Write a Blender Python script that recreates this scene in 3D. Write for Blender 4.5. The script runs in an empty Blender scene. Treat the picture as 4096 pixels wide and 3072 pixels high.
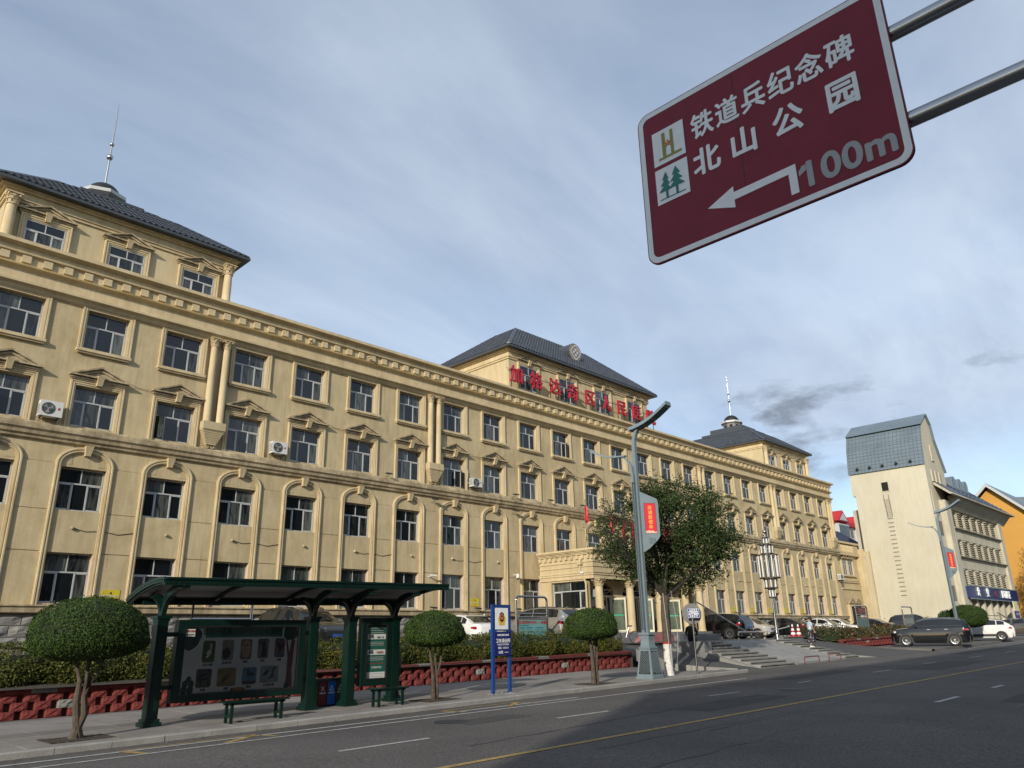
import bpy, bmesh, math, random
import numpy as np
from mathutils import Vector, Matrix, Euler

random.seed(7)
rng = np.random.default_rng(7)
R = math.radians
PI = math.pi
SC = bpy.context.scene
COL = SC.collection

# ------------------------------------------------------------------ camera
F_PX, YAW, PITCH, ROLL, CAM_Z = 3012.3, R(45.75284), R(18.61054), R(-1.135195), 1.85
cam_data = bpy.data.cameras.new('camera')
cam = bpy.data.objects.new('camera', cam_data)
COL.objects.link(cam)
fwd = Vector((math.sin(YAW)*math.cos(PITCH), math.cos(YAW)*math.cos(PITCH), math.sin(PITCH)))
rt = Vector((math.cos(YAW), -math.sin(YAW), 0))
up = rt.cross(fwd)
rt2 = rt*math.cos(ROLL)+up*math.sin(ROLL)
up2 = up*math.cos(ROLL)-rt*math.sin(ROLL)
cam.matrix_world = Matrix(((rt2.x, up2.x, -fwd.x, 0), (rt2.y, up2.y, -fwd.y, 0), (rt2.z, up2.z, -fwd.z, CAM_Z), (0, 0, 0, 1)))
cam_data.sensor_fit = 'HORIZONTAL'
cam_data.sensor_width = 36
cam_data.lens = 36*F_PX/4096
cam_data.clip_start = .05
cam_data.clip_end = 6000
SC.camera = cam

# ------------------------------------------------------------------ light
SUN_EL, SUN_AZ = R(20), R(246.1)         # azimuth clockwise from +Y, where the sun stands
world = bpy.data.worlds.new('World')
SC.world = world
world.use_nodes = True
wn = world.node_tree
wn.nodes.clear()
def N(tree, t, **kw):
    n = tree.nodes.new(t)
    for k, v in kw.items():
        if k.startswith('i_'):
            n.inputs[k[2:].replace('_', ' ')].default_value = v
        else:
            setattr(n, k, v)
    return n
L = wn.links.new
out = N(wn, 'ShaderNodeOutputWorld')
bg = N(wn, 'ShaderNodeBackground'); bg.inputs['Strength'].default_value = .15
sky = N(wn, 'ShaderNodeTexSky', sky_type='NISHITA', sun_disc=False, sun_elevation=SUN_EL, sun_rotation=SUN_AZ,
        altitude=350, air_density=1.0, dust_density=.6, ozone_density=1.6)
tc = N(wn, 'ShaderNodeTexCoord')
sep = N(wn, 'ShaderNodeSeparateXYZ'); L(tc.outputs['Generated'], sep.inputs[0])
zc = N(wn, 'ShaderNodeMath', operation='MAXIMUM'); L(sep.outputs['Z'], zc.inputs[0]); zc.inputs[1].default_value = 0.0
za = N(wn, 'ShaderNodeMath', operation='ADD'); L(zc.outputs[0], za.inputs[0]); za.inputs[1].default_value = .22
dx = N(wn, 'ShaderNodeMath', operation='DIVIDE'); L(sep.outputs['X'], dx.inputs[0]); L(za.outputs[0], dx.inputs[1])
dy = N(wn, 'ShaderNodeMath', operation='DIVIDE'); L(sep.outputs['Y'], dy.inputs[0]); L(za.outputs[0], dy.inputs[1])
comb = N(wn, 'ShaderNodeCombineXYZ'); L(dx.outputs[0], comb.inputs[0]); L(dy.outputs[0], comb.inputs[1])
mp = N(wn, 'ShaderNodeMapping'); L(comb.outputs[0], mp.inputs[0])
mp.inputs['Rotation'].default_value = (0, 0, R(-35)); mp.inputs['Scale'].default_value = (.45, 1.0, 1)
nz = N(wn, 'ShaderNodeTexNoise', noise_dimensions='3D', i_Scale=1.5, i_Detail=6, i_Roughness=.5, i_Distortion=.35)
L(mp.outputs[0], nz.inputs['Vector'])
cr = N(wn, 'ShaderNodeValToRGB')
cr.color_ramp.elements[0].position = .26; cr.color_ramp.elements[0].color = (.42, .42, .42, 1)
cr.color_ramp.elements[1].position = .60; cr.color_ramp.elements[1].color = (.97, .97, .97, 1)
L(nz.outputs['Fac'], cr.inputs[0])
# cloud tone : thin, pale grey blue, a little brighter toward the horizon
nz2 = N(wn, 'ShaderNodeTexNoise', i_Scale=2.1, i_Detail=9, i_Roughness=.6, i_Distortion=.5); L(mp.outputs[0], nz2.inputs['Vector'])
cr2 = N(wn, 'ShaderNodeValToRGB')
cr2.color_ramp.elements[0].position = .34; cr2.color_ramp.elements[0].color = (2.25, 2.75, 3.60, 1)
cr2.color_ramp.elements[1].position = .66; cr2.color_ramp.elements[1].color = (3.45, 4.00, 4.72, 1)
L(nz2.outputs['Fac'], cr2.inputs[0])
elv = N(wn, 'ShaderNodeMapRange', i_From_Min=.25, i_From_Max=.85, i_To_Min=1.24, i_To_Max=.98); L(sep.outputs['Z'], elv.inputs[0])
cmul = N(wn, 'ShaderNodeVectorMath', operation='SCALE'); L(cr2.outputs[0], cmul.inputs[0]); L(elv.outputs[0], cmul.inputs['Scale'])
low = N(wn, 'ShaderNodeMapRange', i_From_Min=.10, i_From_Max=.25, i_To_Min=.30, i_To_Max=1); L(sep.outputs['Z'], low.inputs[0])
cov = N(wn, 'ShaderNodeMath', operation='MULTIPLY'); L(cr.outputs[0], cov.inputs[0]); L(low.outputs[0], cov.inputs[1])
mix = N(wn, 'ShaderNodeMixRGB'); L(cov.outputs[0], mix.inputs[0]); L(sky.outputs[0], mix.inputs[1]); L(cmul.outputs[0], mix.inputs[2])
# small low grey clouds in a band above the roofs
mp3 = N(wn, 'ShaderNodeMapping'); L(tc.outputs['Generated'], mp3.inputs[0]); mp3.inputs['Scale'].default_value = (5.5, 5.5, 13)
nz3 = N(wn, 'ShaderNodeTexNoise', i_Scale=1.15, i_Detail=7, i_Roughness=.6, i_Distortion=.1); L(mp3.outputs[0], nz3.inputs['Vector'])
cr3 = N(wn, 'ShaderNodeValToRGB')
cr3.color_ramp.elements[0].position = .56; cr3.color_ramp.elements[0].color = (0, 0, 0, 1)
cr3.color_ramp.elements[1].position = .68; cr3.color_ramp.elements[1].color = (.9, .9, .9, 1)
L(nz3.outputs['Fac'], cr3.inputs[0])
band = N(wn, 'ShaderNodeMapRange', i_From_Min=.16, i_From_Max=.20); L(sep.outputs['Z'], band.inputs[0])
band2 = N(wn, 'ShaderNodeMapRange', i_From_Min=.33, i_From_Max=.27); L(sep.outputs['Z'], band2.inputs[0])
m1 = N(wn, 'ShaderNodeMath', operation='MULTIPLY'); L(band.outputs[0], m1.inputs[0]); L(band2.outputs[0], m1.inputs[1])
m2 = N(wn, 'ShaderNodeMath', operation='MULTIPLY'); L(m1.outputs[0], m2.inputs[0]); L(cr3.outputs[0], m2.inputs[1])
mix2 = N(wn, 'ShaderNodeMixRGB'); L(m2.outputs[0], mix2.inputs[0]); L(mix.outputs[0], mix2.inputs[1])
mix2.inputs[2].default_value = (1.5, 1.8, 2.3, 1)
L(mix2.outputs[0], bg.inputs['Color']); L(bg.outputs[0], out.inputs[0])

sun_d = bpy.data.lights.new('sun', 'SUN')
sun_d.energy = 4.0; sun_d.angle = R(.6); sun_d.color = (1.0, .92, .79)
sun = bpy.data.objects.new('sun', sun_d); COL.objects.link(sun)
to_sun = Vector((math.sin(SUN_AZ)*math.cos(SUN_EL), math.cos(SUN_AZ)*math.cos(SUN_EL), math.sin(SUN_EL)))
sun.rotation_euler = to_sun.to_track_quat('Z', 'Y').to_euler()
sun.location = (0, 0, 60)
SC.view_settings.view_transform = 'Standard'
SC.view_settings.look = 'None'
SC.view_settings.exposure = .14
SC.view_settings.gamma = 1
SC.view_settings.use_curve_mapping = False
SC.cycles.use_denoising = True
SC.cycles.max_bounces = 6
SC.cycles.diffuse_bounces = 3
SC.cycles.glossy_bounces = 3
SC.cycles.transmission_bounces = 3
SC.cycles.transparent_max_bounces = 6
SC.cycles.caustics_reflective = False
SC.cycles.caustics_refractive = False
SC.cycles.sample_clamp_indirect = 6

# ------------------------------------------------------------------ materials
MATS = {}
def mat(name, col, rough=.8, var=.12, scale=3., bump=0., bscale=40., metal=0., spec=.5, streak=0., island=0., col2=None, coat=0., fine=0.):
    if name in MATS: return MATS[name]
    m = bpy.data.materials.new(name); m.use_nodes = True
    t = m.node_tree; b = t.nodes['Principled BSDF']; k = t.links.new
    b.inputs['Roughness'].default_value = rough
    b.inputs['Metallic'].default_value = metal
    b.inputs['Specular IOR Level'].default_value = spec
    b.inputs['Coat Weight'].default_value = coat
    b.inputs['Coat Roughness'].default_value = .05
    tcn = N(t, 'ShaderNodeTexCoord')
    lo = [c*(1-var) for c in col]+[1]; hi = [min(1, c*(1+var)) for c in col]+[1]
    if col2: hi = list(col2)+[1]
    n1 = N(t, 'ShaderNodeTexNoise', i_Scale=scale, i_Detail=6, i_Roughness=.6); k(tcn.outputs['Object'], n1.inputs['Vector'])
    r1 = N(t, 'ShaderNodeValToRGB'); r1.color_ramp.elements[0].position = .3; r1.color_ramp.elements[1].position = .7
    r1.color_ramp.elements[0].color = lo; r1.color_ramp.elements[1].color = hi
    k(n1.outputs['Fac'], r1.inputs[0]); cur = r1.outputs[0]
    if streak:
        mpn = N(t, 'ShaderNodeMapping'); mpn.inputs['Scale'].default_value = (2.2, 2.2, .35); k(tcn.outputs['Object'], mpn.inputs[0])
        n2 = N(t, 'ShaderNodeTexNoise', i_Scale=1.6, i_Detail=5, i_Roughness=.7); k(mpn.outputs[0], n2.inputs['Vector'])
        r2 = N(t, 'ShaderNodeValToRGB'); r2.color_ramp.elements[0].position = .38; r2.color_ramp.elements[1].position = .62
        g = 1-streak; r2.color_ramp.elements[0].color = (g, g*.96, g*.9, 1); r2.color_ramp.elements[1].color = (1, 1, 1, 1)
        k(n2.outputs['Fac'], r2.inputs[0])
        mx = N(t, 'ShaderNodeMixRGB', blend_type='MULTIPLY'); mx.inputs[0].default_value = 1
        k(cur, mx.inputs[1]); k(r2.outputs[0], mx.inputs[2]); cur = mx.outputs[0]
    if fine:
        n4 = N(t, 'ShaderNodeTexNoise', i_Scale=bscale, i_Detail=3, i_Roughness=.7); k(tcn.outputs['Object'], n4.inputs['Vector'])
        r4 = N(t, 'ShaderNodeValToRGB'); r4.color_ramp.elements[0].position = .35; r4.color_ramp.elements[1].position = .65
        r4.color_ramp.elements[0].color = (1-fine,)*3+(1,); r4.color_ramp.elements[1].color = (1+fine,)*3+(1,)
        k(n4.outputs['Fac'], r4.inputs[0])
        mx = N(t, 'ShaderNodeMixRGB', blend_type='MULTIPLY'); mx.inputs[0].default_value = 1
        k(cur, mx.inputs[1]); k(r4.outputs[0], mx.inputs[2]); cur = mx.outputs[0]
    if island:
        gn = N(t, 'ShaderNodeNewGeometry')
        hs = N(t, 'ShaderNodeHueSaturation')
        mr = N(t, 'ShaderNodeMapRange', i_To_Min=1-island, i_To_Max=1+island); k(gn.outputs['Random Per Island'], mr.inputs[0])
        mr2 = N(t, 'ShaderNodeMapRange', i_To_Min=.5-island*.03, i_To_Max=.5+island*.03); k(gn.outputs['Random Per Island'], mr2.inputs[0])
        k(mr.outputs[0], hs.inputs['Value']); k(mr2.outputs[0], hs.inputs['Hue']); k(cur, hs.inputs['Color']); cur = hs.outputs[0]
    k(cur, b.inputs['Base Color'])
    if bump:
        n3 = N(t, 'ShaderNodeTexNoise', i_Scale=bscale, i_Detail=4, i_Roughness=.6); k(tcn.outputs['Object'], n3.inputs['Vector'])
        bp = N(t, 'ShaderNodeBump', i_Strength=bump, i_Distance=.02); k(n3.outputs['Fac'], bp.inputs['Height']); k(bp.outputs[0], b.inputs['Normal'])
    MATS[name] = m
    return m
M_wall = mat('stucco_yellow', (.54, .445, .27), .9, .13, .35, .25, 25, streak=.13, fine=.05)
M_trim = mat('stucco_trim', (.58, .475, .295), .85, .10, .8, .15, 30, streak=.12, fine=.05)
M_trim2 = mat('stucco_weathered', (.50, .41, .265), .9, .20, 1.2, .3, 20, streak=.38)
def grime(m, dark=.80, ax=.5):
    t = m.node_tree; b = t.nodes['Principled BSDF']; src = b.inputs['Base Color'].links[0].from_socket
    tc_ = N(t, 'ShaderNodeTexCoord')
    n_ = N(t, 'ShaderNodeTexNoise', i_Scale=.9, i_Detail=7, i_Roughness=.7, i_Distortion=.4); t.links.new(tc_.outputs['Object'], n_.inputs['Vector'])
    r_ = N(t, 'ShaderNodeValToRGB'); r_.color_ramp.elements[0].position = .36; r_.color_ramp.elements[0].color = (dark, dark*.985, dark*.95, 1); r_.color_ramp.elements[1].position = .56; r_.color_ramp.elements[1].color = (1, 1, 1, 1)
    t.links.new(n_.outputs['Fac'], r_.inputs[0])
    mp_ = N(t, 'ShaderNodeMapping'); mp_.inputs['Scale'].default_value = (5, 5, .22); t.links.new(tc_.outputs['Object'], mp_.inputs[0])
    n2_ = N(t, 'ShaderNodeTexNoise', i_Scale=1.3, i_Detail=3, i_Roughness=.6); t.links.new(mp_.outputs[0], n2_.inputs['Vector'])
    r2_ = N(t, 'ShaderNodeValToRGB'); r2_.color_ramp.elements[0].position = .58; r2_.color_ramp.elements[0].color = (1, 1, 1, 1); r2_.color_ramp.elements[1].position = .72; r2_.color_ramp.elements[1].color = (.80, .77, .72, 1)
    t.links.new(n2_.outputs['Fac'], r2_.inputs[0])
    n3_ = N(t, 'ShaderNodeTexNoise', i_Scale=.28, i_Detail=2); t.links.new(tc_.outputs['Object'], n3_.inputs['Vector'])
    r3_ = N(t, 'ShaderNodeValToRGB'); r3_.color_ramp.elements[0].position = .45; r3_.color_ramp.elements[0].color = (0, 0, 0, 1); r3_.color_ramp.elements[1].position = .58; r3_.color_ramp.elements[1].color = (1, 1, 1, 1); t.links.new(n3_.outputs['Fac'], r3_.inputs[0])
    a_ = N(t, 'ShaderNodeMixRGB', blend_type='MULTIPLY'); a_.inputs[0].default_value = 1; t.links.new(src, a_.inputs[1]); t.links.new(r_.outputs[0], a_.inputs[2])
    c_ = N(t, 'ShaderNodeMixRGB', blend_type='MULTIPLY'); t.links.new(r3_.outputs[0], c_.inputs[0]); t.links.new(a_.outputs[0], c_.inputs[1]); t.links.new(r2_.outputs[0], c_.inputs[2])
    t.links.new(c_.outputs[0], b.inputs['Base Color'])
grime(M_wall, .88); grime(M_trim, .9); grime(M_trim2, .76)
M_bright = mat('stucco_bright', (.53, .44, .27), .9, .08, .4, .2, 25, streak=.12)
M_pink = mat('peeling_plaster', (.62, .43, .34), .9, .2, 5, .3, 30, col2=(.56, .47, .30))
M_white = mat('window_frame_white', (.44, .45, .45), .45, .08, 6)
M_glass = mat('window_glass', (.010, .013, .018), .06, .5, .8, .015, 2.2, spec=.62)
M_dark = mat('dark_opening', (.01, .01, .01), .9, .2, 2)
M_tile = mat('roof_tile_slate', (.055, .062, .075), .45, .2, 3, .1, 30, island=.18)
M_flash = mat('roof_flashing', (.05, .058, .07), .4, .15, 3, .1, 8)
M_stone = mat('plinth_stone', (.23, .22, .205), .95, .25, 3, .9, 9, island=.15)
M_mortar = mat('mortar', (.12, .115, .105), .95, .2, 5)
M_asph = mat('asphalt', (.088, .079, .073), .88, .28, .22, .8, 22, fine=.5)
M_asph2 = mat('asphalt_drive', (.075, .072, .07), .9, .2, .8, .4, 60, fine=.25)
M_park = mat('parking_concrete', (.12, .115, .105), .9, .25, .6, .3, 40, fine=.15)
M_pave = mat('paving_slab', (.235, .215, .198), .85, .16, 1.5, .3, 40, fine=.12, island=.07)
M_pave2 = mat('paving_slab_dark', (.16, .148, .138), .85, .14, 1.5, .3, 40, fine=.12)
M_curb = mat('kerb_stone', (.27, .265, .25), .9, .18, 2, .4, 30, fine=.12)
M_conc = mat('concrete', (.24, .235, .22), .9, .18, 1.5, .35, 35, fine=.10)
M_granite = mat('granite_grey', (.17, .17, .17), .7, .15, 4, .3, 60, fine=.2)
M_pline = mat('road_paint_white', (.36, .36, .34), .8, .3, 9, .2, 50, col2=(.50, .50, .47))
M_yline = mat('road_paint_yellow', (.30, .19, .06), .8, .3, 8, .2, 50, col2=(.46, .31, .10))
M_red = mat('split_block_red', (.155, .027, .025), .92, .2, 4, .9, 28, island=.18)
M_grey = mat('split_block_grey', (.21, .21, .20), .92, .2, 4, .9, 28)
M_leafd = mat('topiary_leaf', (.040, .072, .013), .6, .3, 2.5, island=.6, spec=.2)
M_leafh = mat('hedge_leaf', (.042, .075, .011), .6, .3, 1.2, island=.6, col2=(.105, .095, .018), spec=.2)
M_leaft = mat('tree_leaf', (.034, .056, .016), .6, .25, 1.5, island=.35, spec=.2)
M_leafo = mat('autumn_leaf', (.05, .085, .022), .55, .3, .6, island=.5, col2=(.14, .11, .03))
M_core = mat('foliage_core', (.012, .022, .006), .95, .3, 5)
M_bark = mat('bark', (.085, .066, .05), .95, .4, 9, 1., 22)
M_bark2 = mat('dark_bark', (.028, .022, .018), .95, .3, 9, 1., 22)
M_lime = mat('limewash', (.62, .60, .56), .9, .2, 14, .9, 30)
M_soil = mat('soil', (.05, .04, .03), 1, .3, 6, .5, 20)
M_green = mat('shelter_green', (.002, .017, .012), .35, .15, 2, .05, 30, spec=.5)
M_pane_p = mat('canopy_panel', (.33, .34, .33), .5, .1, 1.5)
M_lampg = mat('lamp_grey_paint', (.17, .22, .245), .45, .06, 3)
M_lampd = mat('lamp_dark_mesh', (.02, .022, .025), .6, .1, 8)
M_steel = mat('stainless_steel', (.42, .42, .42), .25, .08, 4, metal=1)
M_signm = mat('sign_maroon', (.22, .024, .042), .5, .10, 3, spec=.2)
M_signw = mat('sign_white', (.84, .86, .86), .45, .05, 6)
M_signg = mat('sign_grey', (.36, .365, .365), .45, .05, 6)
M_blue = mat('sign_blue', (.012, .02, .14), .4, .08, 3)
M_blue2 = mat('post_blue', (.012, .05, .20), .4, .08, 3)
M_redl = mat('letter_red', (.36, .012, .026), .5, .12, 3)
M_banner = mat('banner_red', (.62, .02, .045), .5, .08, 2)
M_gold = mat('gold', (.75, .45, .06), .45, .1, 5)
M_paper = mat('paper', (.60, .62, .60), .6, .05, 3)
M_black = mat('black', (.012, .012, .012), .5, .1, 5)
M_rubber = mat('rubber', (.02, .02, .02), .85, .1, 5)
M_plast = mat('ac_white', (.62, .62, .60), .5, .06, 5)
M_tower = mat('tower_render', (.52, .49, .385), .92, .09, .18, .2, 12, streak=.03, fine=.03)
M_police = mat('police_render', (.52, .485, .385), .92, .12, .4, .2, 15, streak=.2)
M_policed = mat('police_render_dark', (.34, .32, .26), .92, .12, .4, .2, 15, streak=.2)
M_metalb = mat('roof_sheet_blue', (.13, .17, .20), .45, .14, .5, .1, 10)
M_orange = mat('orange_render', (.52, .27, .055), .9, .08, .2, .1, 10)
M_roofd = mat('roof_dark_blue', (.022, .032, .06), .4, .15, 1)
M_skin = mat('skin', (.40, .24, .16), .6, .08, 8)
M_hair = mat('hair', (.012, .010, .010), .6, .1, 8)

def vary_glass(m, lo, hi):
    t = m.node_tree; b = t.nodes['Principled BSDF']; oi = N(t, 'ShaderNodeObjectInfo'); gi = N(t, 'ShaderNodeNewGeometry')
    ad = N(t, 'ShaderNodeMath', operation='ADD'); t.links.new(oi.outputs['Random'], ad.inputs[0]); t.links.new(gi.outputs['Random Per Island'], ad.inputs[1])
    fr = N(t, 'ShaderNodeMath', operation='FRACT'); t.links.new(ad.outputs[0], fr.inputs[0])
    r = N(t, 'ShaderNodeValToRGB'); r.color_ramp.elements[0].position = .35; r.color_ramp.elements[0].color = lo+(1,); r.color_ramp.elements[1].position = 1; r.color_ramp.elements[1].color = hi+(1,)
    tc_ = N(t, 'ShaderNodeTexCoord'); mp_ = N(t, 'ShaderNodeMapping'); mp_.inputs['Scale'].default_value = (3, 3, .6); t.links.new(tc_.outputs['Object'], mp_.inputs[0])
    nz_ = N(t, 'ShaderNodeTexNoise', i_Scale=1.7, i_Detail=5, i_Roughness=.65, i_Distortion=.8); t.links.new(mp_.outputs[0], nz_.inputs['Vector'])
    mu = N(t, 'ShaderNodeMath', operation='MULTIPLY'); t.links.new(fr.outputs[0], mu.inputs[0])
    mr = N(t, 'ShaderNodeMapRange', i_From_Min=.35, i_From_Max=.65, i_To_Min=.45, i_To_Max=1.25); t.links.new(nz_.outputs['Fac'], mr.inputs[0]); t.links.new(mr.outputs[0], mu.inputs[1])
    t.links.new(mu.outputs[0], r.inputs[0]); t.links.new(r.outputs[0], b.inputs['Base Color'])
vary_glass(M_glass, (.006, .009, .011), (.105, .115, .105))  # uneven pane tones paint interior reflections and curtains into the base colour

# ------------------------------------------------------------------ mesh building
class MB:
    def __init__(s): s.v = []; s.f = []; s.m = []
    def add(s, vs, fs, mi=0):
        b = len(s.v); s.v += [tuple(p) for p in vs]
        for f in fs: s.f.append([i+b for i in f]); s.m.append(mi)
    def box(s, x0, x1, y0, y1, z0, z1, mi=0):
        s.add([(x0, y0, z0), (x1, y0, z0), (x1, y1, z0), (x0, y1, z0), (x0, y0, z1), (x1, y0, z1), (x1, y1, z1), (x0, y1, z1)],
              [(0, 3, 2, 1), (4, 5, 6, 7), (0, 1, 5, 4), (1, 2, 6, 5), (2, 3, 7, 6), (3, 0, 4, 7)], mi)
    def prism(s, poly, d0, d1, axis='y', mi=0):
        """poly 2D extruded along axis. y: poly=(x,z); x: poly=(y,z); z: poly=(x,y)"""
        n = len(poly)
        def P(p, d): return (p[0], d, p[1]) if axis == 'y' else ((d, p[0], p[1]) if axis == 'x' else (p[0], p[1], d))
        s.add([P(p, d0) for p in poly]+[P(p, d1) for p in poly],
              [tuple(range(n)), tuple(range(2*n-1, n-1, -1))]+[(i, i+n, (i+1) % n+n, (i+1) % n) for i in range(n)], mi)
    def rings(s, rs, mi=0, cap=True, closed=True):
        n = len(rs[0]); vs = [p for r in rs for p in r]; fs = []
        for i in range(len(rs)-1):
            for j in range(n if closed else n-1):
                a = i*n+j; b = i*n+(j+1) % n; fs.append((a, b, b+n, a+n))
        if cap: fs += [tuple(range(n-1, -1, -1)), tuple(range((len(rs)-1)*n, len(rs)*n))]
        s.add(vs, fs, mi)
    def lathe(s, prof, cx=0, cy=0, n=12, mi=0, cap=True):
        s.rings([[(cx+r*math.cos(2*PI*j/n), cy+r*math.sin(2*PI*j/n), z) for j in range(n)] for r, z in prof], mi, cap)
    def tube(s, pts, r, n=8, mi=0, cap=True):
        pts = [Vector(p) for p in pts]; rs = []
        rr = r if isinstance(r, (list, tuple)) else [r]*len(pts)
        for i, p in enumerate(pts):
            d = (pts[min(i+1, len(pts)-1)]-pts[max(i-1, 0)]).normalized()
            a = d.cross(Vector((0, 0, 1)) if abs(d.z) < .95 else Vector((1, 0, 0))).normalized(); b = a.cross(d)
            rs.append([tuple(p+(a*math.cos(2*PI*j/n)+b*math.sin(2*PI*j/n))*rr[i]) for j in range(n)])
        s.rings(rs, mi, cap)
    def sphere(s, c, r, n=10, mi=0, sz=1.):
        s.lathe([(max(.001, r*math.sin(PI*i/n)), c[2]-r*sz*math.cos(PI*i/n)) for i in range(n+1)], c[0], c[1], n*2 if n < 8 else n+4, mi)
    def build(s, name, mats, parent=None, smooth=False, angle=None):
        me = bpy.data.meshes.new(name)
        me.from_pydata(s.v, [], s.f)
        if not isinstance(mats, (list, tuple)): mats = [mats]
        for m in mats: me.materials.append(m)
        if len(mats) > 1: me.polygons.foreach_set('material_index', s.m)
        bm = bmesh.new(); bm.from_mesh(me); bmesh.ops.recalc_face_normals(bm, faces=bm.faces); bm.to_mesh(me); bm.free()
        if smooth:
            me.polygons.foreach_set('use_smooth', [True]*len(me.polygons))
            me.set_sharp_from_angle(angle=R(angle or 40))
        me.update()
        return link(name, me, parent)
def link(name, me, parent=None, loc=None, world_coords=True):
    o = bpy.data.objects.new(name, me); COL.objects.link(o)
    if parent is not None:
        o.parent = parent
        if world_coords and parent.get('_w'):
            o.matrix_parent_inverse = parent_inv(parent)
    if loc is not None: o.location = loc
    return o
def parent_inv(p): return Matrix.Translation(-Vector(p.location))
def tag(o, label=None, cat=None, group=None, kind=None):
    if label: o['label'] = label
    if cat: o['category'] = cat
    if group: o['group'] = group
    if kind: o['kind'] = kind
    return o
def thing(name, label, cat, loc, group=None, rz=0, world=True):
    """Empty at the thing's base. world=True: its parts are modelled in world coordinates."""
    o = bpy.data.objects.new(name, None); COL.objects.link(o); o.location = loc; o.empty_display_size = .3
    o.rotation_euler = (0, 0, rz)
    if world: o['_w'] = 1
    return tag(o, label, cat, group)
def copy_tree(o, parent=None):
    c = o.copy(); COL.objects.link(c)
    if parent is not None: c.parent = parent
    for ch in [x for x in bpy.data.objects if x.parent == o]: copy_tree(ch, c)
    return c
def struct(name, mb, m, smooth=False):
    o = mb.build(name, m, None, smooth); o['kind'] = 'structure'; return o

_txt_cache = {}
def text_mesh(body, size, extrude=.0, bold=0., align='CENTER', spacing=1., sx=1.):
    key = (body, size, extrude, bold, align, spacing, sx)
    if key in _txt_cache: return _txt_cache[key]
    cu = bpy.data.curves.new('lettering', 'FONT'); cu.body = body; cu.size = size; cu.extrude = extrude; cu.offset = bold
    cu.align_x = align; cu.align_y = 'CENTER'; cu.space_character = spacing; cu.resolution_u = 5; cu.fill_mode = 'BOTH'
    ob = bpy.data.objects.new('lettering', cu); COL.objects.link(ob)
    dg = bpy.context.evaluated_depsgraph_get(); dg.update()
    me = bpy.data.meshes.new_from_object(ob.evaluated_get(dg))
    bpy.data.objects.remove(ob); bpy.data.curves.remove(cu)
    if sx != 1.: me.transform(Matrix.Diagonal((sx, 1, 1, 1)))
    me.name = 'lettering'
    _txt_cache[key] = me
    return me
def text(body, size, m, parent, origin, xdir, zdir, extrude=.0, bold=0., name='lettering', align='CENTER', spacing=1., sx=1.):
    """xdir reading direction, zdir up; the letters face xdir x zdir. bold: copies of the outline set side by side"""
    base = text_mesh(body, size, extrude, 0., align, spacing, sx)
    if bold and len(base.vertices):
        nv = len(base.vertices); co = np.zeros(nv*3, np.float32); base.vertices.foreach_get('co', co); co = co.reshape(-1, 3)
        polys = [tuple(p.vertices) for p in base.polygons]; V, Fc = [], []
        for k_ in range(9):
            off = np.array([0, 0, 0.]) if k_ == 8 else np.array([math.cos(k_*PI/4)*bold, math.sin(k_*PI/4)*bold, 0])
            off[2] = .00018*(k_+1)
            V += [tuple(map(float, q)) for q in co+off]; Fc += [tuple(i+nv*k_ for i in p) for p in polys]
        me = bpy.data.meshes.new(name); me.from_pydata(V, [], Fc)
    else:
        me = base.copy(); me.name = name
    x = Vector(xdir).normalized(); z = Vector(zdir).normalized(); n = x.cross(z)
    mt = Matrix(((x.x, z.x, n.x, origin[0]), (x.y, z.y, n.y, origin[1]), (x.z, z.z, n.z, origin[2]), (0, 0, 0, 1)))
    me.transform(mt); me.materials.clear(); me.materials.append(m)
    return link(name, me, parent)

def np_mesh(name, verts, quads, m, parent=None):
    me = bpy.data.meshes.new(name); n = len(quads); k = quads.shape[1]
    me.vertices.add(len(verts)); me.vertices.foreach_set('co', verts.astype(np.float32).ravel())
    me.loops.add(n*k); me.loops.foreach_set('vertex_index', quads.astype(np.int32).ravel())
    me.polygons.add(n); me.polygons.foreach_set('loop_start', np.arange(0, n*k, k, dtype=np.int32))
    me.update(calc_edges=True); me.validate(); me.materials.append(m)
    return link(name, me, parent)
def leaves(name, P, nrm, ln, wd, m, parent=None, jitter=.7):
    """a bent leaf quad at each point, facing roughly along nrm"""
    n = len(P)
    d = nrm+rng.normal(0, jitter, (n, 3)); d /= np.linalg.norm(d, axis=1)[:, None]+1e-9
    t = rng.normal(0, 1, (n, 3)); a = np.cross(d, t); a /= np.linalg.norm(a, axis=1)[:, None]+1e-9
    b = np.cross(d, a)
    sl = (ln*rng.uniform(.6, 1.25, n))[:, None]; sw = (wd*rng.uniform(.7, 1.2, n))[:, None]
    V = np.stack([P-a*sl/2, P+b*sw/2+d*sw*.2, P+a*sl/2, P-b*sw/2+d*sw*.2], 1).reshape(-1, 3)
    Q = np.arange(n*4).reshape(-1, 4)
    return np_mesh(name, V, Q, m, parent)

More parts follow.
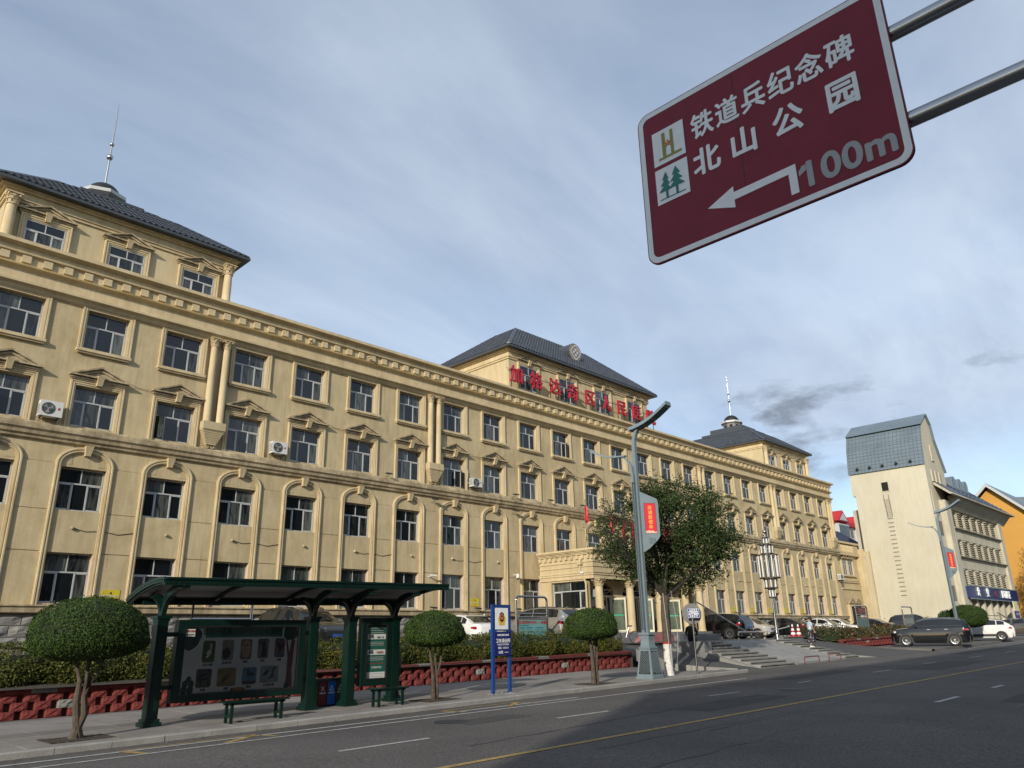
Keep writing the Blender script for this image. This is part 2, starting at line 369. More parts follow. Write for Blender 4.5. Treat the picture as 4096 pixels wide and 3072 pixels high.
# ------------------------------------------------------------------ ground
S = .0138
def gz(x): return S*min(max(x, -80), 150)
def sy(y0, x): return y0-.018*(min(max(x, -40), 75)-8)      # lines that follow the street
def strip(mb, xs, ya, yb, dz, mi=0, follow=True):
    for a, b in zip(xs[:-1], xs[1:]):
        fa = (lambda y, x: sy(y, x)) if follow else (lambda y, x: y)
        mb.add([(a, fa(ya, a), gz(a)+dz), (b, fa(ya, b), gz(b)+dz), (b, fa(yb, b), gz(b)+dz), (a, fa(yb, a), gz(a)+dz)], [(0, 1, 2, 3)], mi)
XS = [-200, -80, -40, -10, 0, 8, 16, 24, 32, 40, 52, 64, 75, 100, 150, 260]
g = MB()
gx = [-3000, -80, 0, 75, 150, 3000]; gy = [-3000, -60, 0, 70, 3000]
for i in range(5):
    for j in range(4):
        g.add([(gx[i], gy[j], gz(gx[i])-.9), (gx[i+1], gy[j], gz(gx[i+1])-.9), (gx[i+1], gy[j+1], gz(gx[i+1])-.9), (gx[i], gy[j+1], gz(gx[i])-.9)], [(0, 1, 2, 3)])
struct('ground', g, M_soil)
g = MB(); strip(g, XS, 2.0, 18.6, -.12)
struct('road', g, M_asph)
g = MB()
strip(g, [-200, -80, -40, 0, 40, 75, 150, 260], -6.2, 1.85, 0)
struct('near_pavement', g, M_pave2)
g = MB()
for a, b in zip(XS[:-1], XS[1:]):
    g.rings([[(x, sy(1.85, x), gz(x)-.3), (x, sy(2.0, x), gz(x)-.3), (x, sy(2.0, x), gz(x)+.004), (x, sy(1.85, x), gz(x)+.004)] for x in (a, b)])
struct('near_kerb', g, M_curb)
def kerb_y(x): return sy(16.88, x)
# road cracks and patches: thin sheets of sealed tar and a worn seam
g = MB()
for x0, y0, x1, y1 in [(11, 8.9, 30, 8.2), (9, 7.0, 24, 7.7), (14, 8.5, 40, 7.3), (15, 5.2, 26, 4.6), (25, 9.0, 45, 8.8), (20, 11.0, 34, 10.6), (10, 11.0, 18, 11.3)]:
    n = 22; pts = []
    for i in range(n+1):
        t = i/n; pts.append((x0+(x1-x0)*t, y0+(y1-y0)*t+random.uniform(-.09, .09)))
    for (a, b), (c, d) in zip(pts[:-1], pts[1:]):
        w = random.uniform(.012, .04)
        g.add([(a, b-w, gz(a)-.116), (c, d-w, gz(c)-.116), (c, d+w, gz(c)-.116), (a, b+w, gz(a)-.116)], [(0, 1, 2, 3)])
struct('road_cracks', g, M_lampd)
g = MB()
for (x0, y0, w, d) in ((17, 10.3, 4.5, 1.1), (27, 12.9, 6, .9), (12.2, 13.4, 2.0, .8), (34, 10.2, 7, 1.6), (22, 4.2, 5, 1.2), (48, 12.8, 9, 1.0)):
    pts = [(x0+w*u+random.uniform(-.1, .1), y0+d*v+random.uniform(-.05, .05)) for u, v in ((0, 0), (.5, -.05), (1, 0), (1, 1), (.5, 1.05), (0, 1))]
    g.add([(x, y, gz(x)-.1165) for x, y in pts], [tuple(range(6))])
struct('road_patches', g, mat('asphalt_patch', (.05, .047, .045), .9, .2, .8, .6, 30, fine=.3))
for i, (x, y) in enumerate(((23.5, 11.3), (36, 13.2), (12.4, 14.2))):
    b = MB(); b.lathe([(.001, gz(x)-.108), (.33, gz(x)-.108), (.34, gz(x)-.112), (.42, gz(x)-.112), (.43, gz(x)-.118)], x, y, 24)
    tag(b.build('manhole_cover', M_lampd), 'round iron manhole cover in the road, %s from the left' % ('second', 'third', 'first')[i], 'manhole cover')
g = MB()
for i in range(260):
    x = random.uniform(2, 30); y = kerb_y(x)-abs(random.gauss(0, .16))-.02; r = random.uniform(.012, .05); a0 = random.uniform(0, 6)
    g.add([(x+r*math.cos(a0+t)*random.uniform(.6, 1.3), y+r*.6*math.sin(a0+t), gz(x)-.1105) for t in (0, 1.6, 3.1, 4.7)], [(0, 1, 2, 3)])
o = g.build('kerb_litter', mat('fallen_leaves', (.10, .075, .04), .9, .5, 6, island=.6)); tag(o, 'scattered dry leaves and grit in the gutter along the kerb', 'litter', kind='stuff')
# painted lines
def line(mb, x0, y0, x1, y1, w, dz=-.112):
    n = max(1, int(abs(x1-x0)/3)); d = Vector((x1-x0, y1-y0, 0)).normalized(); p = Vector((-d.y, d.x, 0))*w/2
    for i in range(n):
        a = Vector((x0, y0, 0)).lerp(Vector((x1, y1, 0)), i/n); b = Vector((x0, y0, 0)).lerp(Vector((x1, y1, 0)), (i+1)/n)
        q = [a-p, b-p, b+p, a+p]
        mb.add([(v.x, v.y, gz(v.x)+dz) for v in q], [(0, 1, 2, 3)])
g = MB(); line(g, -10, sy(16.48, -10), 18.5, 15.55, .13)
tag(g.build('kerb_line', M_pline), kind='structure')
g = MB(); line(g, -10, 15.75, 10, 15.33, .10); line(g, 10, 15.33, 27.3, 14.80, .12)
tag(g.build('edge_line', M_pline), kind='structure')
g = MB()
for x0 in (-4, 2.2): line(g, x0, sy(12.6, x0), x0+2, sy(12.6, x0+2), .10)
for a, b, c, d in [(8.3, 12.55, 10.3, 12.46), (14.1, 12.5, 15.9, 12.4), (20.4, 12.33, 22.0, 12.2), (25.9, 12.2, 26.9, 12.15), (31.8, 11.9, 33.4, 11.8), (38.1, 12.0, 39.4, 11.9),
                   (44, 11.7, 46, 11.6), (50, 11.5, 52, 11.4), (57, 11.4, 59, 11.3), (65, 11.3, 67, 11.2), (75, 11.1, 77, 11.0)]:
    line(g, a, b, c, d, .12)
for a, b in [(21.2, 22.9), (26, 27), (32, 34), (38, 40), (45, 47), (52, 54), (60, 62)]: line(g, a, sy(6.8, a), b, sy(6.8, b), .14)
tag(g.build('lane_dashes', M_pline), kind='structure')
g = MB(); line(g, -30, 10.2, 7, 9.72, .15); line(g, 7, 9.72, 44, 8.55, .15)
tag(g.build('centre_line', M_yline), kind='structure')
g = MB()
for x in (5.9, 13.8):
    line(g, x, 16.22, x+.2, 15.5, .16); line(g, x+.05, 16.24, x+2.7, 16.2, .08)
    line(g, x+1.75, 15.5, x+2.7, 16.12, .16); line(g, x+2.7, 16.1, x+2.85, 15.5, .09)
tag(g.build('bus_bay_zigzag', M_yline), kind='structure')
line_far = MB(); line(line_far, 56, 14.9, 110, 15.6, .12); line(line_far, 60, 14.2, 100, 14.2, .1)
tag(line_far.build('far_edge_line', M_pline), kind='structure')

# left pavement: bedding, slabs, kerb stones
def kerb(y_add, x): return sy(16.88, x)+y_add
def wy(x): return 23.9-.047*(x-5.6)           # front of the left planter wall
g = MB()
xs = [-20, -8, 0, 4, 8, 12, 16, 20, 24, 28, 30.6]
for a, b in zip(xs[:-1], xs[1:]):
    def top(x): return min(wy(x)+.3, 99) if x < 29 else 18.9+(x-29)*0
    g.add([(a, kerb(.16, a), gz(a)-.012), (b, kerb(.16, b), gz(b)-.012), (b, wy(b)+.3 if b < 29 else 19.2, gz(b)-.012), (a, wy(a)+.3 if a < 29 else 19.2, gz(a)-.012)], [(0, 1, 2, 3)])
g.add([(24, wy(24)+.3, gz(24)-.012), (31.3, wy(31.3)+.1, gz(31.3)-.012), (29.2, 19.0, gz(29)-.012), (28, 19.2, gz(28)-.012)], [(0, 1, 2, 3)])
pave = struct('pavement', g, M_pave2)
k = 0
ys = [17.05+.78*i for i in range(9)]
for ix in range(33):
    x0 = 2.2+ix*.8
    for iy in range(9):
        y0 = kerb(.17, x0+.4)+iy*.78
        if y0+.76 > wy(x0)+.1 or k >= 298: continue
        if x0 > 27.0 and y0 > 19.2: continue
        s = MB(); e = .006
        dark = iy == 3
        y1 = y0+.78-e
        za, zb = gz(x0)+random.uniform(-.003, .003), gz(x0+.8)+random.uniform(-.003, .003)
        s.add([(x0+e, y0+e, za-.02), (x0+.8-e, y0+e, zb-.02), (x0+.8-e, y1, zb-.02), (x0+e, y1, za-.02),
               (x0+e, y0+e, za), (x0+.8-e, y0+e, zb), (x0+.8-e, y1, zb), (x0+e, y1, za)],
              [(4, 5, 6, 7), (0, 1, 5, 4), (1, 2, 6, 5), (2, 3, 7, 6), (3, 0, 4, 7)])
        s.build('slab', M_pave2 if dark else M_pave, pave); k += 1
kerb_o = None
g = MB()
for a, b in zip([-20, -8, 0], [-8, 0, 2]):
    g.rings([[(x, kerb(0, x), gz(x)-.3), (x, kerb(.155, x), gz(x)-.3), (x, kerb(.155, x), gz(x)+.004), (x, kerb(.02, x), gz(x)+.004), (x, kerb(0, x), gz(x)-.01)] for x in (a, b)])
kerb_o = struct('kerb', g, M_curb)
x = 2.0
while x < 30.5:
    b = min(x+1.0, 30.6); s = MB(); j = random.uniform(-.006, .006)
    s.rings([[(q, kerb(j, q), gz(q)-.3), (q, kerb(.155, q), gz(q)-.3), (q, kerb(.155, q), gz(q)+.006), (q, kerb(.025+j, q), gz(q)+.006), (q, kerb(j, q), gz(q)-.02)] for q in (x+.006, b-.006)])
    s.build('kerb_stone', M_curb, kerb_o); x = b
# parking court, driveways
PK = 1.47
g = MB()
for (a, b, c, d) in [(-25, 31.2, 25.3, 33.2), (31.2, 52.2, 24.4, 33.2), (32.42, 44.2, 21.25, 24.4), (52.2, 130, 23.0, 33.2), (96.0, 300, 33.2, 80)]:
    g.add([(a, c, PK), (b, c, PK), (b, d, PK), (a, d, PK)], [(0, 1, 2, 3)])
g.add([(52.2, 23.0, PK), (130, 23.0, PK), (130, 21.8, gz(110)+.004), (52.2, 21.8, 1.1)], [(0, 1, 2, 3)])
g.add([(32.42, 21.25, PK), (32.42, 21.25, .2), (44.2, 21.25, .2), (44.2, 21.25, PK)], [(0, 1, 2, 3)])
struct('parking_court', g, M_park)
def ramp_patch(name, left, right, n=8):
    """driveway between two polylines of (x,y,z)"""
    g = MB()
    for i in range(len(left)-1):
        g.add([left[i], right[i], right[i+1], left[i+1]], [(0, 1, 2, 3)])
    return struct(name, g, M_asph2)
ramp_patch('driveway', [(30.6, 16.45, gz(30.6)-.116), (29.7, 18.0, .50), (29.2, 19.0, .62), (30.3, 21.0, .98), (31.15, 22.6, 1.22), (31.15, 24.6, PK+.003)],
           [(32.42, 16.4, gz(32.4)-.116), (32.42, 18.0, .52), (32.42, 19.0, .70), (32.42, 21.0, 1.06), (32.42, 22.6, 1.30), (32.42, 24.6, PK+.003)])
ramp_patch('driveway', [(44.2, 16.2, gz(44.2)-.116), (44.2, 18.2, .73), (44.2, 21, 1.10), (44.2, 24.5, PK+.003)],
           [(52.2, 15.8, gz(52.2)-.116), (52.2, 18.2, .735), (52.1, 21, 1.06), (52.1, 24.5, PK+.003)])
s = MB(); s.prism([(16.0, .1), (16.2, gz(44.2)-.117), (18.2, .71), (21, 1.09), (24.4, PK), (24.4, .1)], 44.19, 44.21, 'x'); s.prism([(15.8, .1), (15.8, gz(52.2)-.117), (18.2, .73), (21, 1.05), (24.4, PK), (24.4, .1)], 52.12, 52.2, 'x'); struct('driveway_edge', s, M_conc)
s = MB()   # low stone kerb holding the driveway
s.rings([[(x, y, z-.5), (x+.12, y+.05, z-.5), (x+.12, y+.05, z+.03), (x, y, z+.03)] for x, y, z in [(30.5, 16.9, .42), (29.6, 18.0, .52), (29.08, 19.0, .63), (30.2, 21.0, .99), (31.05, 22.4, 1.2)]])
struct('driveway_kerb', s, M_conc)
# right pavement
g = MB()
for a, b in zip([52.2, 58, 66, 75, 90, 110, 150], [58, 66, 75, 90, 110, 150, 260]):
    ya = lambda x: 15.85+max(0, x-60)*.03
    g.add([(a, ya(a), gz(a)), (b, ya(b), gz(b)), (b, 21.8, gz(b)), (a, 21.8, gz(a))], [(0, 1, 2, 3)])
    g.rings([[(x, ya(x)-.15, gz(x)-.4), (x, ya(x), gz(x)-.4), (x, ya(x), gz(x)+.004), (x, ya(x)-.15, gz(x)+.004)] for x in (a, b)])
g.add([(52.2, 15.7, 0), (52.2, 21.8, 0), (52.2, 21.8, 1.0), (52.2, 15.7, gz(52.2))], [(0, 1, 2, 3)])
struct('right_pavement', g, M_park)

# stairs with the paved ramp between
def st_z(x, f): return gz(x)+.03-.12+f*(PK-(gz(x)+.03-.12))
stair = thing('entrance_stairs', 'wide worn grey stone steps with a paved ramp between them up to the car park', 'stairs', (38, 17, gz(38)))
NS = 9
for xa, xb in ((32.7, 36.3), (42.0, 44.0)):
    for i in range(NS):
        y0 = 17.0+i*(21.2-17.0)/NS; y1 = y0+(21.2-17.0)/NS
        zt = gz((xa+xb)/2)-.09+(i+1)*(PK-gz((xa+xb)/2)+.09)/NS
        s = MB(); jl, jr = random.uniform(0, .05), random.uniform(0, .05)
        if i < 3: jl *= 2; jr *= 4
        s.box(xa+jl, xb-jr, y0+.03, y1+.3, zt-.35, zt-.05)
        s.box(xa+jl, xb-jr, y0-.01+random.uniform(-.02, .02), y1+.3, zt-.05, zt)
        s.build('step', M_conc, stair)
s = MB(); s.add([(36.31, 17.0, gz(36.3)-.07), (41.99, 17.0, gz(42)-.07), (41.99, 21.3, PK+.012), (36.31, 21.3, PK+.012), (36.31, 17.0, .1), (41.99, 17.0, .1), (41.99, 21.3, .1), (36.31, 21.3, .1)],
                 [(0, 1, 2, 3), (0, 1, 5, 4), (1, 2, 6, 5), (3, 0, 4, 7)])
rp = s.build('ramp', M_conc, stair)
for i in range(6):
    for j in range(7):
        t0, t1 = i/6, (i+1)/6; xa = 36.35+j*.8; xb = min(xa+.79, 41.96)
        pz = lambda x, t: (gz(x)-.07)*(1-t)+(PK+.012)*t
        y0, y1 = 17.0+4.3*t0+.005, 17.0+4.3*t1-.005
        s = MB(); s.box(xa, xb, y0, y1, 0, .01)
        s.v = [(vx, vy, vz+pz(vx, (vy-17)/4.3)) for vx, vy, vz in s.v]
        s.build('slab', M_curb if (i+j) % 5 else M_conc, rp)
s = MB(); s.prism([(17.1, .2), (17.1, gz(32.5)-.05), (19.4, 1.0), (21.25, 1.3), (21.25, .2)], 32.42, 32.69, 'x'); s.build('side_kerb', M_conc, stair)
s = MB(); s.prism([(17.3, .2), (17.3, gz(44)-.02), (19.4, .95), (21.25, 1.25), (21.25, .2)], 44.01, 44.3, 'x'); s.build('side_kerb', M_conc, stair)
s = MB(); s.box(32.40, 33.0, 19.5, 21.4, .85, 1.52)
tag(s.build('granite_wall', M_granite), 'low grey granite block wall the man in black sits on', 'wall')
s = MB(); s.box(43.3, 45.9, 20.9, 21.2, .9, 1.56); s.box(43.25, 45.95, 20.85, 21.25, 1.56, 1.6)
tag(s.build('granite_wall', M_granite), 'low grey granite wall under the striped cones at the stair head', 'wall')

# ================================================================== hospital
FY = 33.0
BX, BP = 9.2, 3.265
def bx(k): return BX+BP*k
CX = bx(10)
KS = list(range(-2, 23))
X0, X1 = 1.0, 83.3
hosp = thing('hospital_building', 'long four storey yellow hospital with red rooftop letters and three slate roofed blocks', 'building', (CX, FY, PK))
# --- wall with openings
g = MB()
GW, GZ = .83, (3.40, 5.28); W2 = (6.90, 8.60); W3 = (10.28, 11.96); W4 = (13.55, 15.28)
rows = [GZ, W2, W3, W4]
zz = [3.3]+[z for r in rows for z in r]+[17.3]
def wallbox(x0, x1, z0, z1): g.box(x0, x1, FY, FY+.35, z0, z1)
for i in range(0, len(zz)-1, 2): wallbox(X0, X1, zz[i], zz[i+1])
for (za, zb) in rows:
    xs = [X0]
    for k in KS: xs += [bx(k)-GW, bx(k)+GW]
    xs.append(X1)
    for i in range(0, len(xs), 2): wallbox(xs[i], xs[i+1], za, zb)
g.box(X0, X1, FY+.35, FY+.5, 1.47, 17.3)
g.build('wall', M_wall, hosp)
g = MB(); g.box(X1-.01, X1+.02, FY+.0, FY+14, 1.47, 17.3); g.box(X0, X1, FY+13.6, FY+14, 1.47, 17.3); g.box(X0-.02, X0+.01, FY, FY+14, 1.47, 17.3)
g.box(X0, X1, FY+.5, FY+13.6, 17.05, 17.25)
g.build('side_wall', M_bright, hosp)

def sweep(mb, pathf, prof, mi=0, flip=1):
    """pathf(o)-> [(x,z)...] for outward offset o ; prof [(o, proud)]"""
    ps = [[(x, -d, z) for x, z in pathf(o)] for o, d in prof]
    for a, b in zip(ps[:-1], ps[1:]):
        n = len(a); mb.add(a+b, [(i, i+1, n+i+1, n+i) for i in range(n-1)], mi)
    mb.add([p[0] for p in ps], [tuple(range(len(ps)))], mi); mb.add([p[-1] for p in ps], [tuple(range(len(ps)))], mi)
def arch_path(o):
    a, b = .84+o, .50+o; p = [(-a, 3.33-8.70)]+[(-a*math.cos(PI*i/20), b*math.sin(PI*i/20)) for i in range(21)]+[(a, 3.33-8.70)]
    return p
PR = [(0, -.02), (0, .06), (.05, .06), (.05, .10), (.10, .10), (.115, .08), (.135, .08), (.15, .12), (.20, .12), (.22, .09), (.24, .09), (.24, -.01)]
mb = MB(); sweep(mb, arch_path, PR); arch_me = mb.build('arch_moulding', M_trim)
mb = MB(); mb.rings([[(-.095, -.20, .08), (.095, -.20, .08), (.095, 0, .08), (-.095, 0, .08)], [(-.15, -.31, .47), (.15, -.31, .47), (.15, 0, .47), (-.15, 0, .47)]])
key_me = mb.build('keystone', M_trim)
def rect_path(w, z0, z1, closed=False):
    def f(o):
        if closed: return [(0, z0-o), (-w-o, z0-o), (-w-o, z1+o), (w+o, z1+o), (w+o, z0-o), (0, z0-o)]
        return [(-w-o, z0), (-w-o, z1+o), (w+o, z1+o), (w+o, z0)]
    return f
PS = [(0, -.02), (0, .05), (.06, .05), (.06, .075), (.11, .075), (.12, .055), (.14, .055), (.15, .09), (.21, .09), (.21, -.01)]
mb = MB(); sweep(mb, rect_path(.83, -.10, 1.68), PS); sur3 = mb.build('window_surround', M_trim)
mb = MB(); sweep(mb, rect_path(.83, 0, 1.73), PS); mb.box(-1.07, 1.07, -.19, .0, -.13, -.005); mb.box(-1.03, 1.03, -.13, .0, -.2, -.13); sur4 = mb.build('window_surround', M_trim)
def pediment(w, mat_):
    """w half width; base at z=0"""
    mb = MB()
    for z0, z1, d, e in [(0, .06, .13, -.08), (.06, .11, .18, -.04), (.11, .15, .13, -.06), (.15, .21, .27, .0)]: mb.box(-w-e-.02, w+e+.02, -d, 0, z0, z1)
    h = .47
    for t0, t1, d in [(0, .07, .27), (.07, .12, .16), (.12, .18, .20)]:
        for sgn in (-1, 1):
            A = (sgn*(w+.02), .21); 
            sl = h/(w+.02)
            o0, o1 = t0*1.09, t1*1.09
            pts = [(sgn*(w+.02-o1/sl), .21), (sgn*(w+.02-o0/sl), .21), (0, .21+h-o0), (0, .21+h-o1)]
            mb.prism(pts if sgn > 0 else pts[::-1], -d, 0, 'y')
    mb.prism([(-w+.3, .21), (w-.3, .21), (0, .21+h-.15)], -.13, 0, 'y')
    o = mb.build('pediment', mat_)
    kb = MB(); kb.rings([[(-.10, -.2, -.14), (.10, -.2, -.14), (.10, -.02, -.14), (-.10, -.02, -.14)], [(-.13, -.36, .25), (.13, -.36, .25), (.13, -.02, .25), (-.13, -.02, .25)]])
    k_ = kb.build('keystone', M_trim, o)
    return o, k_
ped, pedk = pediment(1.13, M_trim2)
pedm, pedkm = ped.data, pedk.data
bpy.data.objects.remove(pedk); bpy.data.objects.remove(ped)
arch_m, key_m, sur3_m, sur4_m = arch_me.data, key_me.data, sur3.data, sur4.data
for o in (arch_me, key_me, sur3, sur4): bpy.data.objects.remove(o)

# --- windows: frame, panes (two above the transom, three below)
def window_meshes(w, h, lit=.64, mulls=(.31, .69), top=.5, fr=.04, depth=.06):
    zt = h*lit; fm = MB()
    for (a, b, c, d) in [(-w, w, 0, fr), (-w, w, h-fr, h), (-w, -w+fr, fr, h-fr), (w-fr, w, fr, h-fr), (-w+fr, w-fr, zt-fr/2-.008, zt+fr/2+.008)]: fm.box(a, b, 0, depth, c, d)
    xs = [-w+fr]+[(-w+2*w*m) for m in mulls]+[w-fr]; tx = -w+2*w*top
    for m in xs[1:-1]: fm.box(m-fr*.6, m+fr*.6, -.008, depth, fr, zt-fr/2-.008)
    fm.box(tx-fr*.45, tx+fr*.45, .004, depth, zt+fr/2+.008, h-fr)
    for i in (0, 2):   # sash frames of the side casements
        if i < len(xs)-1 and len(xs) == 4:
            a, b = xs[i]+(fr*.6 if i else 0), xs[i+1]-(0 if i == 2 else fr*.6)
            for (p, q, r, s_) in [(a, b, fr, fr+.035), (a, b, zt-fr/2-.043, zt-fr/2-.008), (a, a+.03, fr, zt-fr/2), (b-.03, b, fr, zt-fr/2)]: fm.box(p, q, .006, depth, r, s_)
    panes = []
    for i in range(len(xs)-1): panes.append((xs[i], xs[i+1], fr, zt-fr/2))
    panes += [(-w+fr, tx, zt+fr/2, h-fr), (tx, w-fr, zt+fr/2, h-fr)]
    return fm, panes
def mk_frame(w, h, **kw):
    fm, ps = window_meshes(w, h, **kw)
    o = fm.build('window', M_white); me = o.data; bpy.data.objects.remove(o)
    pm = []
    for i, (a, b, c, d) in enumerate(ps):
        q = MB(); t = random.uniform(-.004, .004)
        q.add([(a, .030+t, c), (b, .030-t, c), (b, .030-t, d), (a, .030+t, d)], [(0, 1, 2, 3)]); q.add([(a, .036+t, c), (b, .036-t, c), (b, .036-t, d), (a, .036+t, d)], [(0, 1, 2, 3)])
        o = q.build('pane', M_glass); pm.append(o.data); bpy.data.objects.remove(o)
    return me, pm, ps
F_A = [mk_frame(.82, 1.66), mk_frame(.82, 1.66, mulls=(.33, .67)), mk_frame(.82, 1.66, mulls=(.29, .66))]
F_G = [mk_frame(.82, 1.86, lit=.62), mk_frame(.82, 1.86, lit=.62, mulls=(.28, .68))]
F_4 = [mk_frame(.82, 1.70)]
far_panes = MB()
n_pane = [0]
M_curtain = mat('pale_curtain', (.16, .17, .16), .9, .3, 2, streak=.4)
M_room = mat('window_interior', (.022, .026, .03), .9, .9, .55, col2=(.09, .10, .10), streak=.5)
def put_window(fs, x, y, z, parent, near, name='window'):
    me, pm, ps = random.choice(fs)
    o = link(name, me, parent, None); o.location = (x, y, z); o.matrix_parent_inverse = parent_inv(parent)
    if near:
        opn = random.choice((0, 2)) if random.random() < .16 else -1
        for i, m in enumerate(pm):
            p = link('pane', m, o)
            if i == opn:
                a_, c_, z0_, z1_ = ps[i]; q = MB(); q.add([(a_+.03, .055, z0_+.03), (c_-.03, .055, z0_+.03), (c_-.03, .055, z1_-.04), (a_+.03, .055, z1_-.04)], [(0, 1, 2, 3)]); q.build('dark_gap', M_dark, o)
                sg_ = 1 if i == 0 else -1; hx = a_ if i == 0 else c_
                p.location = (hx*(1-math.cos(1.0)), -.02-sg_*0, 0); p.rotation_euler = (0, 0, -sg_*1.0); p.location.y = -.02+hx*math.sin(1.0)*sg_; n_pane[0] += 1; continue
            p.rotation_euler = (random.uniform(-.006, .006), 0, random.uniform(-.012, .012)); n_pane[0] += 1
    else:
        for a, b, c, d in ps:
            t = random.uniform(-.006, .006); far_panes.add([(x+a, y+.03+t, z+c), (x+b, y+.03-t, z+c), (x+b, y+.03-t, z+d), (x+a, y+.03+t, z+d)], [(0, 1, 2, 3)])
    return o
for k in KS:
    near = -1 <= k <= 12
    for z, fs in ((GZ[0]+.01, F_G), (W2[0]+.02, F_A), (W3[0]+.01, F_A), (W4[0]+.01, F_4)):
        if 9 <= k <= 11 and z < 4: continue
        put_window(fs, bx(k), FY+.20, z, hosp, near)
    if not (9 <= k <= 11):
        pass
    o = link('arch_moulding', arch_m, hosp); o.location = (bx(k), FY, 8.70); o.matrix_parent_inverse = parent_inv(hosp)
    o = link('keystone', key_m, hosp); o.location = (bx(k), FY, 9.0); o.matrix_parent_inverse = parent_inv(hosp)
    o = link('window_surround', sur3_m, hosp); o.location = (bx(k), FY, 10.28); o.matrix_parent_inverse = parent_inv(hosp)
    o = link('window_surround', sur4_m, hosp); o.location = (bx(k), FY, 13.55); o.matrix_parent_inverse = parent_inv(hosp)
    p = link('pediment', pedm, hosp); p.location = (bx(k), FY, 12.18); p.matrix_parent_inverse = parent_inv(hosp)
    link('keystone', pedkm, p)
    if -2 <= k <= 8 or k >= 12:        # peeling right hand jamb of the ground floor window
        q = MB(); q.box(bx(k)+.80, bx(k)+.836, FY-.03, FY+.19, 3.4, 5.27); q.build('jamb', M_pink, hosp)
# piers between the arches: three slightly proud panels with grooves between them
pan = MB()
for k in range(-2, 22):
    a, b = bx(k)+1.09, bx(k+1)-1.09
    for z0, z1 in [(3.33, 5.27), (5.31, 6.86), (6.885, 8.66), (8.70, 9.5)]:
        if z1 > 9: a, b = a-.6, b+.6
        pan.box(a, b, FY-.03 if z1 < 9 else FY-.012, FY, z0, z1)
pan.build('pier_panels', M_wall, hosp)
# --- mouldings that run the length
def run(name, prof, m, x0=X0, x1=X1+.1, y=FY, returns=True, parent=hosp):
    mb = MB()
    pts = [(y+.0, prof[0][1])]+[(y-d, z) for d, z in prof]+[(y+.0, prof[-1][1])]
    rs = [[(x0, p, z) for p, z in pts], [(x1 + (y-pts[i][0]) if returns else x1, pts[i][0], pts[i][1]) for i in range(len(pts))]]
    rs[1] = [(x1+(y-p if returns else 0), p, z) for p, z in pts]
    mb.rings(rs)
    if returns:
        mb.rings([[(x1+(y-p), p, z) for p, z in pts], [(x1+(y-p), y+10, z) for p, z in pts]])
    return mb.build(name, m, parent)
run('base_ledge', [(.02, 3.02), (.22, 3.06), (.24, 3.26), (.30, 3.28), (.30, 3.33), (.12, 3.34)], M_trim2)
run('belt_course', [(.03, 9.47), (.14, 9.52), (.16, 9.60), (.24, 9.66), (.26, 9.78), (.34, 9.86), (.34, 9.97), (.20, 10.0), (.20, 10.10), (.10, 10.19), (.02, 10.2)], M_trim2)
run('lower_cornice', [(.02, 15.36), (.12, 15.40), (.20, 15.52), (.36, 15.60), (.36, 15.71), (.30, 15.74), (.14, 15.78), (.14, 16.20), (.28, 16.27), (.36, 16.30), (.36, 16.38), (.22, 16.40)], M_trim)
run('frieze', [(.18, 16.40), (.18, 16.82)], M_trim, returns=True)
run('upper_cornice', [(.2, 16.82), (.32, 16.84), (.34, 16.92), (.28, 16.94), (.30, 17.08), (.42, 17.13), (.56, 17.18), (.56, 17.33), (.0, 17.34)], M_trim)
run('gutter_stain', [(.361, 16.31), (.368, 16.32), (.368, 16.36), (.361, 16.375)], mat('yellow_stain', (.34, .20, .03), .8, .5, 1.2, col2=(.5, .36, .14)), returns=False)
d = MB(); d.box(-.16, .16, -.11, 0, 0, .3); dn = d.build('dentil', M_trim); dm = dn.data; bpy.data.objects.remove(dn)
x = X0+.2
while x < X1:
    o = link('dentil', dm, hosp); o.location = (x, FY-.18, 16.49); o.matrix_parent_inverse = parent_inv(hosp)
    x += .765
# recessed looking slabs between dentils
# --- paired columns
def capital_mesh(r, h):
    mb = MB(); mb.lathe([(r*1.12, 0), (r*1.12, h*.08), (r*.95, h*.1), (r*1.0, h*.5), (r*1.35, h*.86)], n=14)
    for lvl, rr, n_, hh in ((.12, 1.05, 8, .34), (.42, 1.12, 8, .34)):
        for i in range(n_):
            a = 2*PI*(i+lvl)/n_; c, s_ = math.cos(a), math.sin(a)
            p = [(r*rr, lvl*h), (r*rr*1.12, (lvl+hh*.7)*h), (r*rr*1.35, (lvl+hh)*h), (r*rr*1.28, (lvl+hh*.8)*h)]
            vs = []
            for (q, z) in p:
                for w in (-.35, .35): vs.append((q*c-w*r*s_*.9, q*s_+w*r*c*.9, z))
            mb.add(vs, [(0, 1, 3, 2), (2, 3, 5, 4), (4, 5, 7, 6)])
    for i in range(4):
        a = PI/4+PI/2*i; mb.sphere((r*1.45*math.cos(a), r*1.45*math.sin(a), h*.8), r*.3, 5)
    mb.box(-r*1.45, r*1.45, -r*1.45, r*1.45, h*.9, h)
    o = mb.build('capital', M_trim, None, True); me = o.data; bpy.data.objects.remove(o); return me
cap_m = capital_mesh(.165, .40)
def column(x, y, z0, z1, r, parent, capm=None, caph=.40, name='column', m=None):
    mb = MB(); mb.lathe([(r*1.15, z0), (r*1.15, z0+.06), (r, z0+.1), (r*.98, (z0+z1)/2), (r*.9, z1-caph)], x, y, 16)
    c = mb.build(name, m or M_trim, parent, True)
    k = link('capital', capm or cap_m, c); k.location = (x, y, z1-caph)
    return c
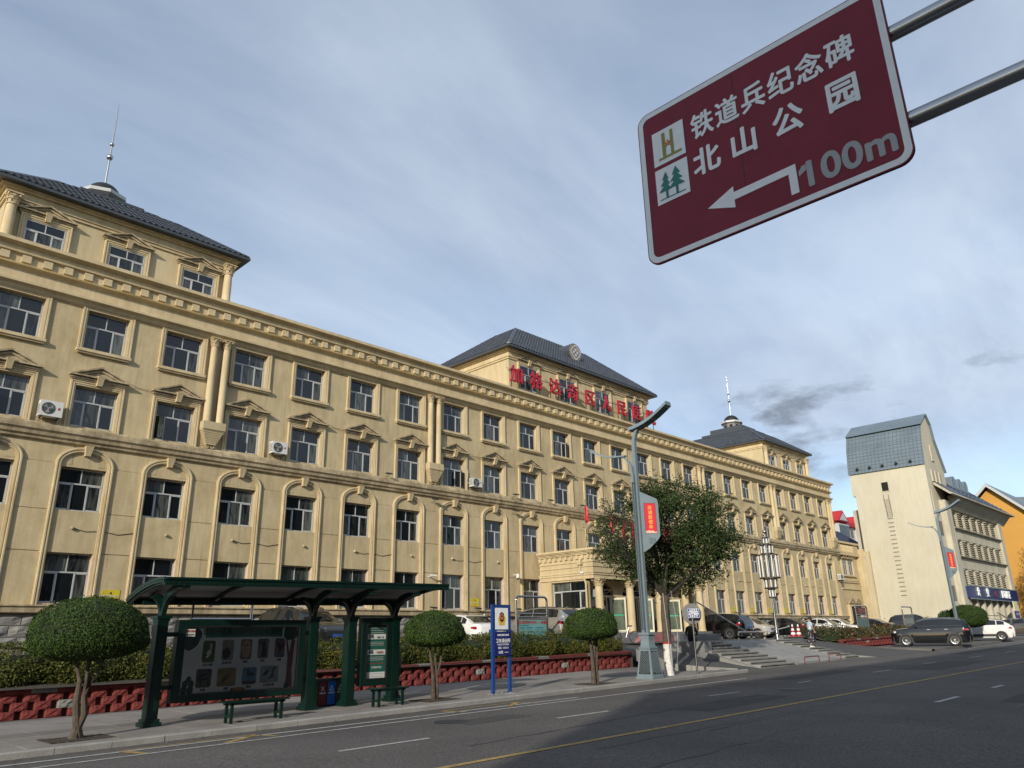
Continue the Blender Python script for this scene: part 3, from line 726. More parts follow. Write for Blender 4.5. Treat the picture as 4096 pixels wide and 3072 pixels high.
for kk in (-2.5, 1.5, 5.5, 14.5, 18.5, 22.5):
    xc = bx(kk)
    if xc < 3: continue
    for s_ in (-.30, .30):
        column(xc+s_, FY-.19, 11.36, 15.41, .165, hosp)
    mb = MB()
    mb.rings([[(xc+a*w, FY-.44 if a_ else FY, z) for a, a_ in ((-1, 1), (1, 1), (1, 0), (-1, 0))] for w, z in ((.52, 11.36), (.52, 11.04), (.50, 11.0))])
    zb = 11.0
    for i in range(9):
        w = .50-.034*i
        mb.box(xc-w, xc+w, FY-.40+.018*i, FY, zb-.055, zb); zb -= .055; mb.box(xc-w+.03, xc+w-.03, FY-.37+.018*i, FY, zb-.02, zb); zb -= .02
    br = mb.build('column_bracket', M_bright, hosp)
    mb = MB()
    for s_ in (-1, 1): mb.tube([(xc+s_*(.12+.10*math.cos(t)*(1-t/14)), FY-.16, 10.26+.07*math.sin(t)*(1-t/14)) for t in np.linspace(0, 9, 16)], .022, 6)
    mb.box(xc-.3, xc+.3, FY-.12, FY, 10.19, 10.24)
    mb.build('scroll', M_trim, br)
# --- stone plinth
g = MB(); g.box(X0, X1, FY+.02, FY+.3, 1.3, 3.03); g.build('plinth_backing', M_mortar, hosp)
k = 0
restb = MB()
for row in range(4):
    x = 1.2 - (row % 2)*.4
    while x < X1-.2:
        w = random.uniform(.7, .95); z0 = 3.0-.40*(row+1); m_ = MB()
        e = .012; n = 3
        vs = []
        for j in range(n+1):
            for i in range(n+1):
                edge = i in (0, n) or j in (0, n)
                vs.append((x+e+(w-2*e)*i/n, FY+(.0 if edge else -random.uniform(.03, .085)), z0+e+(.40-2*e)*j/n))
        q = [(j*(n+1)+i, j*(n+1)+i+1, (j+1)*(n+1)+i+1, (j+1)*(n+1)+i) for j in range(n) for i in range(n)]
        if x < 62 and (x < 36 or x > 47) and k < 262: m_.add(vs, q); m_.build('stone', M_stone, hosp); k += 1
        else: restb.add(vs, q)
        x += w
st = restb.build('stones', M_stone, hosp); st['kind'] = 'stuff'

# --- rooftop blocks
tile_n = [0]; tiles = {}
def tile_mesh(w, l):
    mb = MB(); xs = [0, w*.3, w*.55, w*.8, w]; zs = [0, .012, .05, .05, .0]
    vs = []
    for yy, dz in ((0, .035), (l*1.04, .0)):
        vs += [(x, yy, z+dz) for x, z in zip(xs, zs)]
    vs += [(x, 0, z-.012) for x, z in zip(xs, zs)]
    mb.add(vs, [(i, i+1, i+6, i+5) for i in range(4)]+[(i, i+1, i+11, i+10) for i in range(4)])
    return mb
def tiled_plane(A, B, T, U, parent, single, name='roof_tile', w=.27, l=.31):
    """eave from A to B, top edge from T to U (above A and B); lays tiles up the slope"""
    A, B, T, U = map(Vector, (A, B, T, U))
    e = (B-A); Lx = e.length; ex = e/Lx
    up_ = (T-A)-ex*((T-A).dot(ex)); Ly = up_.length; ey = up_/Ly; ez = ex.cross(ey)
    tA = (T-A).dot(ex); tB = Lx-(U-A).dot(ex)
    rows_ = int(Ly/l)
    proto = tile_mesh(w, Ly/rows_)
    o = None
    if single:
        o = proto.build(name, M_tile); me = o.data; bpy.data.objects.remove(o)
    rest = MB(); back = MB()
    back.add([A-ez*.02, B-ez*.02, U-ez*.02, T-ez*.02], [(0, 1, 2, 3)]); back.build('roof_slope', M_flash, parent)
    rot = Matrix((ex, ey, ez)).transposed()
    for r in range(rows_):
        f = (r+.5)/rows_; xa = tA*f; xb = Lx-tB*f; n = int((xb-xa)/w)
        for c in range(n+1):
            x = xa+(c*w if c < n else (xb-xa)-w)
            p = A+ex*x+ey*(Ly*r/rows_)
            if single and tile_n[0] < 298:
                o = link(name, me, parent); mm = rot.to_4x4(); mm.translation = p
                if parent.get('_w'): o.matrix_parent_inverse = parent_inv(parent)
                o.matrix_basis = mm; tile_n[0] += 1
            else:
                rest.add([p+rot @ Vector(v) for v in proto.v], proto.f)
    if rest.v:
        o = rest.build('roof_tiles', M_tile, parent); o['kind'] = 'stuff'
def block(cx, hw, y0, depth, ztop, zeave, wins, wz, ww, ridge, name, single, topz, inset, cols=True):
    b = MB(); b.box(cx-hw, cx+hw, y0, y0+.3, 17.2, ztop)
    b.box(cx-hw, cx-hw+.3, y0+.3, y0+depth, 17.2, ztop); b.box(cx+hw-.3, cx+hw, y0+.3, y0+depth, 17.2, ztop)
    b.box(cx-hw+.3, cx+hw-.3, y0+depth-.3, y0+depth, 17.2, ztop)
    b.build('block_wall', M_bright, hosp)
    # openings read as dark recess boxes behind each frame
    for xw in wins:
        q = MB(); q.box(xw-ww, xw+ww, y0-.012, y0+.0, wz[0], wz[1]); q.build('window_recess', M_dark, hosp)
        me, pm, ps = mk_frame(ww-.01, wz[1]-wz[0]-.02)
        o = link('window', me, hosp); o.location = (xw, y0-.075, wz[0]+.01); o.matrix_parent_inverse = parent_inv(hosp)
        for m_ in pm:
            p = link('pane', m_, o)
        s_ = MB(); sweep(s_, rect_path(ww+.005, 17.33-wz[0], wz[1]-wz[0]), [(0, -.02), (0, .10), (.06, .10), (.06, .13), (.11, .13), (.12, .11), (.14, .11), (.15, .15), (.2, .15), (.2, -.01)])
        so = s_.build('window_surround', M_trim, hosp); so.location = (xw, y0, wz[0]); so.matrix_parent_inverse = parent_inv(hosp)
        p = link('pediment', pedm, hosp); p.location = (xw, y0, wz[1]+.20); p.scale = ((ww+.33)/1.13, 1, .9); p.matrix_parent_inverse = parent_inv(hosp); link('keystone', pedkm, p)
    # cornice under the eave: a closed ring of mouldings
    b = MB()
    for d_, z0, z1 in [(.08, ztop-.62, ztop-.5), (.14, ztop-.5, ztop-.44), (.10, ztop-.44, ztop-.16), (.22, ztop-.16, ztop-.06), (.34, ztop-.06, ztop+.06), (.44, ztop+.06, ztop+.12)]:
        b.box(cx-hw-d_, cx+hw+d_, y0-d_, y0+depth+d_, z0, z1)
    b.build('block_cornice', M_trim, hosp)
    ev = .62; a0, a1, c0, c1 = cx-hw-ev, cx+hw+ev, y0-ev, y0+depth+ev
    b = MB(); b.box(a0-.04, a1+.04, c0-.04, c1+.04, zeave-.12, zeave-.0)
    rf = b.build('roof', M_flash, hosp)
    t0, t1, u0, u1 = cx-hw-ev+inset[0], cx+hw+ev-inset[0], c0+inset[1], c1-inset[1]
    z = zeave+.02
    tiled_plane((a0, c0, z), (a1, c0, z), (t0, u0, topz), (t1, u0, topz), hosp, single)
    tiled_plane((a0, c1, z), (a0, c0, z), (t0, u1, topz), (t0, u0, topz), hosp, False)
    tiled_plane((a1, c0, z), (a1, c1, z), (t1, u0, topz), (t1, u1, topz), hosp, False)
    tiled_plane((a1, c1, z), (a0, c1, z), (t1, u1, topz), (t0, u1, topz), hosp, False)
    b = MB()
    for P, Q in (((a0, c0), (t0, u0)), ((a1, c0), (t1, u0)), ((a0, c1), (t0, u1)), ((a1, c1), (t1, u1))):
        d_ = Vector((Q[0]-P[0], Q[1]-P[1], 0)).normalized(); n_ = Vector((-d_.y, d_.x, 0))*.14
        b.rings([[Vector((x, y, zz_-.02))-n_, Vector((x, y, zz_+.09)), Vector((x, y, zz_-.02))+n_] for x, y, zz_ in ((P[0], P[1], z), (Q[0], Q[1], topz))])
    b.box(t0, t1, u0, u1, topz-.05, topz+.06)
    b.build('hip_flashing', M_flash, rf)
    if cols:
        for s_ in (-1, 1):
            column(cx+s_*(hw-.18), y0-.22, 17.34, ztop-.44, .2, hosp, cap_big, .5)
    return t0, t1, u0, u1
cap_big = capital_mesh(.2, .5)
SPW = 3.245
for cx, single in ((9.55, True), (74.3, False)):
    t0, t1, u0, u1 = block(cx, 4.78, 33.25, 10.8, 19.86, 19.98, [cx-SPW, cx, cx+SPW], (17.40, 18.62), .75, None, 'roof', single, 21.95, (2.7, 2.7))
    yc = 38.7
    b = MB(); b.box(t0+.0, t1-.0, u0, u1, 21.96, 22.03); b.box(cx-2.0, cx+2.0, yc-2.7, yc+2.7, 22.03, 22.45); b.box(cx-1.5, cx+1.5, yc-1.9, yc+1.9, 22.45, 23.0)
    b.build('roof_platform', M_flash, hosp)
    b = MB(); b.lathe([(.95, 23.0), (.95, 23.62)], cx, yc, 8); lant = b.build('lantern', mat('lantern_grey', (.16, .15, .15), .6, .1, 3), hosp)
    b = MB(); b.lathe([(1.0, 23.60), (1.2, 23.70), (1.2, 23.88), (.9, 23.95)], cx, yc, 8); b.build('lantern_eave', M_white, lant)
    b = MB(); b.lathe([(.82*math.cos(t), 23.93+.74*math.sin(t)) for t in np.linspace(0, 1.5, 8)], cx, yc, 20); b.build('dome', M_black, lant, True)
    for i in range(8):
        a = 2*PI*(i+.5)/8; b = MB(); c_, s_ = math.cos(a), math.sin(a); rr = .885
        pts = [(-.17, 23.02), (.17, 23.02), (.17, 23.3)]+[(.17*math.cos(t), 23.3+.2*math.sin(t)) for t in np.linspace(0.3, PI-.3, 5)]+[(-.17, 23.3)]
        b.add([(cx+rr*c_-p*s_, yc+rr*s_+p*c_, zq) for p, zq in pts], [tuple(range(len(pts)))]); b.build('lantern_arch', M_dark, lant)
    kk_ = 1 if single else .6; sp = MB(); sp.tube([(cx, yc, 24.6), (cx, yc, 26.3), (cx, yc, 27.1), (cx, yc, 29.0), (cx, yc, 29.9 if single else 29.3)], [.055*kk_, .05*kk_, .045*kk_, .03*kk_, .005], 10)
    so = sp.build('spire', M_steel, hosp, True)
    b = MB(); b.sphere((cx, yc, 26.35), .17, 9); b.build('spire_ball', M_steel, so, True)
    b = MB(); b.sphere((cx, yc, 27.15), .12, 9); b.build('spire_ball', M_steel, so, True)
ccx = 41.85
block(ccx, 8.0, 33.25, 8.2, 20.28, 20.42, [35.7, 39.75, 43.85, 47.9], (17.72, 19.42), .86, None, 'roof', False, 23.9, (4.55, 3.7), cols=False)
# round clinic emblem drum on the centre roof
dr = MB(); dr.rings([[(ccx+.74*math.cos(2*PI*j/28), y, 22.35+.74*math.sin(2*PI*j/28)) for j in range(28)] for y in (34.0, 36.6)])
drum = dr.build('emblem_drum', M_flash, hosp, True)
fc = MB(); fc.rings([[(ccx+.70*math.cos(2*PI*j/28), y, 22.35+.70*math.sin(2*PI*j/28)) for j in range(28)] for y in (33.96, 33.999)]); fc.build('drum_face', mat('weathered_drum', (.22, .18, .15), .8, .4, 4), drum)
em = MB()
def quat(r, n=48): return [(ccx+(r*(1+.10*math.cos(4*t)))*math.sin(t), 22.35+(r*(1+.10*math.cos(4*t)))*math.cos(t)) for t in np.linspace(0, 2*PI, n, endpoint=False)]
o_, i_ = quat(.56), quat(.44)
em.add([(x, 33.93, z) for x, z in o_]+[(x, 33.93, z) for x, z in i_], [(j, (j+1) % 48, 48+(j+1) % 48, 48+j) for j in range(48)])
for a in range(4):
    c_, s_ = math.cos(a*PI/2), math.sin(a*PI/2)
    pts = [(-.06, .0), (-.13, .25), (-.10, .36), (0, .30), (.10, .36), (.13, .25), (.06, 0)]
    em.add([(ccx+x*c_-z*s_, 33.93, 22.35+x*s_+z*c_) for x, z in pts], [tuple(range(7))])
em.build('cross_emblem', M_white, drum)

# rooftop letters
sign = thing('rooftop_sign', 'big red three dimensional hospital name characters on thin posts along the roof edge', 'sign', (ccx, 32.5, 17.35))
YL = 32.62
for i, ch in enumerate('加格达奇区人民医院'):
    xl = 33.95+i*1.925
    text(ch, 1.24, M_redl, sign, (xl, YL, 18.27), (1, 0, 0), (0, 0, 1), .075, .010, 'letter')
    for s_ in (-.38, .42):
        p = MB(); p.box(xl+s_-.02, xl+s_+.02, YL+.10, YL+.14, 17.34, 18.7); p.build('post', M_black, sign)
p = MB()
for z in (18.55,): p.box(33.3, 49.9, YL+.14, YL+.17, z, z+.03)
for i in range(9): p.tube([(33.95+i*1.925-.38, YL+.12, 18.6), (33.95+i*1.925-.38, 33.2, 18.95)], .015, 5)
p.build('bracing', M_black, sign)

# --- entrance porch
PX0, PX1, PY = 35.9, 47.8, 28.6
porch = thing('entrance_porch', 'yellow columned entrance porch with a balcony parapet above glass doors', 'porch', (ccx, PY, PK))
b = MB()
b.box(PX0+.3, PX1-.3, PY+.35, FY-.2, 5.25, 5.45)
b.box(PX0, PX0+.3, PY+.3, FY-.15, 5.10, 6.65); b.box(PX1-.3, PX1, PY+.3, FY-.15, 5.10, 6.65); b.box(PX0, PX1, PY, PY+.3, 5.10, 6.65)
b.box(PX0+.02, PX0+.32, 31.95, FY-.15, 1.47, 5.1); b.box(PX0+.02, PX0+.32, PY+.6, 29.15, 1.47, 5.1)
b.box(PX0+.02, PX0+.32, 29.15, 31.95, 4.98, 5.1); b.box(PX0+.02, PX0+.32, 29.15, 31.95, 1.47, 3.38)
b.box(PX1-.32, PX1-.02, PY+.6, FY-.15, 1.47, 5.1)
b.build('porch_wall', M_bright, porch)
for nm, lst in (('parapet_cap', [(.10, 6.50, 6.58), (.16, 6.58, 6.66), (.24, 6.66, 6.72), (.30, 6.72, 6.84)]), ('porch_string', [(.05, 5.78, 5.84), (.10, 5.30, 5.42), (.05, 5.08, 5.30), (.14, 5.42, 5.48), (.05, 6.05, 6.12)])):
    b = MB()
    for d_, z0, z1 in lst: b.box(PX0-d_, PX1+d_, PY-d_, FY-.16, z0, z1) if z1 > 6.6 else [b.box(PX0-d_, PX0, PY-d_, FY-.16, z0, z1), b.box(PX0, PX1+d_, PY-d_, PY, z0, z1), b.box(PX1, PX1+d_, PY, FY-.16, z0, z1)]
    b.build(nm, M_trim, porch)
y = PY+.2
while y < FY-.3:
    q = MB(); q.box(PX0-.11, PX0, y, y+.17, 6.26, 6.48); q.build('dentil', M_trim, porch); y += .43
x = PX0+.15
while x < PX1:
    q = MB(); q.box(x, x+.2, PY-.11, PY, 6.26, 6.48); q.build('dentil', M_trim, porch); x += .6
# side window
o = link('window', mk_frame(1.38, 1.58, lit=.66, mulls=(.24, .76))[0], porch)
w_me, w_pm, w_ps = mk_frame(1.38, 1.58, lit=.66, mulls=(.24, .76)); o.data = w_me
o.rotation_euler = (0, 0, -PI/2); o.location = (PX0+.2, 30.55, 3.39); o.matrix_parent_inverse = parent_inv(porch)
for m_ in w_pm: link('pane', m_, o)
cap_p = capital_mesh(.25, .42)
for xc in (36.35, 39.4, 42.5, 45.6, 47.4):
    column(xc, PY-.02, 2.02, 5.08, .25, porch, cap_p, .42)
# entrance wall behind the columns with arched openings and doors
b = MB(); yb = 29.5
b.box(PX0+.33, PX1-.33, yb+.3, yb+.5, 1.47, 5.2)
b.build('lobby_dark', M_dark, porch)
for i, xc in enumerate((37.85, 40.95, 44.05, 46.75)):
    hw = 1.12 if i < 3 else .5
    b = MB(); 
    fr_ = MB()
    for s_ in (-1, 1): fr_.box(xc+s_*hw-.06, xc+s_*hw+.06, yb, yb+.08, 2.0, 4.15)
    for s_ in (-.33, .33): fr_.box(xc+s_*hw*1.0-.04, xc+s_*hw+.04, yb, yb+.08, 2.0, 4.15)
    fr_.box(xc-hw, xc+hw, yb-.003, yb+.083, 4.08, 4.2); fr_.box(xc-hw, xc+hw, yb-.003, yb+.083, 4.50, 4.56)
    df = fr_.build('door_frame', M_trim, porch)
    gl = MB(); gl.add([(xc-hw, yb+.04, 2.0), (xc+hw, yb+.04, 2.0), (xc+hw, yb+.04, 4.1), (xc-hw, yb+.04, 4.1)], [(0, 1, 2, 3)]); gl.build('door_glass', M_glass, df)
    # arch surround
    ar = MB()
    arc = [(xc-hw*math.cos(PI*j/14), 4.2+.75*math.sin(PI*j/14)) for j in range(15)]
    poly_t = arc
    for j in range(14):
        (xa, za), (xb_, zb_) = arc[j], arc[j+1]
        ar.add([(xa, yb-.02, za), (xb_, yb-.02, zb_), (xb_, yb-.02, 5.1), (xa, yb-.02, 5.1), (xa, yb+.28, za), (xb_, yb+.28, zb_)], [(0, 1, 2, 3), (0, 1, 5, 4)])
    ar.build('arch_wall', M_bright, porch)
    tr = MB()
    for j in range(0, 15, 2): tr.tube([(xc, yb+.05, 4.2), (arc[j][0], yb+.05, arc[j][1])], .018, 4)
    tr.build('fanlight', M_white, df)
b = MB()
for a_, c_ in ((36.23, 36.73), (38.97, 39.83), (42.07, 42.93), (45.17, 46.25), (47.25, 47.5)): b.box(a_, c_, yb-.02, yb+.28, 1.47, 5.1)
b.build('door_pier', M_bright, porch)['kind'] = 'stuff'
for xo, ang in ((38.6, -1.25), (41.4, -1.1), (44.6, -1.2)):      # doors standing open toward the street
    t_ = bpy.data.objects.new('open_door', None); 
    b = MB(); w_ = .95
    for a_, c_, z0, z1 in [(0, .1, 2.02, 4.05), (w_-.1, w_, 2.02, 4.05), (.1, w_-.1, 2.02, 2.16), (.1, w_-.1, 3.93, 4.05)]: b.box(a_, c_, -.03, .03, z0, z1)
    b.box(.1, w_-.1, -.005, .005, 2.16, 3.93, 1); b.box(.12, w_-.12, -.012, -.006, 2.98, 3.07, 2)
    do = b.build('door', [mat('door_cream', (.56, .52, .38), .5, .06, 3), mat('door_glass_pale', (.10, .12, .09), .08, .3, 2), mat('door_stripe_green', (.02, .28, .17), .5, .1, 3)], porch)
    do.rotation_euler = (0, 0, ang); do.location = (xo, yb-.03, 0); do.matrix_parent_inverse = parent_inv(porch)
    hb = MB(); hb.tube([(w_-.14, -.05, 2.7), (w_-.14, -.09, 2.75), (w_-.14, -.09, 3.2), (w_-.14, -.05, 3.25)], .014, 6); hb.build('handle', M_steel, do)
    bpy.data.objects.remove(t_)
b = MB()
for i in range(3): b.box(PX0-.1-.38*(2-i)*0, PX1+.1, PY-.5-.36*(2-i), FY-.5 if i == 2 else PY+.3, 1.47+.17*i+(.004 if i else 0), 1.47+.18*(i+1))
b.build('porch_step', M_granite, porch)
b = MB(); b.prism([(37.8, 1.475), (44.5, 1.475), (38.6, 1.98)], 26.4, 27.35, 'y'); b.build('ramp_mat', mat('red_carpet', (.36, .13, .14), .95, .12, 2), porch)
# signs at the doors
q = MB(); q.box(37.25, 37.62, yb-.35, yb-.33, 3.25, 3.55); eo = q.build('exit_notice', M_paper); tag(eo, 'small white exit notice hung in the open doorway of the porch', 'sign')
text('出口', .15, M_redl, eo, (37.435, yb-.352, 3.40), (1, 0, 0), (0, 0, 1), 0, .003)
q = MB(); q.box(42.05, 42.65, yb-.06, yb-.03, 4.05, 4.65); eo = q.build('yellow_notice', mat('notice_yellow', (.55, .48, .14), .6, .08, 4)); tag(eo, 'yellow notice board fixed high between the porch doors', 'sign')
text('门诊工作时间\n上午八点\n下午两点', .08, M_green, eo, (42.35, yb-.062, 4.35), (1, 0, 0), (0, 0, 1), 0, .001)
q = MB(); q.box(42.62, 42.92, yb-.07, yb-.03, 3.35, 3.72); eo = q.build('orange_notice', mat('notice_orange', (.55, .16, .07), .6, .1, 4)); tag(eo, 'small orange framed notice on the pier beside the porch door', 'sign')
q = MB(); q.box(36.75, 37.75, yb-.07, yb-.03, 4.08, 4.50); eo = q.build('white_notice', M_paper); tag(eo, 'pale lettered plaque over the left doorway of the porch', 'sign')
text('急诊医院', .13, M_blue, eo, (37.3, yb-.072, 4.22), (1, 0, 0), (0, 0, 1), 0, .002)

# flags on the balcony
def flag(x, y, z, lab, rot, wave):
    t = thing('national_flag', lab, 'flag', (x, y, 6.84), 'red flags on the porch balcony')
    p = MB(); p.tube([(x, y, 6.84), (x, y, z+.2)], .02, 6); p.build('pole', M_steel, t)
    b = MB(); n = 10; vs = []
    for i in range(n+1):
        for j in range(7):
            u, v = i/n, j/6
            vs.append((x+.02+u*.55*math.cos(rot)*(1-.3*v), y+.10*math.sin(u*9+v*2), z-.12-v*.95-u*wave*(1-v*.3)+.03*math.sin(u*7)))
    b.add(vs, [(i*7+j, (i+1)*7+j, (i+1)*7+j+1, i*7+j+1) for i in range(n) for j in range(6)]); c = b.build('cloth', M_banner, t, True)
    s_ = MB()
    for sx, sz, r in ((.10, .22, .06), (.2, .14, .025), (.23, .22, .025), (.23, .31, .025), (.19, .38, .025)):
        pts = [(x+.02+(sx+(r if k_ % 2 == 0 else r*.4)*math.sin(k_*PI/5))*math.cos(rot)*.9, z-.12-sz-sx*wave+(r if k_ % 2 == 0 else r*.4)*math.cos(k_*PI/5)) for k_ in range(10)]
        s_.add([(px, y-.13, pz) for px, pz in pts], [tuple(range(10))])
    s_.build('stars', M_gold, c)
flag(35.95, 29.0, 9.6, 'limp red flag on the pole at the left corner of the porch balcony', 1.2, .25)
flag(38.3, 29.0, 9.4, 'red flag with yellow stars hanging from the second pole over the porch', .75, .6)
flag(43.2, 29.2, 9.0, 'red flag half hidden by the tree above the porch', .9, .5)

far_panes.m = far_panes.m
o = far_panes.build('panes', M_glass, hosp); o['kind'] = 'stuff'

# ================================================================== annex
annex = thing('annex_building', 'low yellow annex with balustrade and double pediment doorway between hospital and tower', 'building', (87, 33.3, PK))
AY = 33.35
b = MB(); b.box(83.45, 90.0, AY, AY+.4, 1.47, 11.0); b.box(89.62, 90.02, 32.5, AY, 1.47, 10.6)
b.build('wall', M_wall, annex)
b = MB(); b.box(89.58, 89.98, 31.9, 32.5, 1.47, 10.3); b.build('side_wall', M_bright, annex)
for nm, x0, x1, d_, z0, z1 in [('coping', 83.5, 89.8, .42, 11.0, 11.2), ('parapet_base', 83.5, 89.7, .34, 9.75, 10.05), ('string_course', 84.2, 89.0, .18, 7.02, 7.16), ('string_course', 84.2, 89.0, .12, 6.85, 7.02), ('string_course', 84.2, 89.2, .12, 6.12, 6.25), ('sill', 84.7, 88.5, .2, 7.5, 7.64)]:
    b = MB(); b.box(x0, x1, AY-d_, AY, z0, z1); b.build(nm, M_trim, annex)
b = MB(); b.box(83.5, 84.9, AY-.26, AY, 10.05, 11.0); b.box(88.3, 89.7, AY-.26, AY, 10.05, 11.0); b.box(84.9, 88.3, AY-.12, AY, 10.05, 11.0); b.build('parapet', M_bright, annex)
for i in range(12):
    q = MB(); q.lathe([(.05, 10.1), (.09, 10.3), (.05, 10.5), (.09, 10.75), (.05, 10.98)], 85.05+i*.28, AY-.2, 8); q.build('baluster', M_trim, annex, True)
for xw in (85.75, 87.3):
    me, pm, ps = mk_frame(.5, 1.55, lit=.68, mulls=(.5,))
    q = MB(); q.box(xw-.52, xw+.52, AY-.01, AY+.002, 7.64, 9.25); q.build('window_recess', M_dark, annex)
    o = link('window', me, annex); o.location = (xw, AY-.07, 7.66); o.matrix_parent_inverse = parent_inv(annex)
    for m_ in pm: link('pane', m_, o)
    p = link('pediment', pedm, annex); p.location = (xw, AY, 9.25); p.scale = (.68, 1, .9); p.matrix_parent_inverse = parent_inv(annex)
b = MB()
for xw in (84.95, 86.45, 88.1): b.box(xw-.1, xw+.1, AY-.12, AY, 7.64, 9.25)
b.build('pilaster', M_trim, annex)
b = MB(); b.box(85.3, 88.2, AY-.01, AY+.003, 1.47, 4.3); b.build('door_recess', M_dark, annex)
b = MB(); b.box(84.95, 85.35, AY-.3, AY, 1.47, 4.35); b.box(88.15, 88.5, AY-.3, AY, 1.47, 4.35); b.box(84.9, 88.55, AY-.32, AY, 4.35, 4.5); b.build('door_surround', M_trim, annex)
for xw in (85.9, 87.55):
    p = link('pediment', pedm, annex); p.location = (xw, AY-.06, 4.5); p.scale = (.75, 1, 1.1); p.matrix_parent_inverse = parent_inv(annex)
b = MB()
for dx_ in (0, .11): b.tube([(89.45+dx_, 32.35, 9.9), (89.5+dx_, 32.2, 9.4), (89.5+dx_, 32.2, 1.6)], .045, 6)
tag(b.build('drain_pipe', M_white), 'white twin drain pipe running down the corner beside the tower', 'pipe')
# blue roofed house behind and the red roofed flats
hb = thing('blue_roofed_house', 'house with a ribbed dark blue metal roof behind the annex', 'house', (105, 44, PK))
b = MB(); b.box(97, 115, 41, 49, 1.4, 12.2); b.build('wall', M_wall, hb)
b = MB(); b.add([(96, 40, 12.4), (116, 40, 12.4), (116, 45, 15.9), (96, 45, 15.9), (96, 50, 12.4), (116, 50, 12.4)], [(0, 1, 2, 3), (3, 2, 5, 4)]); rfo = b.build('roof', M_roofd, hb)
b = MB()
for i in range(66): x_ = 96+i*.3; b.rings([[(x_, 40, 12.42), (x_+.05, 40, 12.50), (x_+.1, 40, 12.42)], [(x_, 45, 15.92), (x_+.05, 45, 16.0), (x_+.1, 45, 15.92)]])
b.build('rib', M_roofd, rfo)
rf = thing('red_roofed_flats', 'distant white flats with red gables showing above the blue roof', 'building', (186, 72, 2))
b = MB(); b.box(172, 215, 70, 84, 2, 25.4); b.build('wall', mat('flats_wall', (.5, .46, .42), .9, .1, .3), rf)
M_rr = mat('flats_red', (.42, .025, .03), .6, .12, .5)
b = MB(); b.box(171, 216, 69.3, 84.5, 25.4, 26.3); b.build('eave', M_rr, rf)
for xg in (179.8, 192.5, 206):
    b = MB(); b.prism([(xg-3.2, 26.0), (xg+3.2, 26.0), (xg, 28.6)], 68.4, 76, 'y'); go = b.build('gable', M_rr, rf)
    b = MB(); b.prism([(xg-2.2, 26.2), (xg+2.2, 26.2), (xg, 27.9)], 68.3, 68.38, 'y'); b.build('gable_face', M_white, go)
    b = MB(); b.box(xg-2.9, xg+2.9, 68.5, 70, 21.5, 25.4); b.build('glazed_bay', M_white, rf)
    for i in range(5):
        q = MB(); q.box(xg-2.8+i*1.15, xg-1.85+i*1.15, 68.44, 68.49, 22.6, 25.1); q.build('pane', M_glass, rf)
b = MB(); b.box(186.5, 188.5, 72, 74, 26, 28.4); b.build('chimney', mat('chimney_brick', (.28, .16, .11), .9, .2, 3), rf)
for xg in (185.2, 187.2, 198, 200):
    q = MB(); q.box(xg, xg+1.3, 69.9, 69.98, 23, 24.8); q.build('window', M_glass, rf)

# ================================================================== tower
TX = 90.0
tower = thing('beige_tower', 'tall blank cream tower with a steep blue grey metal roof and rungs up its side', 'building', (93, 28.5, PK))
b = MB(); b.box(TX, 96.9, 24.6, 32.45, 1.4, 16.6); b.box(TX, 96.9, 24.6, 32.75, 16.6, 19.2)
b.prism([(TX, 19.2), (96.9, 19.2), (94.9, 22.6), (94.5, 24.4), (93.55, 25.4), (TX+1.25, 23.85), (TX+.7, 22.3)], 24.62, 32.7, 'y')
b.build('wall', M_tower, tower)
b = MB(); b.box(TX-.12, TX, 24.55, 32.5, 1.4, 3.05); b.build('plinth', M_tower, tower)
sk = [(TX-.18, 19.15), (TX+.55, 20.6), (92.2, 23.0), (92.35, 23.3), (92.55, 24.35)]
prof = [(-.20, 19.15), (.9, 20.9), (2.35, 22.95), (2.45, 24.35)]
def sheet(mb, a, b_, y0, y1, t=.06):
    (xa, za), (xb, zb) = a, b_
    mb.rings([[(xa, y0, za), (xb, y0, zb), (xb, y1, zb), (xa, y1, za)], [(xa-t, y0, za+t*.3), (xb-t, y0, zb+t*.3), (xb-t, y1, zb+t*.3), (xa-t, y1, za+t*.3)]])
b = MB(); pr_ = [(TX-.10, 19.12), (TX+.45, 21.9), (TX+.65, 22.4), (TX+1.2, 23.9)]
for p, q in zip(pr_[:-1], pr_[1:]): sheet(b, p, q, 24.5, 32.85)
tr_ = b.build('roof_skirt', M_metalb, tower)
b = MB(); sheet(b, (TX+.85, 23.8), (93.55, 25.5), 24.4, 32.9); b.rings([[(93.5, y, 25.5), (94.6, y, 24.4), (94.55, y, 24.3), (93.5, y, 25.4)] for y in (24.35, 32.9)]); b.rings([[(94.6, y, 24.4), (95.0, y, 22.6), (97.1, y, 19.1), (97.0, y, 19.0), (94.9, y, 22.6), (94.5, y, 24.3)] for y in (24.35, 32.9)])
b.build('roof_ridge', M_metalb, tower)
# raised seams in a grid on the skirt
b = MB()
for y in np.arange(24.6, 32.8, .42):
    for p, q in zip(pr_[:-1], pr_[1:]): b.tube([(p[0]-.07, y, p[1]), (q[0]-.07, y, q[1])], .018, 4, cap=False)
for p, q in zip(pr_[:-1], pr_[1:]):
    n = max(2, int(math.dist(p, q)/.4))
    for i in range(n): t = i/n; b.tube([(p[0]+(q[0]-p[0])*t-.07, 24.5, p[1]+(q[1]-p[1])*t), (p[0]+(q[0]-p[0])*t-.07, 32.85, p[1]+(q[1]-p[1])*t)], .016, 4, cap=False)
sb = b.build('seams', mat('seam_dark', (.08, .105, .125), .5, .1, 3), tr_)
b = MB(); b.box(TX-.02, TX+.002, 28.72, 29.42, 16.75, 17.75); b.build('opening', M_dark, tower)
b = MB(); b.box(TX-.06, TX+.003, 28.62, 29.52, 16.68, 16.75); b.build('sill', M_tower, tower)
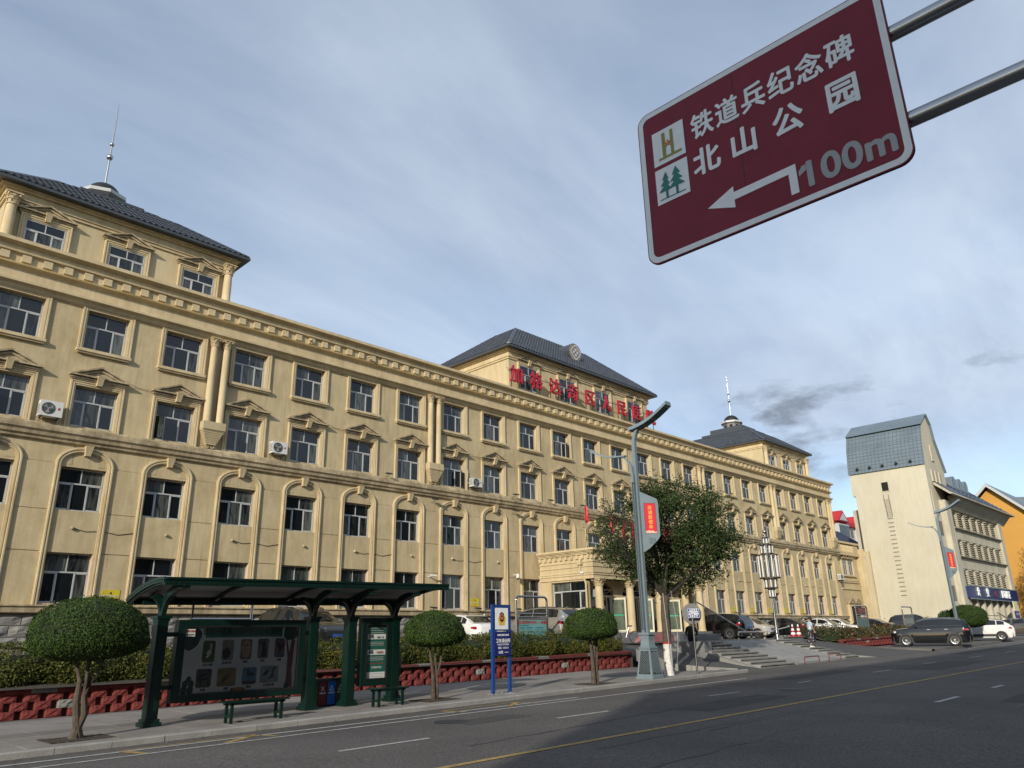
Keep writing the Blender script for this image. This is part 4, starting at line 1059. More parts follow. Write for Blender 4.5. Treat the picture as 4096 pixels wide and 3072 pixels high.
M_rust = mat('rusty_rung', (.10, .075, .06), .8, .3, 8)
def tpt(t):  # centre line of the rungs, slightly leaning
    return 29.05+.0*t
zr = 16.2; i = 0
b = MB(); b.tube([(TX-.12, 29.38, 16.4), (TX-.2, 29.35, 15.9), (TX-.18, 29.25, 13.9)], .022, 5); b.tube([(TX-.12, 28.85, 16.4), (TX-.2, 28.8, 15.9), (TX-.18, 28.75, 13.9)], .022, 5); b.build('ladder_rail', M_rust, tower)
while zr > 5.3:
    q = MB(); step = .21 if zr > 13.8 else .46; yc = 29.07
    if zr > 13.8: q.tube([(TX-.18, yc-.25, zr), (TX-.18, yc+.25, zr)], .016, 5)
    else: q.tube([(TX, yc-.26, zr), (TX-.16, yc-.26, zr-.0), (TX-.16, yc+.26, zr), (TX, yc+.26, zr)], .022, 5)
    if zr < 15.8: q.build('rung', M_rust, tower)
    zr -= step
for yy in (25.9, 27.4, 28.9, 30.3, 31.7):
    q = MB(); q.box(TX-.42, TX-.05, yy-.13, yy+.13, 19.55, 19.7); q.box(TX-.3, TX-.2, yy-.05, yy+.05, 19.45, 19.8); q.build('floodlight', M_black, tower)
# front gable reliefs
b = MB()
b.prism([(93.0, 19.9), (93.75, 19.9), (93.75, 21.4)]+[(93.375+.375*math.cos(t), 21.4+.42*math.sin(t)) for t in np.linspace(.2, PI-.2, 6)]+[(93.0, 21.4)], 24.5, 24.6, 'y'); b.build('arched_relief', M_tower, tower)
b = MB()
for c_ in range(2):
    for r_ in range(4): b.box(93.08+c_*.34, 93.34+c_*.34, 24.49, 24.505, 20.0+r_*.4, 20.3+r_*.4)
b.build('relief_pane', M_police, tower)
for xw in (92.1, 93.4, 94.7):
    q = MB(); q.box(xw-.3, xw+.3, 24.5, 24.6, 17.55, 18.75); q.box(xw-.38, xw+.38, 24.45, 24.6, 17.45, 17.55); q.box(xw-.2, xw+.2, 24.47, 24.51, 17.65, 18.65, 1); q.build('blind_window', [M_tower, M_policed], tower)
for zz_ in (13.0, 10.2, 6.2):
    q = MB(); q.box(91.0, 91.9, 24.52, 24.6, zz_-1.5, zz_); q.build('window', M_glass, tower)
b = MB(); b.tube([(TX+.12, 24.5, 16.3), (TX+.12, 24.5, 2)], .06, 6); b.build('downpipe', M_police, tower)

# ================================================================== police building
PYF = 24.0
pol = thing('police_building', 'cream police building with louvred piers, steep dark roof and a long blue sign band', 'building', (104, 24, PK))
b = MB()
b.box(92.6, 94.4, PYF-.0, PYF+10, 1.3, 15.4); b.box(114.2, 115.6, PYF, PYF+10, 1.3, 15.4)
b.box(94.4, 114.2, PYF+.75, PYF+10, 1.3, 15.4)
for z0, z1 in ((14.5, 15.4), (11.35, 12.55), (8.15, 9.45), (4.9, 6.25)): b.box(94.4, 114.2, PYF+.25, PYF+.75, z0, z1)
b.build('wall', M_police, pol)
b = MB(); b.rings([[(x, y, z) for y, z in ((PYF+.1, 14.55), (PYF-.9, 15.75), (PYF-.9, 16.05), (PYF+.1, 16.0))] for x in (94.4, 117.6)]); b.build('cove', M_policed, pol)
M_slat = mat('louvre_slat', (.40, .37, .29), .9, .15, 2)
slat_n = 0; rest = MB(); wpan = MB()
NB = 6; pw = (114.2-94.4)/(NB+1)
for (z0, z1) in ((12.55, 14.5), (9.45, 11.35), (6.25, 8.15)):
    for i in range(NB+1):
        xa = 94.4+i*pw*.985; xb = xa+1.75
        q = MB(); q.box(xa, xb, PYF+.3, PYF+.75, z0, z1); po = q.build('pier', M_police, pol)
        for j in range(7):
            zs = z0+.12+j*(z1-z0-.15)/7
            q = MB(); q.rings([[(xx, PYF+.02, zs), (xx, PYF+.3, zs+.14), (xx, PYF+.3, zs+.19), (xx, PYF-.02, zs+.04)] for xx in (xa+.1, xb-.1)])
            q.build('slat', M_slat, po)
        if i < NB:
            xw0, xw1 = xb, 94.4+(i+1)*pw*.985
            q = MB(); q.box(xw0, xw1, PYF+.6, PYF+.66, z0, z1); wo = q.build('window', M_white, pol)
            q = MB(); q.box(xw0+.06, (xw0+xw1)/2-.03, PYF+.57, PYF+.6, z0+.06, z1-.6); q.box((xw0+xw1)/2+.03, xw1-.06, PYF+.57, PYF+.6, z0+.06, z1-.6); q.box(xw0+.06, xw1-.06, PYF+.57, PYF+.6, z1-.52, z1-.05); q.build('pane', M_glass, wo)
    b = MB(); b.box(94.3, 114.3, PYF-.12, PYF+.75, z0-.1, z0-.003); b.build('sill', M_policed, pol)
for i in range(8):
    xa = 94.4+i*2.75
    q = MB(); q.box(xa, xa+.7, PYF, PYF+.75, 1.3, 4.9); q.build('pier', M_police, pol)
    if i < 7:
        q = MB(); q.box(xa+.75, xa+2.7, PYF+.65, PYF+.7, 1.5, 4.8); q.build('window', M_glass, pol)
b = MB(); b.box(93.9, 114.6, PYF-.35, PYF+.2, 4.95, 6.2); band_ = b.build('sign_band', mat('band_blue', (.016, .03, .12), .35, .08, 1), pol)
b = MB(); b.box(93.85, 114.65, PYF-.4, PYF-.3, 6.2, 6.3); b.box(93.85, 114.65, PYF-.4, PYF-.3, 4.85, 4.95); b.build('band_trim', M_lampg, band_)
text('公', 1.0, M_signw, band_, (96.9, PYF-.42, 5.6), (1, 0, 0), (0, 0, 1), .05, .02)
text('安', 1.0, M_signw, band_, (100.6, PYF-.42, 5.6), (1, 0, 0), (0, 0, 1), .05, .02)
text('POLICE', 1.15, M_signw, band_, (108.6, PYF-.42, 5.58), (1, 0, 0), (0, 0, 1), .05, .03)
b = MB(); b.rings([[(104.2+.32*math.cos(t), PYF-y, 5.58+.42*math.sin(t)) for t in np.linspace(0, 2*PI, 16, endpoint=False)] for y in (.36, .44)]); b.build('badge', mat('badge_red', (.16, .02, .04), .5, .2, 4), band_)
# hipped roof
b = MB(); A_ = (96.95, PYF-1.1, 15.95); Bq = (118.6, PYF-1.1, 15.95); Cq = (118.6, PYF+11.1, 15.95); Dq = (96.95, PYF+11.1, 15.95); T1 = (97.5, PYF+5, 21.4); T2 = (108.5, PYF+5, 21.4)
b.add([A_, Bq, Cq, Dq, T1, T2], [(0, 1, 5, 4), (1, 2, 5), (2, 3, 4, 5), (3, 0, 4), (0, 3, 2, 1)]); ro = b.build('roof', mat('roof_tile_dark', (.035, .04, .055), .5, .2, 2, .3, 8), pol)
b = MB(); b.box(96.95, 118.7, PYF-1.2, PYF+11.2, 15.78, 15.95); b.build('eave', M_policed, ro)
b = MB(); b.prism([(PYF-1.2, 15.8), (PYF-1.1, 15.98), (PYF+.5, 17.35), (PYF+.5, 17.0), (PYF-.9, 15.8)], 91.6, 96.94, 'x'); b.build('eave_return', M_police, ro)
b = MB(); b.add([(91.5, PYF-1.12, 16.0), (96.95, PYF-1.12, 16.0), (96.95, PYF+.5, 17.42), (91.5, PYF+.5, 17.42)], [(0, 1, 2, 3)]); b.build('roof_strip', M_roofd, ro)
b = MB()
for i in range(18):   # rows of the tile courses as fine ridges on the front slope
    t = (i+.5)/18; xa = 97.0+.5*t; xb = 118.6-10.1*t
    b.rings([[(xx, PYF-1.1+6.1*t-.03, 15.95+5.45*t+.0), (xx, PYF-1.1+6.1*t, 15.95+5.45*t+.05), (xx, PYF-1.1+6.1*t+.06, 15.95+5.45*t+.03)] for xx in (xa+.05, xb-.05)])
b.build('tile_course', M_roofd, ro)
for i in range(14):
    q = MB(); x_ = 95+i*1.6; q.rings([[(x_-.14, PYF-.4+dy_, 16.7+dz_), (x_+.14, PYF-.4+dy_, 16.7+dz_)][::1] + [(x_+.14, PYF-.35+dy_, 16.72+dz_), (x_-.14, PYF-.35+dy_, 16.72+dz_)] for dy_, dz_ in ((0, -.05), (0, .12))]); q.build('snow_guard', M_metalb, ro)
for x_ in (103.2, 105.7, 108.2):
    yd = PYF+1.3
    q = MB(); arc = [(x_-.75, 18.0), (x_-.75, 19.0)]+[(x_-.75*math.cos(t), 19.0+.6*math.sin(t)) for t in np.linspace(.2, PI-.2, 7)]+[(x_+.75, 19.0), (x_+.75, 18.0)]
    q.prism(arc, yd, yd+3.5, 'y'); do = q.build('dormer', M_metalb, ro)
    q = MB(); q.box(x_-.45, x_+.45, yd-.02, yd, 18.2, 19.2); q.build('window', M_glass, do)
pa = thing('police_notice', 'cream and blue police notice panel on legs before the blue band', 'sign', (107.5, 22.8, 1.5))
q = MB(); q.box(106.6, 108.4, 22.6, 22.7, 3.7, 4.8); q.build('panel', mat('notice_cream', (.62, .55, .35), .6, .05, 3), pa)
q = MB(); q.box(106.6, 108.4, 22.6, 22.7, 2.9, 3.7); lp = q.build('lower_panel', M_blue, pa)
text('公安派出所', .3, M_signw, lp, (107.5, 22.59, 3.35), (1, 0, 0), (0, 0, 1))
q = MB(); q.box(106.8, 106.9, 22.62, 22.68, 1.5, 2.9); q.box(108.1, 108.2, 22.62, 22.68, 1.5, 2.9); q.build('legs', M_steel, pa)

# orange gabled hall
oh = thing('orange_hall', 'big orange gabled building with a white verge and grey metal roof at the right', 'building', (132, 27.8, 2))
OX = 131.0
b = MB(); b.prism([(13.5, 1), (13.5, 8.2), (27.8, 21.8), (42, 8.2), (42, 1)], OX, OX+26, 'x'); b.build('wall', M_orange, oh)
b = MB()
for s_ in (-1, 1):
    ye = 27.8+s_*15.4; ze = 22.15-15.4*.96
    b.rings([[(x, 27.8, 22.15), (x, ye, ze), (x, ye, ze+.3), (x, 27.8, 22.55)] for x in (OX-.9, OX+27)])
b.build('roof', M_metalb, oh)
b = MB()
for s_ in (-1, 1):
    ye = 27.8+s_*15.4; ze = 22.15-15.4*.96
    b.rings([[(x, 27.8, 22.0), (x, ye, ze-.3), (x, ye, ze+.22), (x, 27.8, 22.5)] for x in (OX-1.02, OX-.9)])
b.build('verge', M_white, oh)
b = MB(); b.add([(OX+10, 5, 19.0), (OX+10, 26.5, 21.5), (OX+30, 26.5, 21.5), (OX+30, 5, 19.0), (OX+10, 5, 10), (OX+10, 26.5, 12)], [(0, 1, 2, 3), (0, 1, 5, 4)]); b.build('rear_roof', M_metalb, oh)
b = MB(); b.box(OX-.02, OX, 20.5, 22.6, 12.2, 13.4); b.build('patch', mat('patch_peach', (.55, .36, .2), .9, .05, 2), oh)

# the block behind the camera whose shade lies over the road and the hanging sign
bb = thing('flats_behind', 'plain grey brick apartment block on the near side of the street', 'building', (20, -12, 0))
b = MB(); b.box(-26, 62, -20, -6.3, -.6, 18.4); b.build('wall', mat('grey_brick', (.20, .185, .17), .9, .15, .6), bb)
b = MB(); b.box(-26.2, 62.2, -20.2, -6.1, 18.4, 18.6); b.build('coping', M_conc, bb)
for i in range(25):
    for j in range(5):
        q = MB(); x_ = -23.8+i*3.4; z_ = 1.6+j*3.4; q.box(x_, x_+1.6, -6.31, -6.26, z_, z_+1.6); q.build('window', M_glass, bb)

# ================================================================== planters and hedges
def block_mesh():
    b = MB(); n = 4
    # split face block : ribbed slanting sides, rough front ; front toward -Y, centre at origin, height .2
    vs = []
    w, hh, d = .17, .198, .14
    for j in range(n+1):
        for i in range(n+1):
            e = i in (0, n) or j in (0, n)
            vs.append((-w+2*w*i/n, -d-(0 if e else random.uniform(.005, .04)), hh*j/n))
    b.add(vs, [(j*(n+1)+i, j*(n+1)+i+1, (j+1)*(n+1)+i+1, (j+1)*(n+1)+i) for j in range(n) for i in range(n)])
    for s_ in (-1, 1):
        r = []
        for k_ in range(9):
            t = k_/8; x = s_*(w+.075*t); y = -d+(.17)*t-(.014 if k_ % 2 else 0); r.append((x, y))
        b.add([(x, y, 0) for x, y in r]+[(x, y, hh) for x, y in r], [(i, i+1, i+10, i+9) for i in range(8)])
    b.add([(-w, -d, hh), (w, -d, hh), (w+.075, .01, hh), (-w-.075, .01, hh)], [(0, 1, 2, 3)])
    b.add([(-w, -d, 0), (w, -d, 0), (w+.075, .01, 0), (-w-.075, .01, 0)], [(0, 1, 2, 3)])
    return b
blk_meshes = []
for mm in (M_red, M_red, M_red, M_grey):
    o = block_mesh().build('block', mm); blk_meshes.append(o.data); bpy.data.objects.remove(o)
def planter(name, label, xa, xb, yf, rows_, rh, depth, zoff, cols=300, endwall=True):
    t = thing(name, label, 'planter wall', ((xa+xb)/2, yf((xa+xb)/2), gz((xa+xb)/2)+zoff))
    b = MB()
    for q, w in zip(np.arange(xa, xb, 2.0), list(np.arange(xa, xb, 2.0))[1:]+[xb]):
        b.rings([[(x, yf(x)+.12, gz(x)+zoff-.3), (x, yf(x)+.4, gz(x)+zoff-.3), (x, yf(x)+.4, gz(x)+zoff+rows_*rh+.0), (x, yf(x)+.12, gz(x)+zoff+rows_*rh)] for x in (q, w)])
    b.build('backing', mat('backing_red', (.09, .018, .017), .95, .2, 4), t)
    n = 0
    for r in range(rows_):
        x = xa+.3+(.27 if r % 2 else 0)
        while x < xb-.25:
            gsel = (r == 1 and (int(x*1.85) % 9 == 4))
            o = link('block', blk_meshes[3] if gsel else random.choice(blk_meshes[:3]), t)
            o.location = (x, yf(x)+.15+(.012*r), gz(x)+zoff+r*rh); o.rotation_euler = (0, 0, -.047+random.uniform(-.02, .02)); o.scale = (1, 1, rh/.2)
            o.matrix_parent_inverse = parent_inv(t)
            x += .54; n += 1
    x = xa
    i = 0
    while x < xb-.1:
        w = min(.62, xb-x); b = MB(); z0 = gz(x)+zoff+rows_*rh+.002
        b.rings([[(q, yf(q)-.04, z0+gz(q)-gz(x)), (q, yf(q)+.36, z0+gz(q)-gz(x)), (q, yf(q)+.36, z0+.11+gz(q)-gz(x)), (q, yf(q)-.02, z0+.11+gz(q)-gz(x))] for q in (x+.004, x+w-.004)])
        for k_ in range(12): 
            xx = x+.02+k_*(w-.03)/12
            b.add([(xx, yf(xx)-.046, z0+.005), (xx+.034, yf(xx)-.046, z0+.005), (xx+.034, yf(xx)-.046, z0+.1), (xx, yf(xx)-.046, z0+.1)], [(0, 1, 2, 3)])
        b.build('cap_block', M_grey if i % 5 == 3 else M_red, t); x += w; i += 1
    if endwall:
        b = MB(); z0 = gz(xb)+zoff; b.box(xb-.12, xb+.02, yf(xb)+.12, yf(xb)+depth, z0-.3, z0+rows_*rh)
        b.build('end_backing', M_red, t)
        for r in range(rows_):
            y = yf(xb)+.4+(.2 if r % 2 else 0)
            while y < yf(xb)+depth-.1:
                o = link('block', blk_meshes[0], t); o.location = (xb-.12, y, z0+r*rh); o.rotation_euler = (0, 0, PI/2); o.scale = (1, 1, rh/.2); o.matrix_parent_inverse = parent_inv(t); y += .54
        b = MB(); b.box(xb-.3, xb+.05, yf(xb)+.37, yf(xb)+depth, z0+rows_*rh+.002, z0+rows_*rh+.112); b.build('cap_block', M_red, t)
    return t
planter('planter_wall', 'long low wall of red split faced blocks in front of the hospital hedge', -8, 31.1, wy, 3, .205, 2.0, 0)
b = MB(); b.add([(-8, 24.3, .72), (31.0, 22.6, 1.0), (31.0, 25.4, 1.35), (-8, 25.4, 1.35)], [(0, 1, 2, 3)]); b.add([(-8, 25.4, 1.35), (31, 25.4, 1.35), (31, 25.4, .2), (-8, 25.4, .2)], [(0, 1, 2, 3)])
b.add([(31.15, 22.7, .1), (31.15, 25.4, .1), (31.15, 25.4, PK), (31.15, 22.7, 1.05)], [(0, 1, 2, 3)])
o = b.build('planter_soil', M_soil); o['kind'] = 'structure'
planter('planter_wall', 'short red block planter wall right of the driveway beside the big dark car', 52.2, 61.2, lambda x: 21.0-.02*(x-52), 2, .2, 2.5, .10, endwall=True)
b = MB(); b.add([(52.3, 21.2, 1.2), (68, 21.2, 1.35), (68, 24.6, 1.5), (52.3, 24.6, 1.5)], [(0, 1, 2, 3)]); o = b.build('planter_soil', M_soil); o['kind'] = 'structure'

def hedge(name, label, x0, x1, yfr, ybk, ztop, zbot, n, size, m=M_leafh):
    """lumpy clipped hedge: leaves scattered in the outer shell of an uneven volume"""
    X = rng.uniform(x0, x1, n); u = rng.uniform(0, 1, n); face = rng.uniform(0, 1, n)
    lump = lambda x, y: .10*np.sin(x*2.3+y)+.07*np.sin(x*5.1+1.3*y+1)+.06*np.sin(x*9.7+y*4)+.05*np.sin(x*1.1)
    yf_ = np.array([yfr(a) for a in X]); 
    top = face < .5
    Y = np.where(top, yf_+(ybk-yf_)*u, yf_+.02+.25*(1-(1-u)**2)*0+rng.uniform(-.06, .12, n)+.10*np.sin(X*3.1)*1)
    zt = np.array([ztop(a) for a in X])+lump(X, Y)
    zb = np.array([zbot(a) for a in X])
    edge = np.clip((Y-yf_)/.45, 0, 1)
    Z = np.where(top, zt-.28*(1-edge)**2-np.abs(rng.normal(0, .05, n)), zb+(zt-.25-zb)*u)
    Y = np.where(top, Y, Y-.12*np.sin(u*PI))
    nr = np.stack([np.zeros(n), np.where(top, -.2, -1), np.where(top, 1, .25)], 1)
    ne = n//40; Xe = np.where(rng.uniform(0, 1, ne) < .5, x0, x1)+rng.normal(0, .06, ne); Ye = rng.uniform(yfr(x0), ybk, ne); ze = rng.uniform(0, 1, ne)
    Ze = zbot(x0)+(ztop(x0)-zbot(x0)-.1)*ze
    P = np.concatenate([np.stack([X, Y, Z], 1), np.stack([Xe, Ye, Ze], 1)]); nr = np.concatenate([nr, np.stack([np.where(Xe < (x0+x1)/2, -1, 1), np.zeros(ne), np.full(ne, .3)], 1)])
    o = leaves(name, P, nr, size, size*.5, m, None, .8)
    tag(o, label, 'hedge')
    b = MB()
    xs = np.arange(x0+.12, x1-.1, .5)
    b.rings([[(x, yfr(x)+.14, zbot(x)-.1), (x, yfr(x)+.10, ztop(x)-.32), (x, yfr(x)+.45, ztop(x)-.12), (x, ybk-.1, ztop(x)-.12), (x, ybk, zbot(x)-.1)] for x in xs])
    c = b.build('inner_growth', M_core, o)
    return o
hedge('hedge', 'long clipped green hedge behind the red block wall', 1.5, 30.9, lambda x: wy(x)+.32, 26.1, lambda x: 1.72+.008*x, lambda x: gz(x)+.72, 62000, .085)
hedge('hedge', 'reddish green hedge in the planter beside the big dark car', 52.4, 70.0, lambda x: 21.25, 24.4, lambda x: 2.0+.1*math.sin(x*.5), lambda x: 1.15, 14000, .14, mat('hedge_leaf_bronze', (.055, .070, .014), .5, .35, .7, island=.55, col2=(.12, .07, .022)))
# ragged shrubs by the tower
def shrub(x, y, z, w, h, label, n=900, sz=.13, m=None):
    d = rng.normal(0, 1, (n, 3)); d /= np.linalg.norm(d, axis=1)[:, None]; r = rng.uniform(.35, 1.05, n)[:, None]**.6
    P = d*r*np.array([w/2, w/2, h/2])+np.array([x, y, z+h/2])
    P[:, 2] = np.maximum(P[:, 2], z+.02)
    o = leaves('shrub', P, d, sz, sz*.35, m or M_leafo); tag(o, label, 'shrub'); return o
shrub(76.5, 23.2, 1.45, 2.2, 1.4, 'loose green weed clump beside the empty notice frame')
shrub(79.5, 24.0, 1.45, 1.6, 1.6, 'tall thin weeds right of the empty notice frame')
shrub(86.5, 23.0, 1.5, 3.0, 2.2, 'bushy weeds at the foot of the tower between pickup and topiary')

# ================================================================== trees
def topiary(x, y, zb, zc, rx, rzt, rzb, n, leaf, label, trunk_pts, seed, extra=None, whitewash=False):
    global rng
    t = thing('topiary_tree', label, 'tree', (x, y, zb), 'clipped mushroom shaped trees')
    r_ = np.random.default_rng(seed)
    th = r_.uniform(0, 2*PI, n); c = r_.uniform(-1, 1, n)
    s_ = np.sqrt(1-c*c)
    P = np.zeros((n, 3)); up_ = c > 0
    ez = np.where(up_, rzt, rzb)
    wob = 1+.03*np.sin(th*3+c*4+seed)+.02*np.sin(th*7+c*9)
    shell = 1-np.abs(r_.normal(0, .035, n))
    srr = np.sqrt(np.clip(1-np.abs(c)**np.where(c > 0, 2.5, 2.7), 0, 1))
    P[:, 0] = x+rx*srr*np.cos(th)*wob*shell; P[:, 1] = y+rx*srr*np.sin(th)*wob*shell
    P[:, 2] = zc+ez*c*shell*wob
    nr = np.stack([srr*np.cos(th), srr*np.sin(th), c], 1)
    ns_ = n//22; sel = r_.integers(0, n, ns_); P = np.concatenate([P, P[sel]+nr[sel]*np.abs(r_.normal(0, .05, ns_))[:, None]*rx]); nr = np.concatenate([nr, nr[sel]])
    dens = np.sin(P[:, 0]*4.3+seed)*np.sin(P[:, 1]*3.7)*np.sin(P[:, 2]*5.1); keep = r_.uniform(0, 1, len(P)) > .25*(dens > .25)
    P, nr = P[keep], nr[keep]
    leaves('crown', P, nr, leaf, leaf*.45, M_leafd, t, .75)
    b = MB(); k_ = .93
    prof_ = [(max(.01, rx*k_*math.sqrt(max(0, 1-abs(q)**(2.5 if q > 0 else 2.7)))), zc+(rzt if q > 0 else rzb)*q*k_) for q in np.linspace(-1, 1, 14)]
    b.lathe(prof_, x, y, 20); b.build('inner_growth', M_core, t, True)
    for i, pts in enumerate(trunk_pts):
        b = MB(); b.tube([(x+p[0], y+p[1], zb+p[2]) for p in pts], [p[3] for p in pts], 8)
        o = b.build('trunk' if i == 0 else 'limb', M_bark, t, True)
    return t
topiary(5.63, 18.0, .08, 1.98, 1.14, .86, .42, 34000, .045, 'nearest clipped dome tree with twisted twin trunks left of the bus shelter',
        [[(0, 0, -.02, .125), (.03, .02, .15, .085), (.12, -.04, .45, .07), (.07, -.02, .8, .06), (.22, -.05, 1.2, .04), (.42, -.05, 1.75, .025)],
         [(.10, .02, -.02, .10), (.01, 0, .3, .08), (-.05, .02, .7, .07), (-.05, 0, 1.1, .045), (-.28, .05, 1.8, .022)],
         [(.06, 0, .7, .05), (.08, .02, 1.2, .04), (.06, 0, 1.8, .03)], [(.05, .04, .6, .03), (.16, .06, 1.0, .03), (.05, .03, 1.5, .02), (.1, .02, 1.8, .02)]], 3)
topiary(14.92, 17.9, .21, 1.98, .88, .66, .34, 15000, .055, 'clipped dome tree with pale flaking forked trunk right of the bus shelter',
        [[(0, 0, -.02, .07), (-.02, 0, .4, .055), (-.05, 0, .8, .045), (-.14, 0, 1.2, .035), (-.2, 0, 1.7, .02)], [(.12, .02, -.02, .06), (.13, 0, .4, .05), (.10, 0, .65, .045), (.25, 0, 1.0, .035), (.32, 0, 1.6, .02)], [(.12, 0, .6, .04), (.04, 0, 1.1, .03), (.05, 0, 1.6, .02)]], 5)
topiary(21.63, 17.45, .30, 2.12, .93, .66, .40, 14000, .06, 'clipped dome tree with straight bundled stems between police sign and lamp post',
        [[(0, 0, -.02, .09), (0, 0, .5, .07), (-.03, 0, 1.0, .06), (-.12, 0, 1.7, .03)], [(.1, .05, -.02, .07), (.11, .03, .6, .055), (.12, 0, 1.1, .05), (.2, 0, 1.7, .03)], [(.22, 0, -.02, .05), (.2, 0, .5, .045), (.26, 0, 1.2, .04), (.33, 0, 1.7, .02)]], 7)
topiary(65.7, 17.1, .91, 2.55, 1.35, .98, .62, 16000, .09, 'largest dense clipped tree beside the white compact car at the far pavement',
        [[(0, 0, -.02, .16), (.02, 0, .5, .13), (-.1, 0, 1.0, .1), (-.5, 0, 1.7, .05)], [(.02, 0, .6, .11), (.2, 0, 1.1, .08), (.6, 0, 1.8, .05)], [(.02, 0, .8, .08), (.05, .1, 1.8, .05)]], 9)
topiary(66.9, 18.5, .95, 2.45, 1.0, .8, .5, 5000, .09, 'dark clipped bush mostly hidden behind the far lamp post',
        [[(0, 0, -.02, .1), (0, 0, 1.5, .07)]], 11)
for (x, y, zb) in ((5.7, 18.0, .08), (14.98, 17.9, .21), (21.7, 17.45, .30)):
    b = MB()
    for i in range(8):
        for j in range(6): b.box(x-.62+i*.155, x-.62+i*.155+.12, y-.48+j*.16, y-.48+j*.16+.12, zb+.004, zb+.012+random.uniform(0, .006))
    o = b.build('tree_pit', M_soil); o['kind'] = 'structure'

# the big street tree
bt = thing('street_tree', 'leafy street tree with a whitewashed trunk beside the lamp post', 'tree', (26.25, 17.45, .36))
b = MB(); b.tube([(26.25, 17.45, .30), (26.25, 17.45, .55), (26.27, 17.45, 1.5)], [.22, .17, .165], 14); b.build('whitewashed_trunk', M_lime, bt, True)
b = MB(); b.tube([(26.27, 17.45, 1.5), (26.27, 17.45, 1.58)], [.167, .167], 14); b.build('red_band', mat('red_band', (.30, .03, .03), .8, .1, 4), bt)
b = MB(); b.tube([(26.27, 17.45, 1.58), (26.30, 17.45, 2.1), (26.28, 17.46, 2.6), (26.38, 17.45, 3.3)], [.165, .17, .155, .16], 12); b.build('trunk', M_bark, bt, True)
tips = []
def limb(p0, p1, r0, r1, n=6, bend=.25, parent=bt, lvl=0):
    p0, p1 = Vector(p0), Vector(p1); q = Vector((random.uniform(-1, 1), random.uniform(-1, 1), random.uniform(0, 1)))*bend*(p1-p0).length
    pts = [p0.lerp(p1, i/n)+q*math.sin(PI*i/n)*.5 for i in range(n+1)]
    b = MB(); b.tube(pts, [r0+(r1-r0)*i/n for i in range(n+1)], 7)
    b.build('branch', M_bark2, parent, True)
    return pts
C0 = Vector((27.75, 17.95, 5.9))
main = []
for (tx, ty, tz), r0 in (((25.6, 18.3, 6.2), .10), ((28.6, 17.4, 5.6), .12), ((27.0, 18.8, 7.2), .09), ((29.2, 16.5, 4.9), .07), ((28.3, 17.0, 7.4), .07), ((25.0, 18.2, 4.9), .05)):
    main.append(limb((26.38, 17.45, 3.2), (tx, ty, tz), r0, .03))
allp = [p for m_ in main for p in m_[2:]]
Rm, Um = rt2, up2
cl = []
for i in range(150):
    a = random.uniform(0, 2*PI); rr = math.sqrt(random.uniform(0.0, 1)); dep = random.uniform(-1, 1)
    sx_ = math.cos(a)*rr*2.75; sz_ = math.sin(a)*rr*2.15
    # crown outline: heavier to the right and low, thin to the left
    if sx_ < -1.6 and sz_ > .7: continue
    if sx_ > 2.0 and sz_ > 1.2: continue
    dy_ = dep*1.9*math.sqrt(max(0, 1-rr*rr*.8))
    H = Vector((.70, -.714, 0)); D = Vector((.714, .70, 0))
    p = C0+H*sx_+D*dy_+Vector((0, 0, sz_))
    thin = .35 if sx_ < -1.7 else (.6 if rr > .85 else 1)
    cl.append((p, thin))
for p, thin in cl:
    if random.random() < .45:
        q = min(allp, key=lambda v: (v-p).length); limb(q, p, .022, .006, 4, .3)
LP, LN = [], []
for p, thin in cl:
    n = int(330*thin*random.uniform(.6, 1.3)); s_ = random.uniform(.22, .42)
    d = rng.normal(0, 1, (n, 3))*np.array([s_, s_, s_*.75])
    LP.append(np.array(p)+d); LN.append(d/(np.linalg.norm(d, axis=1)[:, None]+1e-6)+np.array([0, 0, .3]))
for i in range(70):   # sprays that stick out of the outline
    a = random.uniform(0, 2*PI); base = C0+Vector((.70, -.714, 0))*math.cos(a)*2.5+Vector((0, 0, 1))*math.sin(a)*1.95+Vector((.714, .7, 0))*random.uniform(-.8, .8)
    dr_ = Vector((.70*math.cos(a), -.714*math.cos(a), math.sin(a)*.8+random.uniform(-.3, .5))).normalized(); ln = random.uniform(.3, .85)
    if random.random() < .6: limb(base-dr_*.4, base+dr_*ln, .010, .003, 3, .1)
    n = 26; tt = rng.uniform(0, 1, n)[:, None]
    P = np.array(base)+np.array(dr_)*tt*ln+rng.normal(0, .05, (n, 3)); LP.append(P); LN.append(rng.normal(0, 1, (n, 3)))
LP = np.concatenate(LP); LN = np.concatenate(LN)
leaves('foliage', LP, LN, .12, .06, M_leaft, bt, .9)
# bare twigs at the left
for i in range(26):
    p0 = Vector((25.2, 18.3, 4.9+random.uniform(-.3, 1.6)))+Vector((random.uniform(-.3, .3), 0, 0)); e = p0+Vector((-.7, .71, 0))*random.uniform(.5, 1.5)+Vector((0, 0, random.uniform(-.2, 1.0)))
    limb(p0, e, .012, .003, 4, .25)
b = MB(); b.tube([(26.08, 17.34, 3.4), (26.08, 17.30, 2.6), (26.11, 17.27, 1.6), (26.12, 17.26, .9), (26.2, 17.24, .62), (26.4, 17.25, .6)], .012, 5)
tag(b.build('cable', M_white), 'white cable running down the whitewashed tree trunk', 'cable')
b = MB(); b.tube([(26.6, 17.3, 3.5), (26.7, 17.2, 2.2), (26.6, 17.2, 1.2), (26.5, 17.25, .7), (26.3, 17.22, .55)], .009, 5)
tag(b.build('cable', M_white), 'thin loose cable loop hanging right of the tree trunk', 'cable')

